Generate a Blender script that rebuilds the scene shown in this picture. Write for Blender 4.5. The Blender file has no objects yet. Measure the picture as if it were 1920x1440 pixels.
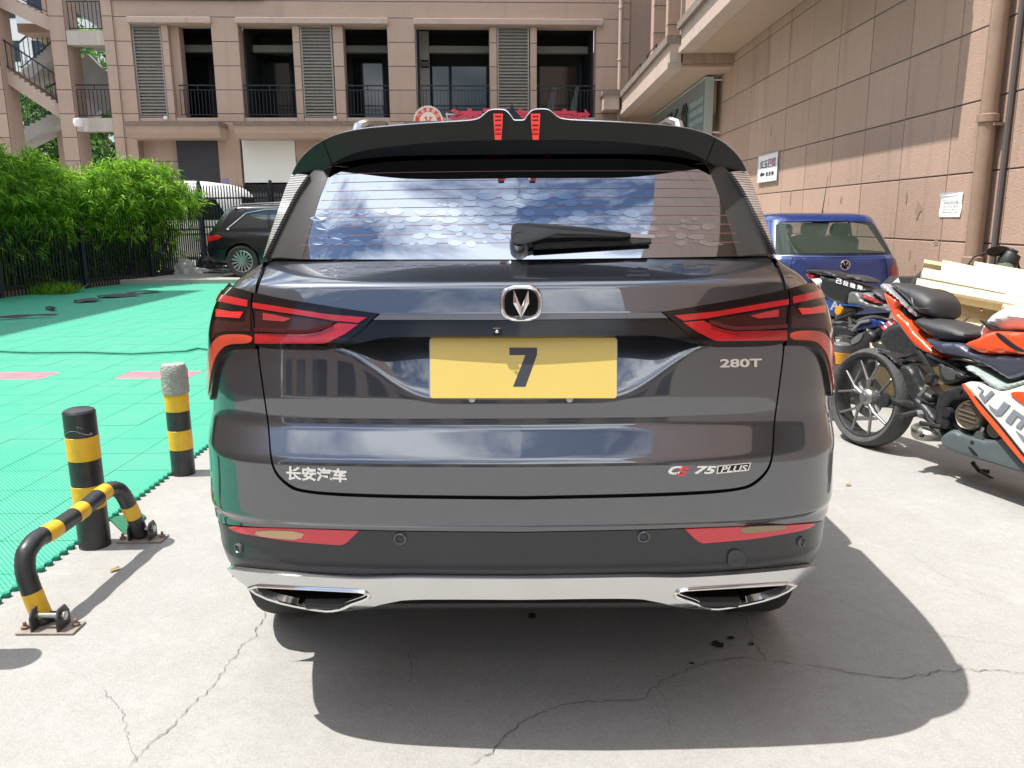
import bpy, math, random
import numpy as np
from math import radians, sin, cos, pi, sqrt, atan2
from mathutils import Vector, Matrix
from mathutils.geometry import delaunay_2d_cdt

random.seed(7); rng = np.random.default_rng(7)
SC = bpy.context.scene
COL = SC.collection

# ------------------------------------------------------------------ camera, sky, sun, exposure
CAM_H, PITCH, YAW, FPX, ROLL = 1.38, radians(11.8), radians(.27), 1478.0, radians(.4)
def _rz(v, a): return np.array([v[0]*cos(a)-v[1]*sin(a), v[0]*sin(a)+v[1]*cos(a), v[2]])
_fw = _rz(np.array([0, cos(PITCH), -sin(PITCH)]), YAW)
_rt = _rz(np.array([1.0, 0, 0]), YAW)
_dn = _rz(np.array([0, -sin(PITCH), -cos(PITCH)]), YAW)
_R = cos(ROLL)*_rt + sin(ROLL)*_dn
_D = cos(ROLL)*_dn - sin(ROLL)*_rt
_C = np.array([0, 0, CAM_H])

cd = bpy.data.cameras.new('camera'); cam = bpy.data.objects.new('camera', cd); COL.objects.link(cam)
cd.sensor_width = 36; cd.lens = FPX/1920*36; cd.clip_start = .05; cd.clip_end = 900
mw = Matrix.Identity(4)
for r in range(3):
    mw[r][0], mw[r][1], mw[r][2], mw[r][3] = _R[r], -_D[r], -_fw[r], _C[r]
cam.matrix_world = mw
SC.camera = cam

SUN_X, SUN_Y, SUN_Z = -.455, -.025, 1.0
w = bpy.data.worlds.new('World'); SC.world = w; w.use_nodes = True
nt = w.node_tree; nt.nodes.clear(); N = nt.nodes.new; L = nt.links.new
out = N('ShaderNodeOutputWorld'); bg = N('ShaderNodeBackground'); sky = N('ShaderNodeTexSky')
sky.sky_type = 'NISHITA'; sky.sun_disc = False
sky.sun_elevation = math.atan2(SUN_Z, -SUN_X); sky.sun_rotation = radians(270)
sky.air_density = 1.0; sky.dust_density = 1.0; sky.ozone_density = 1.3
bg.inputs['Strength'].default_value = .135
tc = N('ShaderNodeTexCoord'); mp = N('ShaderNodeMapping'); mp.inputs['Scale'].default_value = (1, 1, 2.2); mp.inputs['Location'].default_value = (3.1, 1.7, .9)
n1 = N('ShaderNodeTexNoise'); n1.inputs['Scale'].default_value = 2.6; n1.inputs['Detail'].default_value = 9
n1.inputs['Roughness'].default_value = .58; n1.inputs['Distortion'].default_value = .25
cr = N('ShaderNodeValToRGB'); cr.color_ramp.elements[0].position = .45; cr.color_ramp.elements[1].position = .60
mx = N('ShaderNodeMix'); mx.data_type = 'RGBA'; mx.inputs[7].default_value = (13.5, 13.8, 14.2, 1)
L(tc.outputs['Generated'], mp.inputs[0]); L(mp.outputs[0], n1.inputs['Vector']); L(n1.outputs['Fac'], cr.inputs[0])
L(cr.outputs[0], mx.inputs[0]); L(sky.outputs[0], mx.inputs[6]); L(mx.outputs[2], bg.inputs['Color']); L(bg.outputs[0], out.inputs[0])

ld = bpy.data.lights.new('sun', 'SUN'); ld.energy = 4.7; ld.angle = radians(.53); ld.color = (1, .965, .91)
sun = bpy.data.objects.new('sun', ld); COL.objects.link(sun)
sun.rotation_euler = Vector((SUN_X, SUN_Y, SUN_Z)).to_track_quat('Z', 'Y').to_euler()
sun.location = (-10, 0, 30)
vs = SC.view_settings; vs.view_transform = 'Standard'; vs.look = 'None'; vs.gamma = 1; vs.exposure = .58
SC.cycles.max_bounces = 8; SC.cycles.glossy_bounces = 4; SC.cycles.transparent_max_bounces = 12
SC.cycles.use_denoising = True

# ------------------------------------------------------------------ geometry helpers
def ray(x, y): return _fw + _R*(x-960)/FPX + _D*(y-720)/FPX
def atY(x, y, Y): r = ray(x, y); return _C + r*Y/r[1]
def atX(x, y, X): r = ray(x, y); return _C + r*X/r[0]
def atZ(x, y, Z=0): r = ray(x, y); return _C + r*(Z-CAM_H)/r[2]
ORG = {}
def link(o, parent=None):
    COL.objects.link(o)
    if parent is not None: o.parent = parent
    return o
def tag(o, label=None, cat=None, group=None, kind=None):
    if label: o['label'] = label
    if cat: o['category'] = cat
    if group: o['group'] = group
    if kind: o['kind'] = kind
    return o
def thing(name, loc, label, cat, rz=0, group=None, world=False, rot=None):
    o = bpy.data.objects.new(name, None); link(o); o.location = loc
    o.rotation_euler = rot if rot else (0, 0, rz); o.empty_display_size = .2
    tag(o, label, cat, group)
    if world: ORG[o.name] = Vector(loc)
    return o
def new_mesh(name, verts, faces, mat=None, smooth=None, normals=None):
    me = bpy.data.meshes.new(name); me.from_pydata([tuple(map(float, v)) for v in verts], [], faces); me.update()
    if mat:
        for m in (mat if isinstance(mat, (list, tuple)) else [mat]): me.materials.append(m)
    if normals is not None:
        me.shade_smooth(); me.normals_split_custom_set_from_vertices([tuple(n) for n in normals])
    elif smooth:
        me.shade_smooth(); me.set_sharp_from_angle(angle=radians(smooth if smooth is not True else 40))
    return me
def obj(name, me, parent=None, loc=None, rot=None, scale=None):
    o = bpy.data.objects.new(name, me); link(o, parent)
    if loc is not None: o.location = loc
    if rot is not None: o.rotation_euler = rot
    if scale is not None: o.scale = scale
    if parent is not None and parent.name in ORG: ORG[o.name] = ORG[parent.name]
    return o
def put(name, verts, faces, mat, parent=None, smooth=None, normals=None):
    """link a mesh; verts are world coordinates when the parent is a world-authored thing"""
    if parent is not None and parent.name in ORG:
        w0 = ORG[parent.name]; verts = [(v[0]-w0[0], v[1]-w0[1], v[2]-w0[2]) for v in verts]
    return obj(name, new_mesh(name, verts, faces, mat, smooth, normals), parent)
class M:
    def __init__(s): s.v = []; s.f = []
    def add(s, vs_, fs_):
        b = len(s.v); s.v += [tuple(v) for v in vs_]; s.f += [tuple(i+b for i in f) for f in fs_]; return s
    def box(s, c, d, rot=None, ch=0):
        hx, hy, hz = d[0]/2, d[1]/2, d[2]/2
        if ch <= 0:
            vs_ = [(x, y, z) for x in (-hx, hx) for y in (-hy, hy) for z in (-hz, hz)]
            fs_ = [(0, 1, 3, 2), (4, 6, 7, 5), (0, 4, 5, 1), (2, 3, 7, 6), (0, 2, 6, 4), (1, 5, 7, 3)]
        else:
            ch = min(ch, hx*.9, hy*.9, hz*.9); vs_ = []; idx = {}
            for sx in (-1, 1):
                for sy in (-1, 1):
                    for sz in (-1, 1):
                        for a in range(3):
                            p = [sx*(hx-ch*(a != 0)), sy*(hy-ch*(a != 1)), sz*(hz-ch*(a != 2))]
                            idx[sx, sy, sz, a] = len(vs_); vs_.append(tuple(p))
            fs_ = []
            for a in range(3):
                for sg in (-1, 1):
                    q = []
                    for t in ((-1, -1), (1, -1), (1, 1), (-1, 1)):
                        k = list(t); k.insert(a, sg); q.append(idx[k[0], k[1], k[2], a])
                    fs_.append(tuple(q))
            for a in range(3):
                b_, c_ = (a+1) % 3, (a+2) % 3
                for sb in (-1, 1):
                    for sc in (-1, 1):
                        k0 = [0]*3; k0[b_] = sb; k0[c_] = sc; k1 = list(k0); k0[a] = -1; k1[a] = 1
                        fs_.append((idx[(*k0, b_)], idx[(*k1, b_)], idx[(*k1, c_)], idx[(*k0, c_)]))
            for sx in (-1, 1):
                for sy in (-1, 1):
                    for sz in (-1, 1): fs_.append(tuple(idx[sx, sy, sz, a] for a in range(3)))
        R_ = rot
        if R_ is not None:
            vs_ = [tuple(R_ @ Vector(v)) for v in vs_]
        # orient outward
        c0 = Vector(c); out_f = []
        for f in fs_:
            p = [Vector(vs_[i]) for i in f]; n = (p[1]-p[0]).cross(p[2]-p[0]); m = sum(p, Vector())/len(p)
            out_f.append(f if n.dot(m) > 0 else tuple(reversed(f)))
        return s.add([(v[0]+c[0], v[1]+c[1], v[2]+c[2]) for v in vs_], out_f)
    def beam(s, a, b, wd, ht, up=(0, 0, 1), ch=0):
        a = Vector(a); b = Vector(b); x = (b-a); ln = x.length; x.normalize()
        u = Vector(up); y = u.cross(x).normalized(); z = x.cross(y)
        R_ = Matrix((x, y, z)).transposed()
        return s.box((a+b)/2, (ln, wd, ht), R_, ch)
    def tube(s, path, r, n=8, caps=True):
        P = [Vector(p) for p in path]; k = len(P); rr = r if isinstance(r, (list, tuple)) else [r]*k
        ref = None; base = len(s.v)
        for i in range(k):
            t = (P[min(i+1, k-1)]-P[max(i-1, 0)]).normalized()
            if ref is None:
                ref = Vector((0, 0, 1)) if abs(t.z) < .9 else Vector((1, 0, 0))
            a = (ref - t*ref.dot(t)).normalized(); ref = a; b = t.cross(a)
            for j in range(n):
                q = 2*pi*j/n; s.v.append(tuple(P[i]+(a*cos(q)+b*sin(q))*rr[i]))
        for i in range(k-1):
            for j in range(n):
                j2 = (j+1) % n
                s.f.append((base+i*n+j, base+i*n+j2, base+(i+1)*n+j2, base+(i+1)*n+j))
        if caps:
            s.f.append(tuple(base+j for j in reversed(range(n)))); s.f.append(tuple(base+(k-1)*n+j for j in range(n)))
        return s
    def cyl(s, a, b, r, n=16, r2=None): return s.tube([a, b], [r, r2 if r2 is not None else r], n)
    def lathe(s, prof, c=(0, 0, 0), ax=(0, 0, 1), n=24, arc=None):
        """prof: list of (radius, height along the axis)"""
        ax = Vector(ax).normalized(); a = ax.orthogonal().normalized(); b = ax.cross(a); c = Vector(c); base = len(s.v)
        for r, h in prof:
            for j in range(n):
                q = 2*pi*j/n; s.v.append(tuple(c+ax*h+(a*cos(q)+b*sin(q))*max(r, 1e-5)))
        for i in range(len(prof)-1):
            for j in range(n):
                j2 = (j+1) % n; s.f.append((base+i*n+j, base+i*n+j2, base+(i+1)*n+j2, base+(i+1)*n+j))
        return s
    def prism(s, poly, fr, d0, d1):
        """poly: 2D points; fr(u,v,d) -> 3D; d0/d1 depths"""
        n = len(poly); base = len(s.v)
        for d in (d0, d1):
            for (u, v) in poly: s.v.append(tuple(fr(u, v, d)))
        s.f.append(tuple(base+i for i in range(n))); s.f.append(tuple(base+n+i for i in reversed(range(n))))
        for i in range(n):
            j = (i+1) % n; s.f.append((base+i, base+n+i, base+n+j, base+j))
        return s
    def quad(s, a, b, c, d): return s.add([a, b, c, d], [(0, 1, 2, 3)])
    def put(s, name, mat, parent=None, smooth=None): return put(name, s.v, s.f, mat, parent, smooth)
    def mesh(s, name, mat, smooth=None): return new_mesh(name, s.v, s.f, mat, smooth)

def copy_tree(o, parent=None):
    c = o.copy(); COL.objects.link(c); c.parent = parent
    for ch in list(o.children): copy_tree(ch, c)
    return c

def smooth_poly(pts, step=None, closed=True, it=2, sharp=()):
    """Chaikin-rounded outline; indices in sharp stay as corners"""
    pts = [tuple(p) for p in pts]; flags = [i in sharp for i in range(len(pts))]
    for _ in range(it):
        q = []; fl = []; n = len(pts)
        for i in range(n if closed else n-1):
            a, b = pts[i], pts[(i+1) % n]; fa, fb = flags[i], flags[(i+1) % n]
            if not closed and i == 0: fa = True
            if not closed and i == n-2: fb = True
            if fa: q.append(a); fl.append(True)
            else: q.append((a[0]*.75+b[0]*.25, a[1]*.75+b[1]*.25)); fl.append(False)
            if fb:
                if not closed and i == n-2: q.append(b); fl.append(True)
            else: q.append((a[0]*.25+b[0]*.75, a[1]*.25+b[1]*.75)); fl.append(False)
        pts, flags = q, fl
    return pts
def resample(pts, step, closed=True):
    out_ = []; n = len(pts)
    for i in range(n if closed else n-1):
        a, b = pts[i], pts[(i+1) % n]; d = math.hypot(b[0]-a[0], b[1]-a[1]); k = max(1, int(math.ceil(d/step)))
        for j in range(k): out_.append((a[0]+(b[0]-a[0])*j/k, a[1]+(b[1]-a[1])*j/k))
    if not closed: out_.append(pts[-1])
    return out_
def inside(P, poly):
    x, y = P[:, 0], P[:, 1]; r = np.zeros(len(P), bool); n = len(poly)
    for i in range(n):
        x1, y1 = poly[i]; x2, y2 = poly[(i+1) % n]
        if y1 == y2: continue
        c = ((y1 > y) != (y2 > y)) & (x < (x2-x1)*(y-y1)/(y2-y1)+x1); r ^= c
    return r
def edge_dist(P, poly):
    d = np.full(len(P), 1e9); n = len(poly)
    for i in range(n):
        a = np.array(poly[i]); b = np.array(poly[(i+1) % n]); ab = b-a; l2 = (ab**2).sum()+1e-12
        t = np.clip(((P-a)@ab)/l2, 0, 1); d = np.minimum(d, np.hypot(*(P-a-t[:, None]*ab).T))
    return d
def fill(outline, step, stepy=None, holes=()):
    """triangulate an outline with interior grid points; returns (points Nx2, tris)"""
    sy = stepy or step
    o = np.array(outline); mn = o.min(0); mxx = o.max(0)
    gx, gy = np.meshgrid(np.arange(mn[0]+step/2, mxx[0], step), np.arange(mn[1]+sy/2, mxx[1], sy))
    G = np.stack([gx.ravel(), gy.ravel()], 1)
    if len(G):
        k = inside(G, outline); sc = np.array([1.0, step/sy])
        for h in holes: k &= ~inside(G, h)
        G = G[k]
        if len(G):
            k = edge_dist(G*sc, [tuple(np.array(p)*sc) for p in outline]) > step*.35
            for h in holes: k &= edge_dist(G*sc, [tuple(np.array(p)*sc) for p in h]) > step*.35
            G = G[k]
    V = [Vector(p) for p in outline]; E = [(i, (i+1) % len(outline)) for i in range(len(outline))]
    F = []
    for h in holes:
        b = len(V); V += [Vector(p) for p in h]; E += [(b+i, b+(i+1) % len(h)) for i in range(len(h))]
    V += [Vector(p) for p in G]
    r = delaunay_2d_cdt(V, E, F, 0, 1e-7, True)
    P = np.array([tuple(p) for p in r[0]]); T = [t for t in r[2] if len(t) == 3]
    if len(T):
        ct = np.array([P[list(t)].mean(0) for t in T]); k = inside(ct, outline)
        for h in holes: k &= ~inside(ct, h)
        T = [t for t, kk in zip(T, k) if kk]
    # border vertices
    return P, T
def border_edges(T):
    from collections import Counter
    c = {}
    for t in T:
        for i in range(3):
            e = (t[i], t[(i+1) % 3]); c[tuple(sorted(e))] = (c.get(tuple(sorted(e)), (0, None))[0]+1, e)
    return [e for k, (n, e) in c.items() if n == 1]

# ------------------------------------------------------------------ materials
def mat(name, col, rough=.6, metal=0, coat=0, spec=None, noise=None, bump=None, emis=None, coat_rough=.03, alpha=None, ior=None, island=0, trans=0, vor=None, sheen=0, streak=None):
    m = bpy.data.materials.new(name); m.use_nodes = True; nt = m.node_tree; b = nt.nodes['Principled BSDF']
    b.inputs['Base Color'].default_value = (*col, 1); b.inputs['Roughness'].default_value = rough; b.inputs['Metallic'].default_value = metal
    b.inputs['Coat Weight'].default_value = coat; b.inputs['Coat Roughness'].default_value = coat_rough
    if spec is not None: b.inputs['Specular IOR Level'].default_value = spec
    if ior: b.inputs['IOR'].default_value = ior
    if alpha is not None: b.inputs['Alpha'].default_value = alpha
    if trans: b.inputs['Transmission Weight'].default_value = trans
    if emis: b.inputs['Emission Color'].default_value = (*emis[0], 1); b.inputs['Emission Strength'].default_value = emis[1]
    N = nt.nodes.new; L = nt.links.new; cur = None
    geo = N('ShaderNodeNewGeometry')
    if noise:
        for (sc, amt, c2) in noise:
            n = N('ShaderNodeTexNoise'); n.inputs['Scale'].default_value = sc; n.inputs['Detail'].default_value = 6; n.inputs['Roughness'].default_value = .62
            L(geo.outputs['Position'], n.inputs['Vector'])
            r = N('ShaderNodeValToRGB'); r.color_ramp.elements[0].position = .38; r.color_ramp.elements[1].position = .66
            r.color_ramp.elements[0].color = (0, 0, 0, 1); r.color_ramp.elements[1].color = (amt, amt, amt, 1)
            L(n.outputs['Fac'], r.inputs[0])
            x = N('ShaderNodeMix'); x.data_type = 'RGBA'; L(r.outputs[0], x.inputs[0])
            if cur is None: x.inputs[6].default_value = (*col, 1)
            else: L(cur, x.inputs[6])
            x.inputs[7].default_value = (*c2, 1); cur = x.outputs[2]
    if streak:   # vertical dirt runs: (scale, amount, colour)
        sc, amt, c2 = streak
        mp = N('ShaderNodeMapping'); mp.inputs['Scale'].default_value = (sc, sc, sc*.09); L(geo.outputs['Position'], mp.inputs[0])
        n = N('ShaderNodeTexNoise'); n.inputs['Scale'].default_value = 1; n.inputs['Detail'].default_value = 5; L(mp.outputs[0], n.inputs['Vector'])
        r = N('ShaderNodeValToRGB'); r.color_ramp.elements[0].position = .56; r.color_ramp.elements[1].position = .78
        r.color_ramp.elements[1].color = (amt, amt, amt, 1); L(n.outputs['Fac'], r.inputs[0])
        x = N('ShaderNodeMix'); x.data_type = 'RGBA'; L(r.outputs[0], x.inputs[0])
        if cur is None: x.inputs[6].default_value = (*col, 1)
        else: L(cur, x.inputs[6])
        x.inputs[7].default_value = (*c2, 1); cur = x.outputs[2]
    if island:
        oi = N('ShaderNodeObjectInfo'); mr = N('ShaderNodeMapRange'); mr.inputs[3].default_value = 1-island; mr.inputs[4].default_value = 1+island
        L(oi.outputs['Random'], mr.inputs[0]); x = N('ShaderNodeMix'); x.data_type = 'RGBA'; x.blend_type = 'MULTIPLY'; x.inputs[0].default_value = 1
        if cur is None: x.inputs[6].default_value = (*col, 1)
        else: L(cur, x.inputs[6])
        L(mr.outputs[0], x.inputs[7]); cur = x.outputs[2]
    if cur is not None: L(cur, b.inputs['Base Color'])
    if bump:
        h = None
        for sc, st in (bump if isinstance(bump, list) else [bump]):
            n = N('ShaderNodeTexNoise'); n.inputs['Scale'].default_value = sc; n.inputs['Detail'].default_value = 5
            L(geo.outputs['Position'], n.inputs['Vector'])
            bp = N('ShaderNodeBump'); bp.inputs['Strength'].default_value = st; bp.inputs['Distance'].default_value = .02
            L(n.outputs['Fac'], bp.inputs['Height'])
            if h: L(h, bp.inputs['Normal'])
            h = bp.outputs[0]
        L(h, b.inputs['Normal'])
    return m

m_conc = mat('concrete', (.375, .37, .35), .88, noise=[(.45, .85, (.30, .29, .265)), (1.7, .55, (.43, .425, .405)), (5.5, .6, (.29, .28, .258)), (26, .55, (.27, .262, .243)), (90, .45, (.46, .455, .435)), (260, .6, (.235, .228, .21))], bump=[(14, .10), (160, .16), (420, .2)])
m_conc2 = mat('concrete_edge', (.33, .31, .285), .9, noise=[(6, .5, (.25, .235, .21)), (60, .4, (.42, .40, .37))], bump=(80, .4))
m_crack = mat('crack_dark', (.14, .13, .12), .95)  # one even dark colour for the crack strips
m_oil = mat('oil', (.035, .032, .03), .6)
m_gap = mat('joint_dark', (.09, .085, .085), .9)
m_stone = mat('stone_panel', (.46, .31, .235), .8, noise=[(.7, .4, (.38, .26, .195)), (4, .35, (.50, .35, .27)), (14, .3, (.35, .235, .175)), (80, .45, (.29, .195, .145))], bump=(45, .35), island=.07, streak=(3.6, .6, (.24, .165, .125)))
m_stone2 = mat('stone_panel_facade', (.43, .315, .25), .8, noise=[(.5, .4, (.36, .26, .205)), (7, .3, (.48, .36, .285)), (40, .25, (.35, .255, .20))], bump=(30, .2), island=.06, streak=(2.2, .45, (.27, .20, .165)))
m_plaster = mat('plaster_trim', (.46, .36, .30), .85, noise=[(1.3, .5, (.40, .30, .25)), (12, .3, (.52, .42, .35))], bump=(30, .2), streak=(3, .5, (.28, .22, .18)))
m_soffit = mat('soffit_plaster', (.42, .30, .22), .88, noise=[(.9, .5, (.36, .26, .19)), (10, .25, (.47, .34, .255))])
m_dirty = mat('dirty_ledge', (.20, .155, .125), .9, noise=[(3, .7, (.12, .095, .08)), (20, .4, (.30, .24, .2))], bump=(20, .3))
m_white_stain = mat('stained_render', (.46, .42, .37), .85, noise=[(2, .4, (.36, .31, .26))], streak=(3.5, .9, (.75, .73, .68)))
m_grey_wall = mat('grey_render', (.40, .385, .36), .85, noise=[(1, .5, (.30, .29, .27))])
m_dark_metal = mat('dark_railing', (.018, .022, .034), .45, .3)
m_louvre = mat('louvre_metal', (.27, .26, .23), .5, .1, noise=[(5, .4, (.21, .20, .18))])
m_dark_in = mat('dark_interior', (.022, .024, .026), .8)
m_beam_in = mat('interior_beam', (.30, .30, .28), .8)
m_dglass = mat('dark_window', (.012, .016, .018), .06, 0, spec=.7)
m_black = mat('black_plastic', (.012, .012, .013), .42, bump=(900, .05))
m_rubber = mat('rubber', (.022, .022, .022), .78, noise=[(25, .5, (.045, .043, .04))], bump=(120, .2))
m_chrome = mat('chrome', (.78, .79, .80), .09, 1)
m_steel = mat('brushed_steel', (.45, .45, .45), .33, 1)
m_white = mat('white_paint', (.78, .78, .76), .35, coat=.4)
m_ylw = mat('yellow_band', (.80, .46, .02), .42, noise=[(30, .35, (.62, .34, .02)), (7, .3, (.86, .55, .06))], bump=(60, .08))
m_blkpaint = mat('black_band', (.022, .023, .026), .38, noise=[(14, .5, (.06, .058, .056))])
m_greyband = mat('grey_band', (.11, .11, .115), .5, noise=[(14, .5, (.16, .16, .155))])
m_orgband = mat('orange_band', (.72, .33, .03), .45, noise=[(14, .5, (.60, .26, .03))])
m_red = mat('red_plastic', (.55, .008, .012), .12, coat=1, spec=.6)

# text helper: returns (verts 2D list, faces) flattened from a font curve
def text2d(s, bold=0.0, shear=0.0, res=3):
    cu = bpy.data.curves.new('t', 'FONT'); cu.body = s; cu.offset = bold; cu.shear = shear; cu.resolution_u = res; cu.align_x = 'LEFT'
    o = bpy.data.objects.new('t', cu); COL.objects.link(o)
    dg = bpy.context.evaluated_depsgraph_get(); dg.update()
    me = o.evaluated_get(dg).to_mesh(); V = np.array([v.co[:2] for v in me.vertices]).reshape(-1, 2); F = [tuple(p.vertices) for p in me.polygons]
    o.evaluated_get(dg).to_mesh_clear(); bpy.data.objects.remove(o); bpy.data.curves.remove(cu)
    if len(V) == 0: return V, F
    mn, mxx = V.min(0), V.max(0); return (V-mn)/np.maximum(mxx-mn, 1e-6), F
def text_on(name, s, frame, mt, parent, thick=.003, bold=0, shear=0):
    """frame(u,v,d): u,v in 0..1 -> 3D"""
    V, F = text2d(s, bold, shear)
    if len(V) == 0: return None
    n = len(V); vs_ = [frame(u, v, thick) for u, v in V]+[frame(u, v, 0) for u, v in V]
    fs_ = [tuple(f) for f in F]+[tuple(i+n for i in reversed(f)) for f in F]
    from collections import defaultdict
    cnt = defaultdict(int)
    for f in F:
        for i in range(len(f)): cnt[(f[i], f[(i+1) % len(f)])] += 1
    for (a, b) in list(cnt):
        if (b, a) not in cnt: fs_.append((b, a, a+n, b+n))
    return put(name, vs_, fs_, mt, parent)
# ------------------------------------------------------------------ ground
g = M(); g.quad((-90, -90, 0), (90, -90, 0), (90, 120, 0), (-90, 120, 0))
ground = g.put('ground', m_conc); tag(ground, kind='structure')
def crack(pts, w=.006, seed=1):
    r = random.Random(seed); P = [atZ(*p, 0)[:2] for p in pts]; q = []
    for i in range(len(P)-1):
        a, b = P[i], P[i+1]; d = math.hypot(*(b-a)); k = max(1, int(d/.012)); nx, ny = -(b-a)[1]/d, (b-a)[0]/d; off = 0
        for j in range(k):
            off = off*.7+r.uniform(-.008, .008)*(0 if j == 0 else 1)
            q.append((a[0]+(b[0]-a[0])*j/k+nx*off, a[1]+(b[1]-a[1])*j/k+ny*off))
    q.append(tuple(P[-1])); v = []; n = len(q)
    for i, (x, y) in enumerate(q):
        a, b = q[max(i-1, 0)], q[min(i+1, n-1)]; dx, dy = b[0]-a[0], b[1]-a[1]; l = math.hypot(dx, dy)+1e-9
        ww = w*.17*r.uniform(.25, 1.5)*min(1, .3+i/6, .3+(n-1-i)/6)
        v += [(x-dy/l*ww, y+dx/l*ww, .004), (x+dy/l*ww, y-dx/l*ww, .004)]
    put('crack', v, [(2*i, 2*i+1, 2*i+3, 2*i+2) for i in range(n-1)], m_crack, ground)
crack([(505, 1140), (470, 1200), (430, 1245), (372, 1308), (300, 1380), (240, 1440)], .007, 2)
crack([(880, 1440), (930, 1400), (985, 1352), (1030, 1330), (1120, 1318), (1210, 1312), (1260, 1272), (1330, 1240), (1380, 1235), (1435, 1238)], .008, 3)
crack([(1370, 1135), (1400, 1165), (1412, 1210), (1435, 1238), (1500, 1250), (1560, 1255), (1640, 1268), (1700, 1272), (1760, 1258), (1920, 1262)], .008, 4)
crack([(1225, 1290), (1250, 1330), (1262, 1380)], .004, 5)
crack([(768, 1215), (770, 1245), (768, 1285)], .007, 6)
crack([(190, 1290), (235, 1340), (250, 1440)], .004, 8)
crack([(1560, 1120), (1700, 1180), (1920, 1215)], .003, 9)
crack([(1690, 1030), (1800, 1100), (1920, 1140)], .003, 10)
def stain(px, py, rx, ry, seed):
    r = random.Random(seed); c = atZ(px, py, 0); n = 18
    v = [(c[0], c[1], .005)]
    for i in range(n):
        k = r.uniform(.65, 1.15); v.append((c[0]+cos(2*pi*i/n)*rx*k, c[1]+sin(2*pi*i/n)*ry*k, .005))
    put('oil_stain', v, [(0, 1+i, 1+(i+1) % n) for i in range(n)], m_oil, ground)
for a in [(997, 1157, .016, .026, 1), (1345, 1210, .020, .022, 2), (1370, 1198, .014, .012, 3), (1297, 1246, .009, .008, 4), (1409, 1210, .009, .009, 5)]: stain(*a)
# hardened edge strip beside the mat
m_leaf_dry = mat('dry_leaf', (.28, .20, .05), .7)
def litter(px, py, s_, a, label):
    c = atZ(px, py, 0); v = []
    for i in range(8):
        q = 2*pi*i/8; v.append((cos(q)*s_, sin(q)*s_*.45, .006+.006*abs(sin(q*1.5))))
    o = put('dry_leaf', [(0, 0, .012)]+v, [(0, 1+i, 1+(i+1) % 8) for i in range(8)], m_leaf_dry)
    o.location = (c[0], c[1], 0); o.rotation_euler = (0, 0, a); tag(o, label, 'leaf', 'dry leaves on the concrete')
litter(1590, 911, .02, .4, 'small yellow leaf on the bright concrete right of the dark SUV')
litter(216, 1070, .025, 1.0, 'curled brown leaf on the concrete beside the striped parking barrier')
litter(1500, 1065, .012, 2, 'tiny dry leaf on the concrete near the right bumper corner')

# ------------------------------------------------------------------ green court mat of interlocking tiles
m_green = mat('green_mat', (.03, .43, .26), .6, noise=[(.8, .55, (.05, .39, .26)), (5, .4, (.08, .50, .33)), (.35, .5, (.09, .44, .30)), (1.9, .35, (.16, .42, .30)), (12, .3, (.10, .36, .25)), (90, .3, (.015, .30, .19))])
def add_weave(m, sc=1.0, dark=(.005, .14, .085)):
    nt = m.node_tree; b = nt.nodes['Principled BSDF']; N = nt.nodes.new; L = nt.links.new
    src = b.inputs['Base Color'].links[0].from_socket if b.inputs['Base Color'].links else None
    geo = N('ShaderNodeNewGeometry'); mp = N('ShaderNodeMapping'); mp.inputs['Rotation'].default_value = (0, 0, radians(45)); mp.inputs['Scale'].default_value = (62*sc, 62*sc, 0)
    L(geo.outputs['Position'], mp.inputs[0])
    w1 = N('ShaderNodeTexVoronoi'); w1.voronoi_dimensions = '2D'; w1.inputs['Scale'].default_value = 1; w1.inputs['Randomness'].default_value = 0
    L(mp.outputs[0], w1.inputs['Vector'])
    r = N('ShaderNodeValToRGB'); r.color_ramp.elements[0].position = .22; r.color_ramp.elements[0].color = (1, 1, 1, 1); r.color_ramp.elements[1].position = .34; r.color_ramp.elements[1].color = (0, 0, 0, 1)
    L(w1.outputs['Distance'], r.inputs[0]); x = N('ShaderNodeMix'); x.data_type = 'RGBA'; L(r.outputs[0], x.inputs[0])
    if src: L(src, x.inputs[6])
    else: x.inputs[6].default_value = b.inputs['Base Color'].default_value
    x.inputs[7].default_value = (*dark, 1); L(x.outputs[2], b.inputs['Base Color'])
    bp = N('ShaderNodeBump'); bp.inputs['Strength'].default_value = .5; bp.inputs['Distance'].default_value = .003; bp.invert = True
    L(r.outputs[0], bp.inputs['Height']); L(bp.outputs[0], b.inputs['Normal'])
add_weave(m_green)
m_pink = mat('pink_tile', (.62, .16, .20), .6, noise=[(5, .4, (.66, .24, .26))])
m_green_d = mat('mat_edge', (.008, .22, .14), .7)
court = bpy.data.objects.new('court_mat', None); link(court); tag(court, kind='structure')
TS = .332
tm = M()
e = TS/2-.0007; c_ = .0015
tm.add([(-e, -e, 0), (e, -e, 0), (e, e, 0), (-e, e, 0), (-e+c_, -e+c_, .007), (e-c_, -e+c_, .007), (e-c_, e-c_, .007), (-e+c_, e-c_, .007)],
       [(4, 5, 6, 7), (0, 1, 5, 4), (1, 2, 6, 5), (2, 3, 7, 6), (3, 0, 4, 7)])
tile_me = tm.mesh('mat_tile', m_green); tile_pk = tm.mesh('mat_tile_pink', m_pink)
base_ = M(); base_.quad((-13, 1.0, .003), (-1.93, 1.0, .003), (-1.93, 17.9, .003), (-13, 17.9, .003)); base_.put('mat_base', m_green, court)
cells = []
X0m, Y0m = -1.93, 7.06-.5*TS
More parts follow.
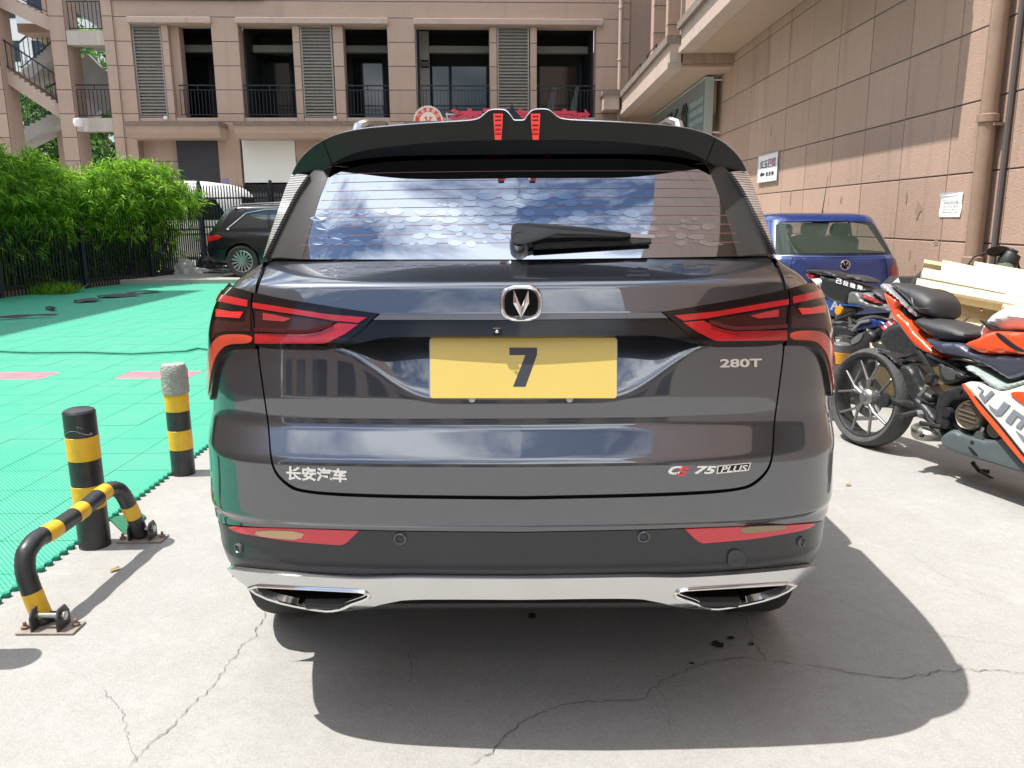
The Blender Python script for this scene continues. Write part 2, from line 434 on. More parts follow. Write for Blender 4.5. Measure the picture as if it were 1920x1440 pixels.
for i in range(33):
    for j in range(-17, 40):
        x = X0m-(i+.5)*TS; y = Y0m+(j+.5)*TS
        if y > 17.8 or y < 1.2: continue
        if x < -8.3-.24*(21-y)+0 : continue      # fence line
        if abs(y-8.43) < .18: y += .0
        fx = 965+FPX*x/y
        cells.append((y if fx > -150 else y+100, x, y, i, j))
cells.sort(); far = M()
for n_, (k_, x, y, i, j) in enumerate(cells):
    pink = j == 0 and (i % 4) in (3, 4 % 4) and False
    pink = j == 0 and ((i in (3, 4)) or (i in (7, 8)) or (i in (11, 12)))
    if n_ < 297 or pink:
        dz = random.uniform(0, .0015)
        obj('mat_tile', tile_pk if pink else tile_me, court, (x, y, .004+dz))
    else:
        far.add([(v[0]+x, v[1]+y, v[2]+.004) for v in tm.v], tm.f)
o = far.put('mat_tiles_far', m_green, court); tag(o, kind='stuff')
# scalloped edge of clips along the right side
m_clip = M()
for k in range(0, 190):
    y = 1.3+k*.0553*1.0
    if y > 11: break
    m_clip.lathe([(0, .016), (.013, .016), (.015, .012), (.015, 0)], (X0m+.008, y, .003), n=8)
o = m_clip.put('edge_loops', m_green_d, court); tag(o, kind='stuff')
# raised seam across the mat
sm = M()
P = [atZ(x, y, .03) for x, y in [(-60, 656), (60, 661), (160, 660), (250, 663), (350, 658), (372, 653), (392, 655)]]
sm.tube([tuple(p) for p in P], .012, 5); sm.put('mat_seam', m_green_d, court)
# loose square of mat between the bollard and the barrier
m_green2 = mat('green_mat_loose', (.01, .13, .05), .6); add_weave(m_green2, .8)
P = [atZ(*p, .0) for p in [(205, 976), (260, 962), (274, 972), (236, 1006)]]
lm = M(); lm.add([(p[0], p[1], .004) for p in P]+[(p[0], p[1], .012) for p in P], [(4, 5, 6, 7), (0, 1, 5, 4), (1, 2, 6, 5), (2, 3, 7, 6), (3, 0, 4, 7)])
if lm.f:
    o = lm.put('mat_offcut', m_green2); tag(o, 'loose darker green mat offcut between the striped bollard and the barrier foot', 'mat offcut')
# torn dark scraps on the mat
m_scrap = mat('dark_scrap', (.02, .025, .032), .6, noise=[(9, .5, (.07, .06, .07))])
def scrap(px, py, lx, ly, a, label, seed):
    c = atZ(px, py, .02); r = random.Random(seed); v = []; n = 12
    for i in range(n):
        k = r.uniform(.7, 1.1); v.append((cos(2*pi*i/n)*lx*k, sin(2*pi*i/n)*ly*k, r.uniform(.0, .05)))
    o = put('rubbish_scrap', [(0, 0, .06)]+v, [(0, 1+i, 1+(i+1) % n) for i in range(n)], m_scrap)
    o.location = (c[0], c[1], .015); o.rotation_euler = (0, 0, a); tag(o, label, 'scrap', 'dark scraps on the green mat')
scrap(163, 565, .22, .28, 0, 'dark crumpled scrap on the shaded green mat, nearest the second fence post', 1)
scrap(222, 556, .40, .22, .5, 'long flat dark scrap on the shaded green mat, middle of the row of scraps', 2)
scrap(272, 549, .35, .15, .8, 'narrow dark strip on the shaded green mat pointing at the grey bag', 3)
scrap(372, 528, .35, .25, .2, 'dark scrap at the far edge of the mat beside the black SUV', 4)
scrap(95, 580, .28, .06, -.8, 'thin curved dark strip on the green mat, leftmost of the scraps', 5)
scrap(30, 597, .55, .05, .5, 'pale edged tear in the green mat at the left edge of the picture', 6)
# ------------------------------------------------------------------ facade across the yard
_A = atY(240, 130, 27.1); _B = atY(1160, 130, 28.0); _u = (_B-_A); _u[2] = 0; _u /= np.linalg.norm(_u); _n = np.array([-_u[1], _u[0], 0])
FO = Vector((_B[0], _B[1], 0)); FRZ = math.atan2(_u[1], _u[0])
def Lp(px, py, yl=0.0):
    r = ray(px, py); t = ((_B-_C)@_n+yl)/(r@_n); P = _C+t*r; return float((P-_B)@_u), float(P[2])
def panels(root, x0, x1, z0, z1, xj, zj, y, mt, gap=.022, th=.02, name='wall_panel', cache={}, mk=None):
    """separate facing slabs between joint lines; mk(x,y,z)->location"""
    xs = [x0]+[j for j in xj if x0+.06 < j < x1-.06]+[x1]; zs = [z0]+[j for j in zj if z0+.06 < j < z1-.06]+[z1]
    for a, b in zip(xs[:-1], xs[1:]):
        for c, d in zip(zs[:-1], zs[1:]):
            wd, ht = round(b-a-gap, 3), round(d-c-gap, 3)
            if wd < .03 or ht < .03: continue
            key = (wd, ht, mt.name, th)
            if key not in cache:
                g = M(); ch = .005
                hx, hz = wd/2, ht/2
                g.add([(-hx, th, -hz), (hx, th, -hz), (hx, th, hz), (-hx, th, hz), (-hx, ch, -hz), (hx, ch, -hz), (hx, ch, hz), (-hx, ch, hz),
                       (-hx+ch, 0, -hz+ch), (hx-ch, 0, -hz+ch), (hx-ch, 0, hz-ch), (-hx+ch, 0, hz-ch)],
                      [(8, 9, 10, 11), (4, 5, 9, 8), (5, 6, 10, 9), (6, 7, 11, 10), (7, 4, 8, 11), (0, 1, 5, 4), (1, 2, 6, 5), (2, 3, 7, 6), (3, 0, 4, 7)])
                cache[key] = g.mesh(name, mt)
            dy = random.uniform(0, .004)
            o = obj(name, cache[key], root); o.location = ((a+b)/2, y+dy, (c+d)/2)
            if mk: mk(o, (a+b)/2, y+dy, (c+d)/2)
def block(root, x0, x1, y0, y1, z0, z1, mt, name='wall', ch=0):
    g = M(); g.box(((x0+x1)/2, (y0+y1)/2, (z0+z1)/2), (x1-x0, y1-y0, z1-z0), ch=ch); return g.put(name, mt, root)
def clad(root, x0, x1, z0, z1, xj, zj, mt, depth=.45, y=0):
    block(root, x0, x1, y+.03, y+depth, z0, z1, mt)
    block(root, x0+.004, x1-.004, y+.014, y+.0305, z0, z1, m_gap, 'joint_backing')
    panels(root, x0, x1, z0, z1, xj, zj, y, mt)
fac = thing('podium_building', FO, 'long brown stone building across the far end of the yard, with louvres', 'building', rz=FRZ)
ZR = [4.86+.743*k for k in range(-1, 5)]+[8.33, 9.08, 9.8]
XJ = [-.71-.775*k for k in range(0, 26)]
zf, zo, zl = 4.74, 7.60, 7.83
def X(px, py=130): return Lp(px, py)[0]
XL = X(200)
# top band of panels and storey above
clad(fac, XL, 0.35, zl, 9.08, XJ, [8.33], m_stone2, .6)
block(fac, XL, .35, .02, .6, 9.08, 12.5, m_stone2)
for i in range(7):
    x = -1.6-i*2.3
    block(fac, x-1.5, x, .0, .022, 9.5, 11.6, m_dglass, 'upper_window'); block(fac, x-1.56, x+.06, -.03, .021, 9.42, 9.5, m_plaster, 'sill')
block(fac, .352, 3.2, .1, .5, 0, 12.4, m_stone2)
solid = [(200, 252), (401, 452), (728, 780), (1117, 1163)]
for a, b in solid:
    xa, xb = X(a), (X(b) if b < 1160 else .35)
    clad(fac, xa, xb, 4.6, zl, [-15.9+.0, (X(728)+X(780))/2*0-99], ZR, m_stone2, .5)
for a, b in [(307, 321), (551, 565), (626, 646), (918, 932), (994, 1007)]:
    clad(fac, X(a), X(b), 4.6, zo, [], ZR, m_stone2, .5, y=.03)
# return face beside opening one
block(fac, X(321), X(336), .25, .7, 4.6, zo, m_stone2, 'pilaster')
# sills under openings and head strip above them
for a, b in [(252, 401), (452, 728), (780, 1117)]:
    block(fac, X(a), X(b), .06, .5, 4.6, zf, m_plaster, 'sill')
    block(fac, X(a), X(b), .04, .55, zo, zl, m_plaster, 'head_beam')
for (a, b) in [(241, 397), (443, 728), (776, 1130)]:
    block(fac, X(a, 40), X(b, 40), -.16, .035, 7.62, 7.80, m_plaster, 'lintel', ch=.012)
# louvres
def louvre(root, x0, x1, z0, z1, y=.1):
    g = M(); fr = .05
    g.box(((x0+fr/2), y, (z0+z1)/2), (fr, .08, z1-z0)); g.box(((x1-fr/2), y, (z0+z1)/2), (fr, .08, z1-z0))
    g.box(((x0+x1)/2, y, z1-.02), (x1-x0-.1, .08, .04)); g.box(((x0+x1)/2, y, z0+.02), (x1-x0-.1, .08, .04)); g.box(((x0+x1)/2, y+.16, (z0+z1)/2), (.04, .04, z1-z0-.02))
    lo = g.put('louvre', m_louvre, root)
    w_ = x1-x0-.1; s = M(); s.box((0, 0, 0), (w_, .105, .012), Matrix.Rotation(radians(48), 3, 'X')); me = s.mesh('slat', m_louvre)
    block(root, x0+.02, x1-.02, y+.2, y+.26, z0, z1, m_grey_wall, 'duct_panel').parent = lo
    n = int((z1-z0)/.098)
    for k in range(1, n): 
        o = obj('slat', me, lo, ((x0+x1)/2, y-.005, z0+(z1-z0)*k/n)); o.rotation_euler = (radians(random.uniform(-3, 3)), 0, 0)
for a, b in [(252, 307), (565, 625), (932, 993)]: louvre(fac, X(a)+.01, X(b)-.01, 4.76, zo-.01)
# railings
def railing(root, x0, x1, z0, y, h=1.02, sp=.115, mt=m_dark_metal, cache={}):
    g = M(); g.box(((x0+x1)/2, y, z0+h), (x1-x0, .05, .04)); g.box(((x0+x1)/2, y, z0+h-.14), (x1-x0, .03, .025)); g.box(((x0+x1)/2, y, z0+.1), (x1-x0, .03, .025))
    g.box(((x0+x1)/2, y, z0+h-.07), (.03, .03, .1))
    r = g.put('railing', mt, root)
    if 'b' not in cache:
        s = M(); s.box((0, 0, 0), (.018, .018, 1)); cache['b'] = s.mesh('baluster', mt)
    n = int((x1-x0)/sp)
    for k in range(n+1): obj('baluster', cache['b'], r, (x0+.02+(x1-x0-.04)*k/n, y, z0+.1+(h-.24)/2+.0), scale=(1, 1, h-.27))
    return r
for a, b in [(330, 401), (452, 551), (646, 728), (784, 918), (1007, 1117)]: railing(fac, X(a), X(b), zf, .12)
# galleries behind the openings
for a, b in [(252, 401), (452, 728), (780, 1117)]:
    x0, x1 = X(a), X(b)
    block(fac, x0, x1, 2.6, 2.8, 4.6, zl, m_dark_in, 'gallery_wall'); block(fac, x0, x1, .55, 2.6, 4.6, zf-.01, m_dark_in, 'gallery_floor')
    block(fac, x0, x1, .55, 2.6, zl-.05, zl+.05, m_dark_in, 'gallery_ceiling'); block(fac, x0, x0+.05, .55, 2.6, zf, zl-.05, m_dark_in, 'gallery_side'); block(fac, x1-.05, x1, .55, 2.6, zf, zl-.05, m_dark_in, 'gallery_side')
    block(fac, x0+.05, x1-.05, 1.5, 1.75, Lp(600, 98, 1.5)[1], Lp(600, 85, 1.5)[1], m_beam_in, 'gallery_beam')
for a, b in [(455, 471), (787, 806)]:
    xa, xb = Lp(a, 150, 1.4)[0], Lp(b, 150, 1.4)[0]
    block(fac, xa, xb, 1.35, 1.49, zf, zl-.1, m_beam_in, 'gallery_post')
    za = Lp(a, 118, 1.33)[1]; s_ = block(fac, xa+.05, xb-.02, 1.32, 1.348, za-.16, za+.1, m_dark_in, 'number_plate')
    text_on('number', '212' if a < 500 else '205', lambda u, v, d: (xa+.07+u*(xb-xa-.12), 1.319-d, za-.1+v*.13), m_beam_in, s_)
# windows inside galleries
for a, b, c, d in [(808, 843, 125, 222), (847, 915, 125, 222), (1012, 1085, 125, 222), (1090, 1112, 100, 222), (490, 548, 100, 222), (350, 398, 110, 222), (660, 720, 110, 222)]:
    xa, za = Lp(a, c, 2.5); xb, zb = Lp(b, d, 2.5)
    fr_ = block(fac, xa-.04, xb+.04, 2.55, 2.59, zb-.04, za+.04, m_dark_metal, 'window'); block(fac, xa, xb, 2.50, 2.545, zb, za, m_dglass, 'pane').parent = fr_
m_curtain = mat('pale_curtain', (.34, .34, .33), .9, noise=[(6, .5, (.22, .22, .22))])
for a, b in [(1018, 1045), (1062, 1086)]:
    xa = Lp(a, 180, 2.4)[0]; xb = Lp(b, 180, 2.4)[0]; g = M()
    g.add([(xa, 2.46, 4.8), (xb-.15, 2.46, 4.8), (xb, 2.46, 6.1), (xa+.35, 2.46, 6.1), (xa, 2.48, 4.8), (xb-.15, 2.48, 4.8), (xb, 2.48, 6.1), (xa+.35, 2.48, 6.1)], [(0, 1, 2, 3), (4, 7, 6, 5), (0, 4, 5, 1), (1, 5, 6, 2), (2, 6, 7, 3), (3, 7, 4, 0)]); g.put('drape', m_curtain, fac)
# canopies over the ground floor
def canopy(a, b, nm='canopy'):
    y = -.95; x0 = Lp(a, 245, y)[0]; x1 = Lp(b, 245, y)[0]; zt = Lp((a+b)/2, 229, y)[1]; zb = Lp((a+b)/2, 258, y)[1]
    g = M(); g.prism([(y, zt-.1), (y+.05, zb+.16), (y+.2, zb), (.0, zb), (.0, zt-.1)], lambda u, v, d: (d, u, v), x0, x1); c_ = g.put(nm, m_stone2, fac)
    block(fac, x0-.03, x1+.03, y-.06, 0, zt-.1, zt+.03, m_dirty, 'canopy_coping').parent = c_
canopy(236, 410); canopy(440, 722); canopy(760, 1150)
# ground floor
xg = X(200); x1 = .35
clad(fac, X(410, 300), X(452, 300), 0, 4.6, [], [2.63, 3.37, 4.1]+[.4, 1.15, 1.9], m_stone2, .5)
clad(fac, X(555, 300), X(600, 300), 0, 4.6, [], [2.63, 3.37, 4.1], m_stone2, .5, y=.02)
clad(fac, X(200), X(262, 300), 0, 4.6, [], [.4, 1.15, 1.9, 2.63, 3.37, 4.1], m_stone2, .5)
clad(fac, X(262, 300), X(330, 300), 0, 4.6, [], [.4, 1.15, 1.9, 2.63, 3.37, 4.1], m_stone2, .3, y=.35)
clad(fac, X(728, 300), X(780, 300), 0, 4.6, [], [], m_stone2, .5); clad(fac, X(1110, 300), .35, 0, 4.6, [], [1.9, 3.37], m_stone2, .5)
m_darkpanel = mat('dark_shop_panel', (.035, .038, .05), .35, noise=[(2, .4, (.05, .052, .065))])
m_whpanel = mat('white_shop_panel', (.74, .76, .72), .6)
zb_ = Lp(500, 342)[1]
block(fac, X(330, 300)+.01, X(410, 300)-.01, .12, .2, Lp(370, 341)[1], 4.15, m_darkpanel, 'shop_panel'); block(fac, X(455, 300), X(554, 300), .05, .12, zb_, 4.12, m_whpanel, 'shop_panel')
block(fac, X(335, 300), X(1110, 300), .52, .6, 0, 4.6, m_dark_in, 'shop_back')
block(fac, X(330, 300)+.01, X(410, 300)-.01, .12, .16, zb_-.12, zb_, m_beam_in, 'sign_rail')
for a, b in [(455, 497), (503, 552), (600, 655), (660, 725), (785, 900), (905, 1105), (335, 408)]:
    w_ = block(fac, X(a, 300), X(b, 300), .2, .24, .05, zb_-.05 if a < 560 else 3.9, m_dark_metal, 'shop_window'); block(fac, X(a, 300)+.05, X(b, 300)-.05, .16, .197, .12, zb_-.12 if a < 560 else 3.8, m_dglass, 'pane').parent = w_
block(fac, X(498, 300), X(502, 300), .08, .2, 0, zb_, m_steel, 'mullion')
xa, z1_ = Lp(415, 334, -.02); xb, z2_ = Lp(430, 345, -.02)
m_bluep = mat('blue_print', (.12, .2, .62), .6)
text_on('blue_lettering', '招租', lambda u, v, d: (xa+u*(xb-xa), -.002-d, z2_+v*(z1_-z2_)), m_bluep, fac)
# small wall lamps and boxes
for px, py in [(310, 221), (628, 221)]:
    x, z = Lp(px, py, -.1); g = M(); g.lathe([(0, -.06), (.05, -.05), (.07, 0), (.05, .06), (0, .07)], (x, -.06, z), (0, 0, 1), 10); g.put('socket_lamp', m_white, fac, True)
o = block(None, X(192, 1), X(495, 1), -.14, -.06, 8.345, 9.0, mat('blue_banner', (.25, .42, .78), .5), 'banner'); o.location = FO; o.rotation_euler = (0, 0, FRZ)
tag(o, 'pale blue banner along the very top edge of the podium building', 'banner')
# pipe in the inner corner
g = M(); g.tube([(.0, -.22, 0), (.0, -.22, 12)], .07, 10); [g.lathe([(.07, 0), (.09, .01), (.09, .06), (.07, .07)], (0, -.22, z), n=10) for z in (4.9, 6.5, 8.1)]
g.put('corner_pipe', m_plaster, fac, True)

# roof signs standing on the middle canopy
m_signred = mat('sign_red', (.62, .045, .085), .5); m_signred2 = mat('badge_red', (.68, .06, .05), .5); m_cream = mat('badge_cream', (.80, .72, .62), .55)
yS = -.8
def S(px, py): return Lp(px, py, yS)
bd = thing('round_sign', FO, 'round red and cream shop badge with jagged rim, left of the crimson characters', 'sign', rz=FRZ)
cx, cz = S(803, 227); r_ = 27/1478*27.0
g = M(); n = 40
for d0, d1 in [(0, .06)]:
    g.prism([((r_ if k % 2 else r_*.93)*cos(2*pi*k/(2*n)), (r_ if k % 2 else r_*.93)*sin(2*pi*k/(2*n))) for k in range(2*n)], lambda u, v, d: (cx+u, yS+d, cz+v), 0, .06)
g.put('disc', m_cream, bd)
def ringm(ra, rb, y0, mt, nm):
    g = M(); k_ = 40
    for i in range(k_):
        a, b = 2*pi*i/k_, 2*pi*(i+1)/k_
        g.quad((cx+ra*cos(a), y0, cz+ra*sin(a)), (cx+rb*cos(a), y0, cz+rb*sin(a)), (cx+rb*cos(b), y0, cz+rb*sin(b)), (cx+ra*cos(b), y0, cz+ra*sin(b)))
    return g.put(nm, mt, bd)
ringm(r_*.58, r_*.86, yS-.004, m_signred2, 'ring'); 
for k, ch in enumerate('汽车美容店'):
    a = radians(150-30*k); u0 = cx+cos(a)*r_*.72; v0 = cz+sin(a)*r_*.72; q = a-pi/2; s_ = .13
    text_on('letter', ch, lambda u, v, d: (u0+((u-.5)*cos(q)-(v-.5)*sin(q))*s_, yS-.006-d, v0+((u-.5)*sin(q)+(v-.5)*cos(q))*s_), m_cream, bd, bold=.01)
g = M()   # crab-like red figure in the middle
for sg in (-1, 1):
    g.prism([(sg*.02, -.15), (sg*.10, -.12), (sg*.11, .0), (sg*.06, .05), (sg*.13, .13), (sg*.04, .17), (sg*.05, .09), (sg*.01, .03)][::sg], lambda u, v, d: (cx+u, yS-.004-d, cz+v-.02), 0, .006)
g.put('figure', m_signred2, bd)
g = M(); g.tube([(cx, yS+.08, cz-r_), (cx, yS+.08, cz-.9)], .03, 6); g.put('post', m_steel, bd)
sg = thing('roof_letters', FO, 'row of big crimson shop characters and an arrow above the SUV roof', 'sign', rz=FRZ)
for ch, a, b in [('漆', 842, 906), ('面', 906, 950), ('汽', 951, 1000), ('家', 1036, 1084)]:
    x0, z0 = S(a, 250); x1_, z1_ = S(b, 204)
    text_on('letter', ch, lambda u, v, d: (x0+u*(x1_-x0), yS-d, z0+v*(z1_-z0)), m_signred, sg, thick=.08, bold=.03)
x0, z0 = S(1082, 232); x1_, z1_ = S(1106, 205); g = M()
g.prism([(0, 0), (0, .75), (.6, .75), (.6, 1), (1.0, .62), (.6, .3), (.6, .5), (.3, .5), (.3, 0)][::-1], lambda u, v, d: (x0+u*(x1_-x0), yS-d, z0+v*(z1_-z0)), 0, .08); g.put('arrow', m_signred, sg)
g = M(); za = S(900, 214)[1]; g.beam((S(835, 214)[0], yS+.06, za), (S(1100, 214)[0], yS+.06, za), .03, .05); g.beam((S(835, 214)[0], yS+.06, za-.5), (S(1100, 214)[0], yS+.06, za-.5), .03, .05)
for px in (838, 880, 960, 1040, 1095): g.beam((S(px, 214)[0], yS+.06, za+.05), (S(px, 214)[0], yS+.06, 4.55), .04, .04, up=(0, 1, 0))
g.put('support_frame', m_steel, sg)

# ------------------------------------------------------------------ stair tower on the left
tow = thing('stair_tower', FO, 'open brown stair tower at the top left, with two zigzag concrete flights and black railings', 'building', rz=FRZ)
cA0, cA1 = X(102, 130)-.0, X(130, 130)
cB0, cB1 = X(204, 130), X(218, 130)
ZT = [.4+.743*k for k in range(0, 16)]
clad(tow, X(101), X(131), 0, 12.5, [], ZT, m_stone2, .9)
clad(tow, X(203), X(222), 0, 12.5, [], ZT, m_stone2, .5, y=-.06)
clad(tow, X(-30), X(2), 0, 12.5, [], ZT, m_stone2, .9)
for (ya, yb, nm) in [(57, 84, 0), (221, 246, 1)]:
    za, zb = Lp(165, ya)[1], Lp(165, yb)[1]
    block(tow, X(131), X(203), .02, .4, zb, za, m_white_stain, 'landing_edge'); block(tow, X(131), X(203), .4, 2.2, za-.2, za-.004, m_grey_wall, 'landing')
    railing(tow, X(133), X(203), za, .2, 1.05, .13)
# far bracing flights seen from below
def flight(x0, z0, x1, z1, y0, wd, n=11, mt=m_plaster):
    g = M(); pts = []; dx = (x1-x0)/n; dz = (z1-z0)/n; top = [(x0, z0)]
    for k in range(n):
        if dz < 0: top += [(x0+(k+1)*dx, z0+k*dz), (x0+(k+1)*dx, z0+(k+1)*dz)]
        else: top += [(x0+k*dx, z0+(k+1)*dz), (x0+(k+1)*dx, z0+(k+1)*dz)]
    poly = top+[(x1, z1-.42), (x0, z0-.42)]
    g.prism(poly, lambda u, v, d: (u, d, v), y0, y0+wd); g2 = g.put('stair_flight', mt, tow)
    r = M(); q = .95
    r.beam((x0, y0+.05, z0+q), (x1, y0+.05, z1+q), .045, .045); r.beam((x0, y0+.05, z0+.15), (x1, y0+.05, z1+.15), .03, .03)
    rr = r.put('railing', m_dark_metal, tow); s = M(); s.box((0, 0, 0), (.02, .02, q-.12)); me = s.mesh('baluster', m_dark_metal)
    m_ = max(4, int(abs(x1-x0)/.15))
    for k in range(m_+1): obj('baluster', me, rr, (x0+(x1-x0)*k/m_, y0+.05, z0+(z1-z0)*k/m_+.12+(q-.12)/2))
def LL(px, py, yl): return Lp(px, py, yl)
a = LL(5, 128, .3); b = LL(115, 200, .3); flight(a[0], a[1], b[0], b[1], .3, 1.1)
a = LL(-25, -22, .3); b = LL(98, 35, .3); flight(a[0], a[1], b[0], b[1], .3, 1.1)
a = LL(118, 205, 1.9); b = LL(5, 262, 1.9); flight(b[0], b[1], a[0], a[1], 1.9, 1.1, mt=m_grey_wall)
a = LL(40, 135, 2.0); b = LL(106, 78, 2.0); flight(a[0], a[1], b[0], b[1], 2.0, 1.1, mt=m_grey_wall)
# sloping soffits in the right bay
for (p, q, yl) in [((132, 118), (205, 190), 1.2), ((132, 210), (185, 140), 2.4), ((132, -20), (205, 30), 1.2)]:
    a = LL(*p, yl); b = LL(*q, yl); g = M(); g.beam((a[0], yl+.55, a[1]), (b[0], yl+.55, b[1]), 1.1, .28, up=(0, 1, 0)); g.put('stair_soffit', m_grey_wall, tow)
block(tow, X(186), X(206), 1.4, 3.4, 0, 12.5, m_grey_wall, 'rear_column'); block(tow, X(16), X(36), 2.6, 3.3, 0, 12.5, m_stone2, 'rear_column')
block(tow, X(-60), X(206), -.0+.02, .35, 9.6, 10.1, m_stone2, 'beam'); block(tow, X(2), X(101), 1.3, 3.3, Lp(50, 55, 1.3)[1]-.1, Lp(50, 44, 1.3)[1], m_stone2, 'landing')
block(tow, X(-60), X(100), 0.02, .4, Lp(50, 12, 0)[1]+1.6, Lp(50, 12, 0)[1]+2.1, m_plaster, 'landing_edge')
a = LL(144, 229, -.3); g = M(); g.lathe([(0, .15), (.13, .12), (.16, 0), (.12, -.12), (0, -.15)], (a[0], -.2, a[1]), n=14); o = g.put('wall_lamp', m_white, None, True); o.location = FO; o.rotation_euler = (0, 0, FRZ)
tag(o, 'small white dome lamp on the stair tower column above the hedge', 'lamp')

# ------------------------------------------------------------------ building on the right
WX = 5.0
rb = thing('corner_building', (WX, 5, 0), 'tall brown tiled building along the right side, with overhanging upper storey', 'building', world=True)
def wblock(x0, x1, y0, y1, z0, z1, mt, name='wall', ch=0, parent=None):
    g = M(); g.box(((x0+x1)/2, (y0+y1)/2, (z0+z1)/2), (x1-x0, y1-y0, z1-z0), ch=ch); return g.put(name, mt, parent or rb)
wblock(WX+.032, WX+.5, -13, 20.3, 0, 12, m_stone, 'wall'); wblock(WX+.014, WX+.0335, -12.99, 20.29, 0, 5.03, m_gap, 'joint_backing')
YJ = [9.43+1.157*k for k in range(-20, 10)]; ZJ = [1.095+.749*k for k in range(-1, 6)]
def mkr(o, a, y, c): o.location = (y+WX-ORG[rb.name].x, -a-ORG[rb.name].y, c); o.rotation_euler = (0, 0, -pi/2)
YP = [-j for j in YJ]
# panel frame: local x -> -Y world, local y -> +X
panels(rb, -20.29, -4.0, 0, 5.03, sorted(YP), ZJ, 0, m_stone, gap=.016, mk=mkr)
# plain continuation behind the camera (out of frame), greyed to mute its car reflections
wblock(WX, WX+.03, -12.99, 3.98, 0, 5.0, mat('stone_greyed', (.34, .29, .26), .85), 'wall_facing')
# overhanging upper storey
OX, SZ = 3.73, 5.03
wblock(OX+.12, WX+.5, 9.25, 19.0, SZ+.2, 12.4, m_stone, 'upper_storey')
wblock(OX, OX+.35, 9.2, 19.02, SZ-.0, SZ+.12, m_plaster, 'soffit_lip'); wblock(OX+.05, OX+.3, 9.22, 19.01, SZ+.12, SZ+.5, m_plaster, 'fascia'); wblock(OX-.05, OX+.3, 9.18, 19.03, SZ+.5, SZ+.66, m_dirty, 'coping')
wblock(OX+.352, WX+.0, 9.22, 19.0, SZ-.004, SZ+.001, m_soffit, 'soffit')
wblock(3.9, WX+.5, -13, 3.4, 5.6, 12.4, m_stone, 'upper_storey')
# lower canopy beyond
CX = 3.50
wblock(CX+.1, WX+2.4, 19.05, 29.5, 4.74, 4.80, m_soffit, 'soffit'); wblock(CX, CX+.32, 19.03, 29.6, 4.72, 4.84, m_plaster, 'soffit_lip')
wblock(CX+.04, CX+.3, 19.02, 29.6, 4.84, 5.25, m_plaster, 'fascia'); wblock(CX-.04, CX+.36, 18.99, 29.6, 5.25, 5.42, m_dirty, 'coping')
wblock(CX+.34, WX+.0, 19.04, 19.5, 4.81, 5.4, m_stone, 'canopy_end')
wblock(WX+1.6, WX+2.0, 20.3, 29.8, 0, 4.74, m_stone, 'recessed_wall')
wblock(WX+.02, WX+1.6, 20.32, 20.6, 0, 4.74, m_stone, 'return_wall')
# upper facade with pilasters beyond
wblock(4.7, 7, 19.5, 29.9, 5.4, 12.4, m_stone, 'upper_wall')
for px_l, px_d0, px_d1, Y in [(1249, 1251, 1264, 20.2), (1211, 1225, 1239, 24.5), (1178, 1183, 1211, 28.2)]:
    x0 = atY(px_d0, 80, Y)[0]; x1_ = atY(px_d1, 80, Y)[0]
    wblock(x0, 4.72, Y, Y+.5 if Y > 20.5 else Y+.28, 5.3, 12.4, m_stone, 'pilaster')
    for z in (5.9, 6.64, 7.38, 8.12, 8.86): wblock(x0-.003, 4.72, Y-.003, Y+.2, z, z+.02, m_gap, 'joint')
for (Ya, Yb) in [(20.9, 24.3), (25.2, 28.0)]:
    w_ = wblock(4.66, 4.705, Ya, Yb, 5.7, 8.6, m_dark_metal, 'window'); wblock(4.64, 4.655, Ya+.08, Yb-.08, 5.78, 8.52, m_dglass, 'pane', parent=w_)
lv = wblock(3.86, 3.9, 19.42, 19.46, 5.42, 9.5, m_louvre, 'louvre_frame')
for k in range(26): wblock(3.88, 4.3, 19.35, 19.43, 5.5+k*.155, 5.52+k*.155, m_louvre, 'slat', parent=lv)
wblock(3.82, 3.9, 19.3, 19.36, 5.42, 12.3, m_plaster, 'post')
# next block beyond, smaller corner canopy
wblock(2.95, CX-.05, 27.2, 29.5, 4.9, 5.35, m_plaster, 'fascia'); wblock(2.9, CX-.05, 27.1, 29.5, 5.35, 5.5, m_dirty, 'coping')
# railing rods above the coping
for Y in (20.6, 23.1): 
    g = M(); g.tube([(CX, Y, 5.42), (CX, Y, 5.55), (CX, Y+1.4, 5.55), (CX, Y+1.4, 5.42)], .015, 6); g.put('rail_rod', m_dark_metal, rb)
g = M(); g.tube([(OX, 14.0, SZ+.66), (OX, 14.0, SZ+.82), (OX, 16, SZ+.82), (OX, 16, SZ+.66)], .018, 6); g.put('rail_rod', m_dark_metal, rb)
# drain pipe
p0 = atX(1851, 240, WX-.11); m_pipe = mat('brown_pipe', (.30, .20, .14), .5, coat=.3, noise=[(6, .5, (.22, .145, .10)), (30, .2, (.36, .26, .2))])
g = M(); g.tube([(WX-.11, p0[1], 0), (WX-.11, p0[1], 12)], .085, 14)
for z in (2.35, 4.6, .9): g.lathe([(.085, -.03), (.105, -.02), (.105, .05), (.085, .06)], (WX-.11, p0[1], z), n=14)
o = g.put('drain_pipe', m_pipe, None, True); tag(o, 'brown rain pipe running up the tiled wall above the pallets', 'pipe')
for z in (2.3, 4.5):
    g = M(); g.box((WX-.05, p0[1], z), (.12, .23, .03)); b_ = g.put('bracket', m_pipe, o)
g = M(); g.tube([(WX-.03, p0[1]-.22, 0), (WX-.03, p0[1]-.22, 12)], .03, 8); o2 = g.put('cable_duct', mat('duct_dark', (.10, .085, .08), .6), None, True); tag(o2, 'thin dark cable duct on the tiled wall just right of the brown rain pipe', 'duct')
